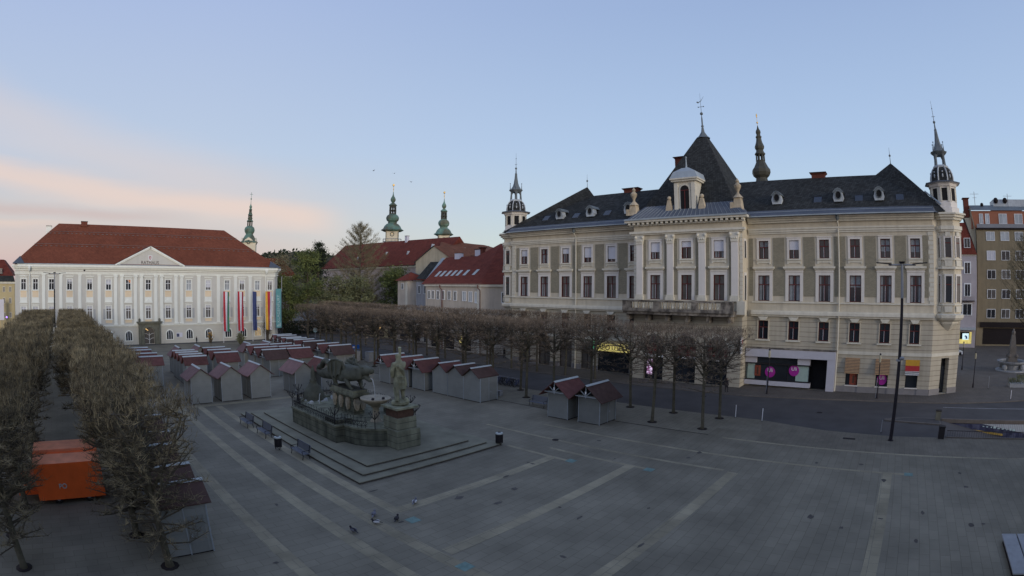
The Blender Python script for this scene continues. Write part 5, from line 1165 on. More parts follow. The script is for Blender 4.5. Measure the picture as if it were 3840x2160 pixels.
# the dragon
dr = thing('dragon_statue', (24.4, 41, 4.0), 'dark bronze-green winged dragon statue with curled tail spouting water toward the bowl', 'statue')
cx = 24.4
V_ = [(cx, 42.2, 5.15), (cx, 41.2, 5.2), (cx, 40.1, 5.2), (cx, 39.2, 5.4), (cx, 38.4, 5.62), (cx, 37.75, 5.82), (cx, 37.1, 5.9), (cx, 36.5, 5.95),   # 0-7 spine to snout
      (cx, 37.7, 5.38), (cx, 37.1, 5.12), (cx, 36.65, 5.12),                                             # 8-10 lower jaw
      (cx, 43.3, 4.95), (cx, 44.3, 4.72), (cx, 45.2, 4.55), (cx+.05, 46.0, 4.5), (cx+.1, 46.5, 4.85), (cx+.05, 46.1, 5.2), (cx-.15, 45.2, 5.3), (cx-.25, 44.75, 5.75), (cx-.3, 44.1, 6.0), (cx-.35, 43.5, 5.75), (cx-.35, 43.4, 5.3), (cx-.35, 43.75, 5.05),  # 11-22 tail curl
      (cx-.6, 39.9, 4.85), (cx-.68, 39.5, 4.5), (cx-.55, 39.3, 4.15), (cx-.55, 38.95, 4.08),
      (cx+.6, 39.9, 4.85), (cx+.68, 39.5, 4.5), (cx+.55, 39.3, 4.15), (cx+.55, 38.95, 4.08),
      (cx-.6, 42.1, 4.8), (cx-.7, 41.8, 4.45), (cx-.55, 41.9, 4.15), (cx-.55, 41.5, 4.08),
      (cx+.6, 42.1, 4.8), (cx+.7, 41.8, 4.45), (cx+.55, 41.9, 4.15), (cx+.55, 41.5, 4.08)]
E_ = [(0, 1), (1, 2), (2, 3), (3, 4), (4, 5), (5, 6), (6, 7), (4, 8), (8, 9), (9, 10), (0, 11)]+[(i, i+1) for i in range(11, 22)]+[(2, 23), (23, 24), (24, 25), (25, 26), (2, 27), (27, 28), (28, 29), (29, 30), (0, 31), (31, 32), (32, 33), (33, 34), (0, 35), (35, 36), (36, 37), (37, 38)]
lg = [.3, .22, .17, .11]
R_ = [.82, .92, .86, .7, .58, .5, .38, .2, .3, .2, .12, .74, .6, .48, .38, .3, .27, .3, .3, .28, .25, .2, .1]+lg*4
skin('body', V_, E_, R_, 'dragon', dr, 2)
g = mb('dragon')
for s in (-1, 1):
    root = Vector((cx+s*.5, 40.2, 5.7)); top = [Vector((cx+s*.75, 40.3, 6.35)), Vector((cx+s*.95, 41.0, 6.5)), Vector((cx+s*1.0, 41.8, 6.35)), Vector((cx+s*.95, 42.6, 5.95))]
    low = [Vector((cx+s*.95, 40.5, 5.2)), Vector((cx+s*1.05, 41.1, 4.85)), Vector((cx+s*1.0, 41.8, 4.8)), Vector((cx+s*.9, 42.5, 5.1))]
    for (a, b), (c, d) in zip(zip(top, top[1:]), zip(low, low[1:])):
        n = Vector((s*.07, 0, 0)); m_ = (a+b)/2-Vector((0, 0, .08)); q_ = (c+d)/2+Vector((s*.03, 0, .16))
        g.face([a, m_, q_, c]); g.face([m_, b, d, q_]); g.face([a-n, m_-n, q_-n, c-n]); g.face([m_-n, b-n, d-n, q_-n])
    for a, c in zip(top, low): g.tube([root.lerp(a, .3), a, (a+c)/2+Vector((s*.08, 0, 0)), c], [.1, .09, .07, .04], 5)
    g.tube([root-Vector((0, 0, .3)), top[0], top[1], top[2], top[3]], [.2, .11, .1, .09, .05], 5)
g.build('wing', dr)
g = mb('dragon')
for s in (-1, 1): g.tube([(cx+s*.28, 37.9, 6.1), (cx+s*.42, 38.3, 6.4)], [.13, .02], 5); g.sphere((cx+s*.33, 37.6, 6.1), .12, 6, 4); g.tube([(cx+s*.4, 38.2, 5.9), (cx+s*.75, 38.6, 6.05)], [.12, .03], 4)
for k in range(9): g.tube([(cx, 38.5+k*.26, 6.1+.03*k), (cx, 38.66+k*.26, 6.33+.03*k)], [.1, .01], 4)
g.use('shield')
for k in range(5): g.tube([(cx-.2+.1*k, 36.75, 5.72), (cx-.2+.1*k, 36.72, 5.56)], [.035, .005], 3); g.tube([(cx-.16+.08*k, 36.85, 5.24), (cx-.16+.08*k, 36.82, 5.4)], [.03, .005], 3)
g.build('horns', dr)
# Hercules
he = thing('hercules_statue', (24.4, 32.9, 3.75), 'weathered pale stone statue of a strong man raising a club, on the tall pier', 'statue')
hx_, hy = 24.4, 32.9
V_ = [(hx_, hy, 5.85), (hx_, hy, 6.3), (hx_, hy, 6.85), (hx_, hy+.03, 7.15), (hx_, hy+.06, 7.38), (hx_, hy+.1, 7.6), (hx_, hy+.12, 7.78),
      (hx_-.22, hy, 5.7), (hx_-.26, hy+.1, 4.95), (hx_-.28, hy-.02, 4.25), (hx_-.28, hy+.22, 4.2),
      (hx_+.24, hy, 5.7), (hx_+.3, hy-.05, 4.95), (hx_+.32, hy-.1, 4.25), (hx_+.34, hy+.16, 4.2),
      (hx_-.5, hy, 6.95), (hx_-.66, hy, 6.45), (hx_-.42, hy+.25, 6.0), (hx_-.3, hy+.32, 5.9),
      (hx_+.5, hy, 6.98), (hx_+.58, hy+.1, 6.6), (hx_+.38, hy+.25, 7.15), (hx_+.34, hy+.25, 7.3)]
E_ = [(0, 1), (1, 2), (2, 3), (3, 4), (4, 5), (5, 6), (0, 7), (7, 8), (8, 9), (9, 10), (0, 11), (11, 12), (12, 13), (13, 14), (2, 15), (15, 16), (16, 17), (17, 18), (2, 19), (19, 20), (20, 21), (21, 22)]
R_ = [.34, .31, .45, .24, .16, .24, .17, .26, .2, .13, .1, .26, .2, .13, .1, .22, .17, .13, .1, .22, .17, .13, .1]
skin('body', V_, E_, R_, 'hercules', he, 2)
g = mb('hercules'); g.tube([(hx_+.36, hy+.26, 7.0), (hx_+.3, hy+.2, 7.6), (hx_+.2, hy+.1, 8.25)], [.05, .09, .13], 7); g.build('club', he)
g = mb('hercules'); g.lathe([(.5, 5.05), (.42, 5.3), (.47, 5.55), (.4, 5.8), (.42, 6.0), (.3, 6.1)], hx_, hy-.02, 7); g.tube([(hx_-.38, hy-.2, 6.0), (hx_-.5, hy-.3, 5.3), (hx_-.4, hy-.35, 4.6), (hx_-.5, hy-.3, 4.2)], [.14, .2, .15, .22], 6)
g.tube([(hx_+.35, hy-.22, 6.0), (hx_+.42, hy-.28, 5.4), (hx_+.3, hy-.3, 4.9)], [.12, .18, .08], 5); g.tube([(hx_-.32, hy-.3, 6.9), (hx_+.1, hy-.36, 6.5), (hx_+.35, hy-.25, 6.1)], [.1, .13, .1], 5); g.build('lion_skin', he)
g = mb('hercules'); g.sphere((hx_, hy, 3.95), .7, 9, 5, (1, 1, .45)); g.sphere((hx_+.35, hy-.3, 4.05), .35, 7, 4); g.build('rock_base', he)

# ------------------------------------------------------------ market huts
def hut_proto(w, dp, gable, roofm='hut_roof', front='truss', zw=2.75, zr=3.84):
    """ridge along local x; body from x=0 to dp, y = -w/2..w/2; gable/front at x=0"""
    r = thing('market_hut', (0, 0, 0), 'x', 'market hut')
    g = mb('hut_wall'); h = w/2; o_ = .28
    g.idx([(0, -h, 0), (dp, -h, 0), (dp, h, 0), (0, h, 0), (0, -h, zw), (dp, -h, zw), (dp, h, zw), (0, h, zw), (0, 0, zr-.15), (dp, 0, zr-.15)], [(0, 1, 5, 4), (2, 3, 7, 6), (1, 2, 6, 9, 5)]+([(3, 0, 4, 8, 7)] if front == 'gable' else [(3, 0, 4, 7)]))
    for y in (-h, h):
        g.use('truss'); g.box(-.02, .06, y-.03 if y < 0 else y-.03, y+.03, 0, zw); g.box(dp-.06, dp+.02, y-.03, y+.03, 0, zw); g.box(dp*.5-.03, dp*.5+.03, y-.025, y+.025, .02, zw)
    g.build('wall', r)
    x0 = -.75 if front != 'gable' else -.28; x1 = dp+.3; e = h+gable; sl = (zr-zw-.1)/h
    ze = zr-sl*e
    g = mb(roofm); t = .06
    for s in (-1, 1):
        a, b, c, d = (x0, 0, zr), (x1, 0, zr), (x1, s*e, ze), (x0, s*e, ze)
        lo = [(p[0], p[1], p[2]-t) for p in (a, b, c, d)]
        g.idx([a, b, c, d]+lo, [(0, 1, 2, 3), (7, 6, 5, 4), (2, 3, 7, 6), (0, 3, 7, 4), (1, 2, 6, 5)])
    g.build('roof', r)
    g = mb('ridge_cap')
    for s in (-1, 1): g.face([(x0-.03, 0, zr+.05), (x1+.03, 0, zr+.05), (x1+.03, s*.2, zr+.05-sl*.2+.02), (x0-.03, s*.2, zr+.05-sl*.2+.02)])
    g.build('ridge_cap', r)
    g = mb('hut_wall'); g.box(dp*.55, dp*.9, -h-.035, -h-.005, .08, 2.1); g.use('truss').box(dp*.58, dp*.62, -h-.06, -h-.035, 1.0, 1.15); g.build('door', r)
    g = mb('slot'); g.box(-.01, dp+.01, -h-.012, h+.012, 0, .07); g.build('plinth', r)
    if front == 'truss':
        g = mb('truss'); xx = -.62
        g.tube([(xx, -h*.98, zw+.0), (xx, h*.98, zw+.0)], .05, 4); g.tube([(xx, 0, zw-.15), (xx, 0, zr-.1)], .05, 4)
        for s in (-1, 1): g.tube([(xx, 0, zw+.05), (xx, s*h*.5, (zw+zr)/2)], .045, 4)
        g.use('sign_white').box(xx-.06, xx+.0, -.07, .07, zw+.25, zw+.5); g.build('truss', r)
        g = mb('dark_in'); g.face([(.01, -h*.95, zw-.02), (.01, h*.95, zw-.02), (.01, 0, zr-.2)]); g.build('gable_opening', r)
    return r
protos = {}
ordn = ['first', 'second', 'third', 'fourth', 'fifth', 'sixth', 'seventh', 'eighth', 'ninth', 'tenth', 'eleventh', 'twelfth', 'thirteenth', 'fourteenth', 'fifteenth', 'sixteenth', 'seventeenth', 'eighteenth', 'nineteenth', 'twentieth', 'twenty-first', 'twenty-second', 'twenty-third', 'twenty-fourth', 'twenty-fifth', 'twenty-sixth']
def place_hut(key, args, x, y, rz, label, grp):
    if key not in protos: protos[key] = hut_proto(*args); o = protos[key]
    else: o = copy_tree(protos[key])
    o.location = (x, y, 0); o.rotation_euler.z = rz; o['label'] = label; o['group'] = grp; return o
f_ = .9745
GR = 'grey wooden market huts'
# C and D: blank gables toward the camera
for i, (x, nm) in enumerate(((15.1, 'left'), (18.85, 'middle'), (22.6, 'right'))):
    place_hut('C%d' % (i == 1), (2.5, 3.4, .5, 'hut_roof_pale', 'gable', 2.95, 3.95), x, 57.9, R(90), '%s one of three huts in front whose blank grey gables face the benches' % nm, GR)
place_hut('D0', (2.4, 3.7, .5, 'hut_roof_pale', 'gable', 2.85, 3.9), 28.3, 57.6, R(90), 'pink roofed hut with blank gable just left behind the fountain bell', GR)
place_hut('D1', (2.4, 3.7, .5, 'hut_roof', 'gable', 2.85, 3.9), 31.95, 57.6, R(90), 'dark roofed hut right behind the tail of the dragon statue', GR)
for i, y in enumerate((69.4, 71.8, 74.1, 76.3)): place_hut('E', (2.2, 2.9, .06, 'hut_roof', 'gable'), 15.9, y, 0, '%s from the front in the tight row of four huts behind the three blank gables' % ordn[i], GR)
for i, y in enumerate((71.8, 75.2, 78.1)): place_hut('F', (2.4, 3.1, .3, 'hut_roof', 'gable'), 21.2, y, 0, '%s from the front in the row of three huts facing the town hall portal' % ordn[i], GR)
for i, y in enumerate((71.9, 75.1, 78.6)):
    place_hut('G%d' % (i == 0), (2.5, 2.9, .4, 'hut_roof_dark' if i == 0 else 'hut_roof'), 29.2, y, 0, '%s from the front in the left column of the double block of huts' % ordn[i], GR)
    place_hut('H', (2.5, 3.3, .4, 'hut_roof', 'gable'), 32.75, y-.3, 0, '%s from the front in the right column of the double block of huts' % ordn[i], GR)
for i, (y, x) in enumerate(((71.8, 39.9), (75.1, 39.6), (79.4, 39.2), (82.6, 38.9), (85.0, 38.6), (87.0, 38.5), (90.5, 39.2), (92.9, 39.3))):
    place_hut('I%d' % (i % 2), (2.3, 3.0, .42, 'hut_roof_dark' if i % 2 == 0 else 'hut_roof'), x+.6, y, 0, '%s from the front in the long row of eight huts nearest the street trees' % ordn[i], GR)
for i, (x, y) in enumerate(((17.5, 79.5), (21.0, 79.8), (29.9, 80.5), (33.6, 80.8))):
    place_hut('N', (2.3, 2.9, .4, 'hut_roof_pale', 'gable'), x, y, R(90), '%s from the left of the farthest huts turned gable-on below the town hall' % ordn[i], GR)
for i, (y, x) in enumerate(((51.7, 40.8), (55.0, 40.8), (58.2, 40.2))): place_hut('J', (2.35, 3.0, .5, 'hut_roof'), x+.6, y, 0, '%s from the front of three open-truss huts right of the dragon head' % ordn[i], GR)
for i, y in enumerate((42.36, 45.06, 47.76)): place_hut('J3%d' % (i > 1), (2.69, 2.8, .02, 'hut_roof_dark' if i < 2 else 'hut_roof', 'gable'), 41.6, y, 0, '%s from the front of three joined huts with blank walls right of the stone man' % ordn[i], GR)
place_hut('K', (2.4, 3.0, .62, 'hut_roof'), 41.65, 30.4, 0, 'left hut of the near pair by the street trees, a dark gap on its right', GR)
place_hut('K2', (2.4, 3.0, .62, 'hut_roof_dark'), 41.75, 26.8, 0, 'right hut of the near pair by the street trees, pale end wall lit', GR)
for i, (x, y, nm) in enumerate(((3.25, 25.55, 'nearest hut at the bottom, its long grey wall facing the camera'), (3.3, 28.3, 'second hut from the bottom under the left bare trees'), (3.4, 32.4, 'third hut from the bottom under the left bare trees'), (3.6, 35.4, 'fourth hut from the bottom, mostly hidden by the left bare trees'), (4.0, 40.2, 'fifth hut from the bottom, its cap glinting through the left bare trees'))):
    place_hut('L', (2.5, 2.55, .12, 'hut_roof_dark', 'gable', 2.7, 3.5), x, y, 0, nm, GR)
for i, (x, y) in enumerate(((9.9, 71.2), (9.7, 74.7), (9.5, 78.7), (9.4, 81.6))):
    place_hut('M', (2.4, 2.9, .1, 'hut_roof', 'gable'), x, y, 0, '%s from the front of four hut roofs showing right beside the left tree row' % ordn[i], GR)


# ------------------------------------------------------------ pollarded street trees
def pollard(seed, crown=2.6, zt=8.7, zb=3.9, mt='twig', rt=.16, tr=.022, nb=46, per=34, top=900, zlow=3.4, fill=1.0):
    """box-cut lime: stem, arching limbs, tiers of side branches reaching the clipped faces, dense short shoots on top"""
    rnd = random.Random(seed)
    root = thing('street_tree', (0, 0, 0), 'x', 'tree')
    T_ = mb('bark_green'); C_ = mb('bark')
    tx, ty = rnd.uniform(-.2, .2), rnd.uniform(-.2, .2)
    T_.tube([(0, 0, -.1), (0, 0, .3), (tx*.3, ty*.3, 2), (tx*.6, ty*.6, zb), (tx, ty, zb+2), (tx, ty, zt-.8)], [rt*1.5, rt*1.1, rt, rt*.9, rt*.7, rt*.25], 7)
    T_.use('slot').lathe([(.5, .012), (.5, .03)], 0, 0, 10)
    def edge(a, f):
        c, s_ = math.cos(a), math.sin(a); k = crown/max(abs(c), abs(s_)); return c*k*f, s_*k*f
    tw = []
    nl = 7
    for k in range(nl):
        a = 2*math.pi*k/nl+rnd.uniform(-.3, .3); z0 = rnd.uniform(zb-.1, zb+1.6); ex, ey = edge(a, rnd.uniform(.45, .75)); z1 = rnd.uniform(zb+2.0, zt-.8)
        p0 = Vector((tx*.7, ty*.7, z0)); p3 = Vector((ex, ey, z1)); p1 = p0.lerp(p3, .35)+Vector((0, 0, -.25)); p2 = p0.lerp(p3, .75)+Vector((rnd.uniform(-.2, .2), rnd.uniform(-.2, .2), -.35))
        T_.use('bark_green').tube([p0, p1, p2, p3], [rt*.62, rt*.5, rt*.4, rt*.22], 5)
        for b_ in (p1, p2, p3, p3):
            for j in range(3):
                ex, ey = edge(a+rnd.uniform(-.7, .7), rnd.uniform(.6, 1)); e = Vector((ex, ey, min(zt-.4, b_.z+rnd.uniform(-.3, 1.8)))); m = b_.lerp(e, .5)+Vector((rnd.uniform(-.15, .15), rnd.uniform(-.15, .15), -.15))
                C_.tube([b_, m, e], [rt*.24, rt*.17, rt*.08], 4); tw.append((m, e, 1.0))
    for k in range(nb):
        a = k*2.39996+rnd.uniform(-.3, .3); z = zlow+(zt-1.0-zlow)*((k+.5)/nb)
        ex, ey = edge(a, rnd.uniform(.72, 1.0)); p0 = Vector((tx*.6, ty*.6, z-rnd.uniform(0, .5))); e = Vector((ex, ey, z+rnd.uniform(-.25, .5))); m = p0.lerp(e, .5)+Vector((rnd.uniform(-.25, .25), rnd.uniform(-.25, .25), rnd.uniform(-.25, .2)))
        C_.tube([p0, m, e], [rt*.26, rt*.17, .012], 4); tw.append((m, e, 1.0)); tw.append((p0.lerp(m, .6), m, .5))
    C_.use(mt)
    for a_, b_, w_ in tw:
        for j in range(int(per*w_*fill)):
            t = rnd.random()**.7; p = a_.lerp(b_, t); c = p+Vector((rnd.gauss(0, .12), rnd.gauss(0, .12), rnd.gauss(0, .08)))
            d = Vector((rnd.gauss(0, 1), rnd.gauss(0, 1), rnd.uniform(-.3, 1.2))).normalized(); q = c+d*rnd.uniform(.2, .6)
            q.x = max(-crown-.1, min(crown+.1, q.x)); q.y = max(-crown-.1, min(crown+.1, q.y)); q.z = min(q.z, zt+.05)
            C_.twig(p, q, tr)
            if rnd.random() < .4: h = p.lerp(q, .6); C_.twig(h, h+Vector((rnd.gauss(0, .18), rnd.gauss(0, .18), rnd.uniform(0, .3))), tr*.8)
    for i in range(top):
        p = Vector((rnd.uniform(-crown, crown), rnd.uniform(-crown, crown), zt-.3-abs(rnd.gauss(0, .55)))); q = p+Vector((rnd.gauss(0, .18), rnd.gauss(0, .18), rnd.uniform(.2, .6))); q.z = min(q.z, zt+rnd.uniform(-.1, .15)); C_.twig(p, q, tr)
    T_.build('trunk', root, True); C_.build('crown', root)
    return root
PT = [pollard(s, 2.6, 8.7, 3.9, nb=40, per=22, top=1300, tr=.026) for s in (11, 12, 13)]
PN = [pollard(s, 2.4, 8.7, 3.4, nb=86, per=18, top=800, tr=.015, zlow=1.5, rt=.19) for s in (14, 15)]
PM = [pollard(s, 2.6, 9.4, 4.9, 'twig_mid', .15, .019, nb=34, per=11, top=620, zlow=3.9) for s in (21, 22, 23)]
used = set()
rnd = random.Random(99)
def put_tree(protos_, x, y, label, grp, cat='tree', s=1):
    p = rnd.choice(protos_)
    o = p if p.name not in used else copy_tree(p)
    used.add(p.name); o.location = (x, y, 0); o.rotation_euler.z = rnd.choice((0, 90, 180, 270))*math.pi/180; o.scale = (s, s, s*rnd.uniform(.985, 1.01)); o['label'] = label; o['category'] = cat; o['group'] = grp; return o
G1 = 'bare box-cut street trees'
for i in range(21):
    y = 23.6+i*3.95; pr = PN if i < 4 else PT; f = i/20
    put_tree(pr, (3.1-2.9*f) if i % 2 == 0 else (2.1 if i < 4 else 1.0-.8*f), y, '%s tree from the camera in the box-cut row beside the left huts' % ordn[i], G1)
    put_tree(pr, ((-4.9 if i % 2 == 0 else -5.7) if i < 4 else (-4.3 if i % 2 == 0 else -5.8)-1.6*f), y+1.7, '%s tree from the camera in the box-cut row at the left edge' % ordn[i], G1)
k = 0
for y in (16.7, 22.0): put_tree(PM, 45.75, y, '%s bare tree on the pale strip, plaza side, right of the hut pair' % ('nearest' if y < 20 else 'second'), G1)
for i in range(17): put_tree(PM, 50.4, 16.6+5.2*i, '%s tree from the right in the bare row along the road kerb' % ordn[i], G1)
for i in range(10): put_tree(PM, 47.6+rnd.uniform(-.2, .2), 39.2+5.3*i, '%s tree from the right in the bare row just behind the right-hand huts' % ordn[i], G1)
for i in range(15): put_tree(PM, 62.9 if i % 2 else 61.6+1.2, 39.5+5.2*i, '%s tree from the right in the bare row on the far pavement before the houses' % ordn[i], G1)

# ------------------------------------------------------------ free-growing trees
def leafy(x, y, h, r, z0, m, label, n=5200, size=.28, tall=1.0, conif=False, seed=1, rt=.3, branch='bark'):
    rnd = random.Random(seed); root = thing('conifer_tree' if conif else 'broadleaf_tree', (x, y, 0), label, 'tree')
    g = mb(branch); g.tube([(x, y, -.1), (x+.2, y, h*.4), (x, y, h*.96)], [rt*1.2, rt*.8, .05], 7)
    cl = []
    for k in range(46 if not conif else 60):
        t = rnd.random()**(.8)
        z = z0+(h-z0)*t
        rad = r*((1-t)**.8+.05 if conif else math.sqrt(max(.05, 1-(2*t-1)**2*.9)) if tall == 1 else (1-t)**.6)
        a = rnd.uniform(0, 6.28); d = rad*rnd.uniform(.35, 1.0)
        c = Vector((x+d*math.cos(a), y+d*math.sin(a), z)); cl.append((c, rnd.uniform(.5, 1.15)*r*.28))
        g.tube([(x, y, max(z-1.5, z0*.7)), ((x+c.x)/2, (y+c.y)/2, z-.6), c], [.1, .06, .02], 4)
    g.build('trunk', root)
    g = mb(m)
    for i in range(n):
        c, s = rnd.choice(cl); g.leaf(c+Vector((rnd.gauss(0, s), rnd.gauss(0, s), rnd.gauss(0, s*.6))), rnd.uniform(.5, 1.2)*size, rnd)
    g.build('crown', root); return root
def baretree(x, y, h, r, label, seed=3, mt='twig_olive', n=9000, up=True, name='bare_tree', z0=4, zw=.3, dome=False):
    rnd = random.Random(seed); root = thing(name, (x, y, 0), label, 'tree')
    g = mb('bark'); g.tube([(x, y, -.1), (x, y, h*.5), (x+.1, y, h*.99)], [.42, .26, .03], 7)
    c = mb(mt)
    for k in range(110):
        t = (k+.5)/110; z = z0+(h-z0)*t*.97; a = k*2.4+rnd.uniform(-.3, .3)
        rad = (r*min(1, 2.3*(1-t)**.85)*min(1, .6+t*2) if dome else r*(1-t)**.62*min(1, .45+t*2.2))*rnd.uniform(.8, 1.05)
        e = Vector((x+rad*math.cos(a), y+rad*math.sin(a), min(z+rad*zw+.7, h-.6*rad) if dome else z+rad*zw+.7)); s = Vector((x, y, z-.3))
        if dome:
            ze = z0+(h-.3-z0)*t; rad = r*min(1, ((h-ze)/10)**.6)*rnd.uniform(.8, 1.04)*(.8 if t < .15 else 1); e = Vector((x+rad*math.cos(a), y+rad*math.sin(a), ze)); s = Vector((x, y, max(3, ze-rad*.4-.7)))
        m = s.lerp(e, .55)+Vector((0, 0, -.15*rad))
        g.tube([s, m, e], [.11*(1-t*.7), .05, .015], 4)
        for j in range(int(n/110)):
            u = rnd.uniform(.2, 1.05); p = s.lerp(m, u*1.8) if u < .55 else m.lerp(e, (u-.55)/.45)
            p = p+Vector((rnd.gauss(0, .3), rnd.gauss(0, .3), rnd.gauss(0, .2)))
            c.twig(p, p+Vector((math.cos(a)*.3+rnd.gauss(0, .35), math.sin(a)*.3+rnd.gauss(0, .35), rnd.uniform(.1, 1.0))), .035)
    g.build('trunk', root); c.build('crown', root); return root
baretree(80.4, 126.6, 30.5, 8.4, 'tall conical bare tree with fine upswept branches before the long red roof', 5, 'twig_olive', 14000, name='tall_bare_tree', z0=8, zw=.35, dome=True)
leafy(63.4, 126, 21.6, 3.7, 6, 'leaf_g', 'tallest fresh green tree left of the long red roof', seed=4, n=9000)
leafy(58.5, 130, 14.8, 3.9, 4, 'leaf_g', 'spreading green tree directly right of the town hall corner', seed=6, n=8000)
leafy(69.5, 124, 15.0, 4.8, 4, 'leaf_p', 'low pale green tree between the tall green tree and the tall bare tree', seed=7, n=7000)
leafy(76.0, 121, 14.5, 4.2, 5, 'leaf_p', 'small pale leafing tree at the foot of the tall bare tree', seed=17, n=6000)
leafy(83.8, 114.5, 17.2, 4.3, 5, 'leaf_g', 'dense leafing tree right of the tall bare tree', seed=8, n=9000)
leafy(88, 112, 13.5, 3.2, 5, 'leaf_p', 'loose pale tree before the little annex', seed=9, n=5000)
leafy(79.5, 150.3, 25.8, 3.6, 14, 'leaf_d', 'dark narrow conifer top behind the green trees', seed=10, conif=True, tall=2, n=5200)
leafy(66, 150, 21, 6, 5, 'twig_olive', 'brownish tree just behind the red roofed house', seed=12, n=6000)
baretree(101, -31.0, 22.5, 9.5, 'bare spreading tree in front of the tan apartment block', 9, 'twig_olive', 8000, z0=6, zw=.6)
leafy(37.5+1.5, 111.5, 2.6, 1.0, .5, 'leaf_p', 'round green bush in front of the town hall by the flag poles', seed=20, n=900, size=.14, rt=.06)
leafy(32.3, 113, 3.0, .7, 1, 'yellow_cloth', 'small yellow-flowering shrub before the town hall wall', seed=21, n=240, size=.09, rt=.04)
baretree(48.6, 118.6, 5.2, 1.3, 'little bare tree beside the right-most flag', 22, 'twig', 500, z0=1)
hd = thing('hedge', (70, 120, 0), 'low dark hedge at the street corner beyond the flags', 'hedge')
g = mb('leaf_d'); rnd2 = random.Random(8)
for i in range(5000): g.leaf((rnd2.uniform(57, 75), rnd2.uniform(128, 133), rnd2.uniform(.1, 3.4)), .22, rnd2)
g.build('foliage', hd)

# ------------------------------------------------------------ lamps, posts, street furniture
def tall_lamp(x, y, h, label, rot, sw=.18):
    r = thing('tall_lamp', (x, y, 0), label, 'street lamp', rz=0)
    g = mb('lamp_black'); g.tube([(x, y, 0), (x, y, h*.8)], [sw, sw*.75], 10); g.lathe([(sw*1.6, .0), (sw*1.6, .08)], x, y, 10); g.use('lamp_grey').tube([(x, y, h*.8), (x, y, h-.1)], [sw*.74, sw*.6], 10); g.build('pole', r)
    for s in (-1, 1):
        d = Vector((math.cos(rot)*s, math.sin(rot)*s, 0)); p = Vector((x, y, h-.25)); n = Vector((-d.y, d.x, 0))
        g = mb('lamp_grey'); g.tube([p, p+d*1.3+Vector((0, 0, -.05))], [.09, .06], 6); o = g.build('arm', r)
        g = mb('lamp_black'); a = p+d*1.0; b = p+d*2.45+Vector((0, 0, .12))
        g.idx([a-n*.18, a+n*.18, b+n*.16, b-n*.16]+[v+Vector((0, 0, .09)) for v in (a-n*.18, a+n*.18, b+n*.16, b-n*.16)], [(0, 1, 2, 3), (7, 6, 5, 4), (0, 1, 5, 4), (1, 2, 6, 5), (2, 3, 7, 6), (3, 0, 4, 7)]); g.build('lamp_head', o)
    g = mb('lamp_black'); g.prism([(x-.22, y-.22), (x+.22, y-.22), (x+.22, y+.22), (x-.22, y+.22)], h-.15, h, [(x-.32, y-.32), (x+.32, y-.32), (x+.32, y+.32), (x-.32, y+.32)]); g.build('cap', r)
    if x > 10:
        g = mb('lamp_grey'); g.sphere((x+.05, y-.2, 7.2), .3, 8, 5, (1.1, 1, .55)); g.box(x-.2, x+.1, y-.1, y+.3, 6.95, 7.1); g.build('camera_dome', r)
    return r
tall_lamp(47.9, -1.33, 15.3, 'very tall black and grey twin-arm lamp before the palace corner', R(92))
tall_lamp(-3.4, 106.6, 15.1, 'tall twin-arm lamp between the left tree rows before the town hall', R(10))
def post_lamp(x, y, h, label, z=0.12):
    r = thing('post_lamp', (x, y, z), label, 'street lamp', 'short black post lamps')
    g = mb('lamp_black'); g.tube([(x, y, z), (x, y, z+h*.8)], [.09, .06], 7); g.lathe([(.16, z), (.12, z+.6)], x, y, 7); g.build('pole', r)
    g = mb('glow_lamp'); g.lathe([(.12, z+h*.8), (.17, z+h*.9), (.1, z+h*.96)], x, y, 7); g.build('lantern', r)
    g = mb('lamp_black'); g.lathe([(.16, z+h*.96), (.05, z+h)], x, y, 7); g.build('cap', r)
post_lamp(66.1, .7, 5.4, 'slim black post lamp before the middle striped awning')
post_lamp(64.4, 15.0, 5.6, 'slim black post lamp before the white shop front')
post_lamp(76.3, -14.1, 4.8, 'black post lamp on the side street right of the palace corner')
post_lamp(93.2, -14.7, 4.6, 'farther post lamp deep in the side street near the white car')
def bollard(x, y, h, label, m='sign_white', z=0):
    g = mb(m); g.tube([(0, 0, 0), (0, 0, h)], .045, 6); g.use('slot').lathe([(.1, .0), (.1, .04)], 0, 0, 6); o = g.build('bollard'); o.location = (x, y, z); tag(o, label, 'bollard', 'thin posts at the road edges')
bollard(51.1, 12.2, 1.3, 'right thin white bollard on the corner of the pale strip'); bollard(51.5, 15.2, 1.3, 'left thin white bollard by the end of the pale strip')
bollard(68.3, -18.5, 1.1, 'thin post at the road bend by the right edge', 'f_white', .12); bollard(75.6, -16.5, 1.6, 'thin pale post below the side-street lamp', 'lamp_grey', .12); bollard(66.1, .9, 2.4, 'short sticker-covered post beside the lamp before the awnings', 'lamp_grey', .12); bollard(64.45, 15.15, 2.2, 'short post beside the lamp at the white shop front', 'lamp_grey', .12)
bollard(50.4, -.3, 1.2, 'thin pale post just left of the very tall lamp foot', 'lamp_grey')
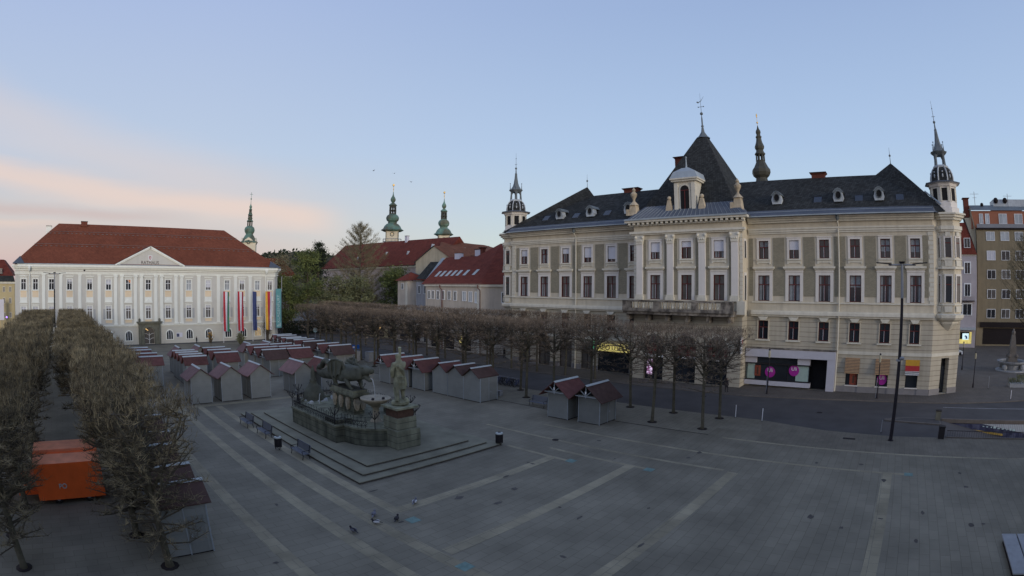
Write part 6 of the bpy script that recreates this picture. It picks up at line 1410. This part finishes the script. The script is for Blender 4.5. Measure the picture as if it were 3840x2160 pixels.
def bench(x, y, rz, label):
    r = thing('park_bench', (0, 0, 0), label, 'bench', 'slatted park benches')
    g = mb('bench_grey')
    for k in range(4): g.box(-1.15, 1.15, -.28+k*.15, -.17+k*.15, .44, .48)
    g.build('seat', r)
    g = mb('bench_grey')
    for k in range(5): g.box(-1.15, 1.15, .33+k*.02, .36+k*.02, .52+k*.12, .62+k*.12)
    g.build('backrest', r)
    for s in (-1.0, 1.0):
        g = mb('iron'); g.tube([(s, -.3, 0), (s, -.22, .3), (s, -.25, .44)], .03, 4); g.tube([(s, .35, 0), (s, .28, .3), (s, .3, .5), (s, .4, 1.1)], .03, 4); g.tube([(s, -.28, .44), (s, .32, .44)], .03, 4); g.tube([(s, -.3, .68), (s, .35, .7)], .025, 4); g.tube([(s, -.27, .44), (s, -.3, .68)], .025, 4); g.build('leg', r)
    r.location = (x, y, 0); r.rotation_euler.z = rz
bench(16.5, 46.9, R(-90), 'farthest of the three benches left of the fountain steps'); bench(16.7, 42.9, R(-90), 'middle of the three benches left of the fountain steps'); bench(16.95, 36.1, R(-90), 'nearest of the three benches, right of the litter bin by the steps')
bench(44.6, 35.2, R(-90), 'bench left of the near pair of huts by the slot drain')
bench(27.0, -9.7, R(84), 'pale bench cut off at the bottom right corner of the square') if False else None
rb = thing('stone_bench', (26.3, -10.2, 0), 'pale slab bench cut off by the bottom right corner', 'bench')
g = mb('grey_flat'); g.box(23.6, 28.2, -9.9, -8.95, .38, .46); g.box(23.6, 28.2, -11.2, -10.0, .38, .46); g.build('seat', rb); g = mb('slot'); g.box(24, 28, -11.0, -9.1, 0, .38); g.build('base', rb)
def bin_(x, y, label):
    r = thing('litter_bin', (x, y, 0), label, 'litter bin', 'round slatted litter bins')
    g = mb('iron'); g.lathe([(.27, .25), (.29, .9)], x, y, 14)
    for k in range(14): a = R(k*25.7); g.box(x+.29*math.cos(a)-.015, x+.29*math.cos(a)+.015, y+.29*math.sin(a)-.015, y+.29*math.sin(a)+.015, .2, .98)
    for k in range(3): a = R(k*120+20); g.tube([(x+.25*math.cos(a), y+.25*math.sin(a), 0), (x+.25*math.cos(a), y+.25*math.sin(a), .3)], .03, 4)
    g.build('body', r)
    g = mb('ridge_cap'); g.lathe([(.31, .96), (.3, 1.06), (.16, 1.1)], x, y, 14); g.use('slot').lathe([(.15, 1.1), (.15, 1.105)], x, y, 10); g.build('lid', r)
bin_(16.2, 38.6, 'litter bin between the middle and the nearest bench'); bin_(31.2, 28.6, 'litter bin standing alone at the right end of the fountain steps')
# bicycles
def bike(x, y, rz, label, m='f_blue'):
    r = thing('bicycle', (0, 0, 0), label, 'bicycle', 'bicycles parked in a cluster')
    for s in (-.52, .52):
        g = mb('rubber'); g.tube([(s+.33*math.cos(R(t*30)), 0, .34+.33*math.sin(R(t*30))) for t in range(13)], .025, 4); g.use('lamp_grey')
        for t in range(6): g.tube([(s, 0, .34), (s+.32*math.cos(R(t*60)), 0, .34+.32*math.sin(R(t*60)))], .006, 3)
        g.build('wheel', r)
    g = mb(m)
    for a, b in (((-.52, 0, .34), (-.1, 0, .34)), ((-.1, 0, .34), (-.2, 0, .85)), ((-.2, 0, .8), (.38, 0, .85)), ((-.1, 0, .34), (.36, 0, .75)), ((-.52, 0, .34), (-.2, 0, .8)), ((.52, 0, .34), (.36, 0, .98))): g.tube([a, b], .03, 4)
    g.build('frame', r)
    g = mb('lamp_grey'); g.tube([(.3, -.28, 1.0), (.38, 0, 1.0), (.3, .28, 1.0)], .025, 4); g.build('handlebar', r); g = mb('rubber'); g.box(-.34, -.06, -.07, .07, .88, .94); g.build('saddle', r)
    r.location = (x, y, .01); r.rotation_euler.z = rz
for i in range(11): bike(51.3+.15*(i % 2)+.5, 44.4+.5*i*.8, R(8+i*5 % 13), '%s bicycle from the right in the parked cluster beside the joined huts' % ordn[i], ['f_blue', 'lamp_grey', 'iron', 'blue_graf'][i % 4])
# people
def person(x, y, rz, h, label, z=0, walk=.12, coat='person_dark'):
    r = thing('person', (0, 0, 0), label, 'person'); k = h/1.75
    V = [(0, 0, .95), (0, 0, 1.15), (0, .0, 1.38), (0, .02, 1.5), (-.1, 0, .88), (-.11, walk, .5), (-.11, walk*.8, .08), (-.11, walk*.8+.15, .04), (.1, 0, .88), (.11, -walk*.4, .5), (.11, -walk, .08), (.11, -walk+.15, .04),
         (-.2, 0, 1.4), (-.26, -.03, 1.12), (-.24, .1, .9), (-.23, .15, .82), (.2, 0, 1.4), (.26, .0, 1.12), (.25, -.05, .88), (.25, -.05, .8)]
    Ed = [(0, 1), (1, 2), (2, 3), (0, 4), (4, 5), (5, 6), (6, 7), (0, 8), (8, 9), (9, 10), (10, 11), (2, 12), (12, 13), (13, 14), (14, 15), (2, 16), (16, 17), (17, 18), (18, 19)]
    Ra = [.17, .15, .17, .06, .1, .07, .05, .045, .1, .07, .05, .045, .08, .055, .045, .035, .08, .055, .045, .035]
    skin('body', [tuple(c*k for c in v) for v in V], Ed, [q*k for q in Ra], coat, r, 1)
    g = mb('skin'); g.sphere((0, .03*k, 1.62*k), .105*k, 8, 6, (.85, .95, 1.15)); g.sphere((0, .14*k, 1.61*k), .02*k, 5, 3); g.build('head', r)
    g = mb('hair'); g.sphere((0, 0, 1.655*k), .115*k, 8, 6, (.9, 1, 1)); g.build('hair', r)
    g = mb(coat); g.lathe([(.24*k, .62*k), (.2*k, .9*k), (.19*k, 1.2*k), (.2*k, 1.4*k), (.08*k, 1.5*k)], 0, 0, 9); g.build('coat', r)
    r.location = (x, y, z); r.rotation_euler.z = rz
person(30.6, 119.4, R(80), 1.5, 'person in a long dark coat walking along the town hall wall')
person(71.0, 63.9, R(200), 1.8, 'person in dark clothes at the left corner of the palace', .12)
person(63.4, 20.2, R(150), 1.75, 'person in black beside the pavilion wall behind the trees', .12)
# birds
def bird(x, y, z, rz, label, m, m2, s=1.0, fly=False):
    r = thing('gull' if fly else 'pigeon', (0, 0, 0), label, 'bird', 'birds in the sky' if fly else 'pigeons on the paving')
    g = mb(m); g.sphere((0, 0, .14), .09, 8, 6, (1.9, 1, 1)); g.sphere((.15, 0, .24), .055, 7, 5); g.tube([(.1, 0, .16), (.14, 0, .22)], [.06, .045], 6); g.tube([(.19, 0, .24), (.235, 0, .235)], [.012, .003], 4); g.idx([(-.12, -.04, .13), (-.12, .04, .13), (-.32, .035, .09), (-.32, -.035, .09)], [(0, 1, 2, 3)]); 
    if not fly: g.tube([(0, .03, .08), (0, .03, 0)], .008, 3); g.tube([(0, -.03, .08), (0, -.03, 0)], .008, 3)
    g.build('body', r, True)
    g = mb(m2)
    if fly:
        for s_ in (-1, 1): g.idx([(.08, 0, .17), (.1, s_*.35, .32), (-.02, s_*.75, .26), (-.1, s_*.35, .29), (-.1, 0, .15)], [(0, 1, 3, 4), (1, 2, 3)])
    else:
        for s_ in (-1, 1): g.sphere((-.04, s_*.075, .15), .07, 6, 4, (2.2, .4, .9))
    g.build('wing', r)
    r.location = (x, y, z); r.rotation_euler.z = rz; r.scale = (s, s, s)
bird(18.4, 23.7, 0, R(30), 'white-backed pigeon standing on the pale paving band, farthest from the camera', 'pigeon_grey', 'pigeon_white', 1.25)
bird(15.4, 23.7, 0, R(40), 'brownish grey pigeon with dark head left of the black pigeon', 'pigeon_grey', 'pigeon_grey', 1.25)
bird(14.85, 22.75, 0, R(140), 'white pigeon facing left on the band crossing', 'pigeon_dark', 'pigeon_white', 1.25)
bird(16.05, 22.4, 0, R(35), 'all black pigeon leaning forward', 'pigeon_dark', 'pigeon_dark', 1.25)
bird(13.25, 22.6, 0, R(100), 'dark pigeon seen upright, nearest to the camera', 'pigeon_dark', 'pigeon_grey', 1.25)
for i, (px, py, pz, l) in enumerate(((75, 113, 42.2, 'leftmost flying bird above the tall bare tree'), (79.5, 110, 41.6, 'middle flying bird between bare tree and clock tower'), (84.0, 108.5, 39.7, 'lowest flying bird just left of the clock tower'))): bird(px, py, pz, R(40*i), l, 'pigeon_dark', 'pigeon_grey', 1.1, True)
bird(2.6, 90, 14.9, R(10), 'small dark bird flying before the town hall pilasters', 'pigeon_dark', 'pigeon_dark', 1.0, True)
# orange trailer and neighbours
ot = thing('orange_trailer', (-1.3, 35, 0), 'bright orange box trailer with stepped pale roof seen through the left trees', 'trailer')
g = mb('orange_paint'); g.box(-3.8, 1.0, 33.2, 37.0, .32, 2.6)
g.use('orange_top').idx([(-3.8, 33.2, 2.6), (1.0, 33.2, 2.6), (1.0, 34.6, 2.8), (-3.8, 34.6, 2.8)], [(0, 1, 2, 3)]); g.use('orange_paint').box(-3.8, 1.0, 34.6, 37.0, 2.6, 2.82); g.use('orange_top').box(-3.75, .95, 34.9, 36.95, 2.82, 2.98); g.build('body', ot)
for x in (-2.4, -.2):
    for y in (33.4, 36.8): g = mb('rubber'); g.tube([(x, y-.1, .34), (x, y+.1, .34)], .34, 12); o = g.build('wheel', ot); q = mb('lamp_grey'); q.tube([(x, y-.12, .34), (x, y+.12, .34)], .15, 8); q.build('rim', o)
g = mb('orange_paint'); g.box(-5.3, -3.82, 33.9, 36.2, .5, 1.4); g.tube([(-5.2, 35, .5), (-6.3, 35, .45)], .06, 5); g.build('drawbar', ot)
lettering('PO', .45, 'letter_white', Fr((0, 33.19), (1, 0), (0, -1)), -1.9, .02, 1.15, ot)
ys = thing('yellow_stall', (-9.5, 36, 0), 'stall with yellow cloth and white crates at the far left edge', 'market stall')
g = mb('yellow_cloth'); g.prism([(-11.2, 34.5), (-8.6, 34.5), (-8.6, 37), (-11.2, 37)], 2.2, 2.7, [(-10.4, 35.3), (-9.3, 35.3), (-9.3, 36.3), (-10.4, 36.3)]); g.build('awning', ys)
g = mb('lamp_grey')
for a in (-11, -8.8):
    for b in (34.7, 36.8): g.tube([(a, b, 0), (a, b, 2.2)], .04, 4)
g.build('frame', ys); g = mb('grey_flat'); g.box(-11, -8.8, 34.9, 36.6, 0, .95); g.build('counter', ys)
for i, (x, y, w, m) in enumerate(((-7.7, 33.6, .6, 'white_paint'), (-6.9, 34.3, .5, 'grey_flat'), (-8.0, 32.2, .45, 'yellow_cloth'))):
    g = mb(m); g.box(-w, w, -w*.7, w*.7, 0, .6); g.use('slot'); g.box(-w+.06, w-.06, -w*.7+.06, w*.7-.06, .6, .605); o = g.build('crate'); o.location = (x, y, 0); tag(o, ['big white crate right of the yellow stall', 'grey crate beside the orange drawbar', 'yellow crate in front of the yellow stall'][i], 'crate')
# signs by the street
s_ = thing('blue_sign', (49.5, 79.7, 0), 'small blue and white parking sign right of the long hut row', 'sign')
g = mb('lamp_grey'); g.tube([(49.5, 79.7, 0), (49.5, 79.7, 2.5)], .04, 5); g.build('post', s_); g = mb('blue_sign'); g.box(48.9, 50.4, 79.6, 79.68, 1.9, 2.6); g.use('sign_white').box(49.0, 49.35, 79.57, 79.6, 2.1, 2.4); g.build('panel', s_)
s_ = thing('round_sign', (55.2, 105.8, 0), 'round pale teal sign among the bare trees', 'sign')
g = mb('lamp_grey'); g.tube([(55.2, 105.8, 0), (55.2, 105.8, 3)], .05, 5); g.build('post', s_); g = mb('mint'); g.ext(Fr((55.2, 105.8), (.88, -.47), (-.47, -.88)), [(.5*math.cos(k*.4488), 3.1+.5*math.sin(k*.4488)) for k in range(14)], 0, .05); g.build('panel', s_)
s_ = thing('traffic_light', (66.5, 143, 0), 'traffic light showing red among the green trees', 'traffic light')
g = mb('lamp_black'); g.tube([(66.5, 143, 0), (66.5, 143, 5)], .06, 5); g.box(66.3, 66.7, 142.9, 143.2, 5, 6.2); g.build('housing', s_); g = mb('glow_red'); g.sphere((66.45, 142.85, 6.0), .18, 8, 5); g.build('light', s_)
for i, (x, y, a, b, hh) in enumerate(((48.4, 78.3, .9, .7, 1.7), (50.7, 76.4, .8, .6, 1.6), (46.2, 42.3, .25, .25, .5))):
    g = mb('grey_flat'); g.box(-a, a, -b, b, 0, hh); g.use('lamp_grey').box(-a-.03, a+.03, -b-.03, b+.03, hh, hh+.06); o = g.build('cabinet'); o.location = (x, y, .01); tag(o, ['pale grey box cabinet below the blue sign', 'grey cabinet behind the trunk right of the blue sign', 'small grey box at the corner of the joined huts'][i], 'cabinet')
# garage ramp
rp = mb('asphalt'); rp.face([(50.05, -7.2, 0), (56.6, -7.2, 0), (56.6, -22, -3), (50.05, -22, -3)]); rp.face([(50.05, -22, -3), (56.6, -22, -3), (56.6, -46, -3.2), (50.05, -46, -3.2)]); structure(rp.build('ramp_road'))
rw = thing('ramp_wall', (56.6, -20, 0), 'low graffiti-covered concrete wall along the far side of the garage ramp', 'wall')
FW = Fr((56.6, 0), (0, 1), (-1, 0))
g = mb('blue_graf'); g.fb(FW, -46, -7.2, -3.3, -.2, -.25, .0); g.use('kerb').fb(FW, -46, -7.2, -.2, .18, -.3, .05); g.use('corrug').ext(FW, [(-12.2, -.22), (-18, -1.15), (-30, -2.9), (-46, -3.2), (-46, -.22)], .0, .04); g.build('wall', rw)
g = mb('ramp_yellow'); g.ext(FW, [(-7.3, -.42), (-7.3, -.62), (-15, -1.4), (-15, -1.2)], .02, .06); g.build('yellow_stripe', rw)
lettering('ACAB', .8, 'letter_white', FW, -14, .06, -.7, rw) if False else None
g = mb('letter_white'); rr2 = random.Random(4)
for k in range(9): u = -12.5-k*.5; z = -.5-.1*k*.5; g.fb(FW, u, u+rr2.uniform(.15, .35), z, z+rr2.uniform(.05, .25), .045, .055)
g.build('graffiti', rw)
nw = thing('ramp_fence', (49.8, -20, 0), 'low dark fence on the near side of the garage ramp', 'fence')
g = mb('kerb'); g.box(49.8, 50.05, -46, -7.1, -.3, .1); g.build('kerb', nw)
g = mb('iron'); g.box(49.88, 49.93, -46, -7.1, .62, .67)
for k in range(150): y = -7.2-k*.26; g.box(49.89, 49.92, y-.02, y, .1, .62)
g.build('railing', nw)
for n_, x, y in (('far', 56.25, -6.7), ('near', 49.5, -6.5)):
    g = mb('portal_stone' if n_ == 'far' else 'iron'); g.box(-.28, .28, -.3, .3, 0, 1.05); g.use('iron').box(-.31, .31, -.33, .33, 1.05, 1.15); o = g.build('ramp_post'); o.location = (x, y, 0); tag(o, 'square dark post on the %s side of the garage ramp mouth' % n_, 'post')
g = mb('kerb'); isl = [(55.3, -.5), (55.05, -.8), (54.3, -7.0), (57.0, -7.0), (56.9, -3), (55.8, -.6)]; g.prism(isl, 0, .14); g.use('asphalt').prism([(55.4, -1.2), (54.75, -6.8), (56.7, -6.8), (56.6, -3)], .14, .145); structure(g.build('traffic_island'))
# obelisk fountain on the side square
of = thing('obelisk_fountain', (93.5, -24.5, .12), 'small stone obelisk fountain with round basin on the side square', 'fountain')
x, y = 93.5, -24.7
g = mb('grey_flat'); g.lathe([(3.2, .12), (3.2, .3), (2.9, .32), (1.9, .4), (2.1, 1.1), (2.9, 1.45), (3.0, 1.7), (2.7, 1.7), (2.6, 1.4)], x, y, 16)
for k in range(4): a = R(45+90*k); g.sphere((x+2.5*math.cos(a), y+2.5*math.sin(a), .8), .5, 7, 5, (1, 1, 1.2))
g.build('basin', of); g = mb('water'); g.lathe([(2.65, 1.5), (2.64, 1.505)], x, y, 16); g.build('water', of)
g = mb('pigeon_white'); 
g = mb('kerb'); g.prism([(x-1.0, y-1.0), (x+1, y-1), (x+1, y+1), (x-1, y+1)], 1.4, 2.9, [(x-.8, y-.8), (x+.8, y-.8), (x+.8, y+.8), (x-.8, y+.8)]); g.box(x-.65, x+.65, y-.65, y+.65, 2.9, 3.9); g.prism([(x-.6, y-.6), (x+.6, y-.6), (x+.6, y+.6), (x-.6, y+.6)], 3.9, 6.0, [(x-.3, y-.3), (x+.3, y-.3), (x+.3, y+.3), (x-.3, y+.3)]); g.sphere((x, y, 6.15), .42, 8, 6, (1, 1, 1.1)); g.sphere((x, y, 6.65), .2, 7, 5)
for k in range(4): a = R(45+90*k); g.sphere((x+1.05*math.cos(a), y+1.05*math.sin(a), 2.5), .35, 7, 5)
g.build('obelisk', of)
cr = thing('parked_car', (114, -17.6, .12), 'white car front peeking out behind the palace corner', 'car')
g = mb('car_white'); x, y = 114.5, -15.5
prof = [(-17.9, .35), (-17.9, .8), (-17.2, 1.0), (-16.4, 1.5), (-14.6, 1.55), (-13.6, 1.0), (-13.5, .4)]
FCr = Fr((113.6, 0), (0, 1), (-1, 0)); g.ext(FCr, prof, -1.8, 0); g.build('body', cr)
g = mb('glass'); g.ext(FCr, [(-17.0, 1.03), (-16.35, 1.42), (-14.7, 1.46), (-14.0, 1.05)], .0, .02); g.ext(FCr, [(-17.15, 1.02), (-16.42, 1.47), (-16.3, 1.47), (-17.0, 1.02)], -1.7, -.1); g.build('window', cr)
for u in (-17.2, -14.2): g = mb('rubber'); g.tube([(113.55, u, .45), (113.8, u, .45)], .32, 10); g.build('wheel', cr)
g = mb('sign_white'); g.fb(FCr, -17.93, -17.9, .6, .8, -.5, -.1); g.build('headlight', cr)
for i, (x, y, h) in enumerate(((77.5, -21.8, .9), (80.5, -24, 1.0))):
    o = thing('cafe_planter', (x, y, .12), ['light planter with pale shrub before the obelisk fountain', 'second planter cut by the right edge'][i], 'planter'); g = mb('grey_flat'); g.box(x-.8, x+.8, y-1.4, y+1.4, .12, .12+h*.6); g.build('box', o)
    g = mb('leaf_p'); rq = random.Random(i)
    for k in range(500): g.leaf((x+rq.uniform(-.9, .9), y+rq.uniform(-1.5, 1.5), .3+h*.6+rq.uniform(-.2, .4)), .1, rq)
    g.build('plant', o)

for nm, b, lb in (('south_side_houses', (-70, 44, -34, -20, 0, 16), 'unseen plain block of houses added behind the viewpoint to shade the square'),):  # out of view, added to hold the low sun off the square
    g = mb('cream_wall'); g.box(*b); F0 = Fr((0, b[3]), (1, 0), (0, 1)) if nm[0] == 's' else Fr((b[1], 0), (0, 1), (1, 0))
    g.use('glass')
    lo_, hi_ = (b[0], b[1]) if nm[0] == 's' else (b[2], b[3])
    for k in range(int((hi_-lo_)/4)):
        for z in (2, 6.5, 11): g.fb(F0, lo_+1.4+k*4, lo_+2.7+k*4, z, z+2.3, .01, .04)
    g.use('red_tile2').box(b[0]+1, b[1]-1, b[2]+1, b[3]-1, b[5], b[5]+1.5)
    o = g.build(nm); tag(o, lb, 'building')

# ------------------------------------------------------------ sky and light
w = bpy.data.worlds.new('World'); sc.world = w; w.use_nodes = True
t = w.node_tree; N = t.nodes; L = t.links; N.clear()
out = N.new('ShaderNodeOutputWorld'); bg = N.new('ShaderNodeBackground')
sky = N.new('ShaderNodeTexSky'); sky.sky_type = 'NISHITA'; sky.sun_disc = False; sky.sun_elevation = R(3); SAZ = 198; sky.sun_rotation = R(SAZ); sky.altitude = 400; sky.air_density = 1.2; sky.dust_density = 1.5
tc = N.new('ShaderNodeTexCoord'); sx = N.new('ShaderNodeSeparateXYZ'); L.new(tc.outputs['Generated'], sx.inputs[0])
def srgb(r, g, b): return tuple(((c/255)/12.92 if c/255 < .04045 else ((c/255+.055)/1.055)**2.4) for c in (r, g, b))
def ramp(stops):
    rp_ = N.new('ShaderNodeValToRGB'); e = rp_.color_ramp.elements
    while len(e) < len(stops): e.new(.5)
    for i, (p, c) in enumerate(stops): e[i].position = p; e[i].color = (*srgb(*c), 1)
    L.new(sx.outputs['Z'], rp_.inputs[0]); return rp_
# dawn tones: rosy toward the west (+y), pale green-blue toward the north-east (+x)
rw_ = ramp([(0.0, (202, 178, 182)), (.05, (213, 194, 192)), (.12, (209, 205, 207)), (.24, (190, 206, 230)), (.5, (172, 191, 229)), (1, (140, 162, 210))])
re_ = ramp([(0.0, (208, 222, 214)), (.06, (204, 226, 226)), (.14, (192, 216, 236)), (.26, (178, 203, 236)), (.5, (157, 181, 221)), (1, (138, 160, 206))])
az = N.new('ShaderNodeMapRange'); az.interpolation_type = 'SMOOTHSTEP'; az.inputs['From Min'].default_value = .15; az.inputs['From Max'].default_value = 1.0; L.new(sx.outputs['X'], az.inputs['Value'])
mx = N.new('ShaderNodeMix'); mx.data_type = 'RGBA'; L.new(az.outputs[0], mx.inputs[0]); L.new(rw_.outputs[0], mx.inputs[6]); L.new(re_.outputs[0], mx.inputs[7])
# thin rosy cloud bands low in the west
def band_(z0, slope, wz, amp, x1, seed, xs=.16):
    """soft elongated cloud: centre height falls with x"""
    m1 = N.new('ShaderNodeMath'); m1.operation = 'MULTIPLY_ADD'; L.new(sx.outputs['X'], m1.inputs[0]); m1.inputs[1].default_value = slope; m1.inputs[2].default_value = -z0
    nz = N.new('ShaderNodeTexNoise'); nz.inputs['Scale'].default_value = 3.0; nz.inputs['Detail'].default_value = 5
    mp = N.new('ShaderNodeMapping'); mp.inputs['Scale'].default_value = (1, 1, 6); mp.inputs['Location'].default_value = (seed, 0, 0); L.new(tc.outputs['Generated'], mp.inputs[0]); L.new(mp.outputs[0], nz.inputs['Vector'])
    m2 = N.new('ShaderNodeMath'); m2.operation = 'ADD'; L.new(sx.outputs['Z'], m2.inputs[0]); L.new(m1.outputs[0], m2.inputs[1])
    m3 = N.new('ShaderNodeMath'); m3.operation = 'MULTIPLY_ADD'; L.new(nz.outputs['Fac'], m3.inputs[0]); m3.inputs[1].default_value = .05; L.new(m2.outputs[0], m3.inputs[2])
    m4 = N.new('ShaderNodeMath'); m4.operation = 'ABSOLUTE'; m5 = N.new('ShaderNodeMath'); m5.operation = 'SUBTRACT'; L.new(m3.outputs[0], m5.inputs[0]); m5.inputs[1].default_value = .025; L.new(m5.outputs[0], m4.inputs[0])
    r = N.new('ShaderNodeMapRange'); r.interpolation_type = 'SMOOTHSTEP'; r.inputs['From Min'].default_value = wz; r.inputs['From Max'].default_value = 0; r.inputs['To Max'].default_value = amp; L.new(m4.outputs[0], r.inputs['Value'])
    e = N.new('ShaderNodeMapRange'); e.interpolation_type = 'SMOOTHSTEP'; e.inputs['From Min'].default_value = x1; e.inputs['From Max'].default_value = x1-xs; L.new(sx.outputs['X'], e.inputs['Value'])
    y_ = N.new('ShaderNodeMath'); y_.operation = 'GREATER_THAN'; L.new(sx.outputs['Y'], y_.inputs[0]); y_.inputs[1].default_value = 0
    a = N.new('ShaderNodeMath'); a.operation = 'MULTIPLY'; L.new(r.outputs[0], a.inputs[0]); L.new(e.outputs[0], a.inputs[1])
    b = N.new('ShaderNodeMath'); b.operation = 'MULTIPLY'; L.new(a.outputs[0], b.inputs[0]); L.new(y_.outputs[0], b.inputs[1]); return b
cur = mx.outputs[2]
for args, c in (((.235, .20, .085, .55, .6, 1.3, .35), (220, 210, 212)), ((.165, .10, .036, .8, .53, 4.0, .10), (236, 213, 204)), ((.125, .06, .02, .6, .3, 8.0, .25), (206, 184, 184)), ((.10, .02, .012, .45, .12, 8.0, .25), (236, 210, 198))):
    b = band_(*args); m_ = N.new('ShaderNodeMix'); m_.data_type = 'RGBA'; L.new(b.outputs[0], m_.inputs[0]); L.new(cur, m_.inputs[6]); m_.inputs[7].default_value = (*srgb(*c), 1); cur = m_.outputs[2]
# the physical sky adds the low eastern glow behind the camera
sk = N.new('ShaderNodeVectorMath'); sk.operation = 'SCALE'; L.new(sky.outputs[0], sk.inputs[0]); sk.inputs['Scale'].default_value = .016
ad = N.new('ShaderNodeVectorMath'); ad.operation = 'ADD'; L.new(cur, ad.inputs[0]); L.new(sk.outputs[0], ad.inputs[1])
L.new(ad.outputs[0], bg.inputs['Color']); bg.inputs['Strength'].default_value = .93
L.new(bg.outputs[0], out.inputs['Surface'])
sl = bpy.data.lights.new('sun', 'SUN'); sl.energy = 1.5; sl.angle = R(20); sl.color = (1, .9, .78)
so = bpy.data.objects.new('sun', sl); col.objects.link(so)
sd = Vector((math.sin(R(SAZ))*math.cos(R(7)), math.cos(R(SAZ))*math.cos(R(7)), math.sin(R(7))))
so.rotation_euler = sd.to_track_quat('Z', 'Y').to_euler()

# ------------------------------------------------------------ camera: the wide webcam lens with its barrel distortion
cd = bpy.data.cameras.new('camera'); co = bpy.data.objects.new('camera', cd); col.objects.link(co); sc.camera = co
cd.sensor_fit = 'HORIZONTAL'; cd.sensor_width = 36; cd.clip_end = 5000; cd.clip_start = .1
cd.type = 'PANO'; cy = cd if hasattr(cd, 'fisheye_polynomial_k1') else cd.cycles
cy.panorama_type = 'FISHEYE_LENS_POLYNOMIAL'; cy.fisheye_fov = math.pi
cy.fisheye_polynomial_k0 = 0; cy.fisheye_polynomial_k1 = -.95777479/18; cy.fisheye_polynomial_k2 = 0; cy.fisheye_polynomial_k3 = -.0385177/18**3; cy.fisheye_polynomial_k4 = 0
M = Matrix.Rotation(-.85161562, 4, 'Z') @ Matrix.Rotation(math.pi/2-.00327762, 4, 'X') @ Matrix.Rotation(.00640457, 4, 'Z')
M.translation = (0, 0, H); co.matrix_world = M
sc.view_settings.view_transform = 'Standard'; sc.view_settings.look = 'None'; sc.view_settings.exposure = 0; sc.view_settings.gamma = 1
sc.render.resolution_x = 1024; sc.render.resolution_y = 576
sc.render.engine = 'CYCLES'
sc.cycles.max_bounces = 5; sc.cycles.diffuse_bounces = 3; sc.cycles.glossy_bounces = 3; sc.cycles.use_denoising = True
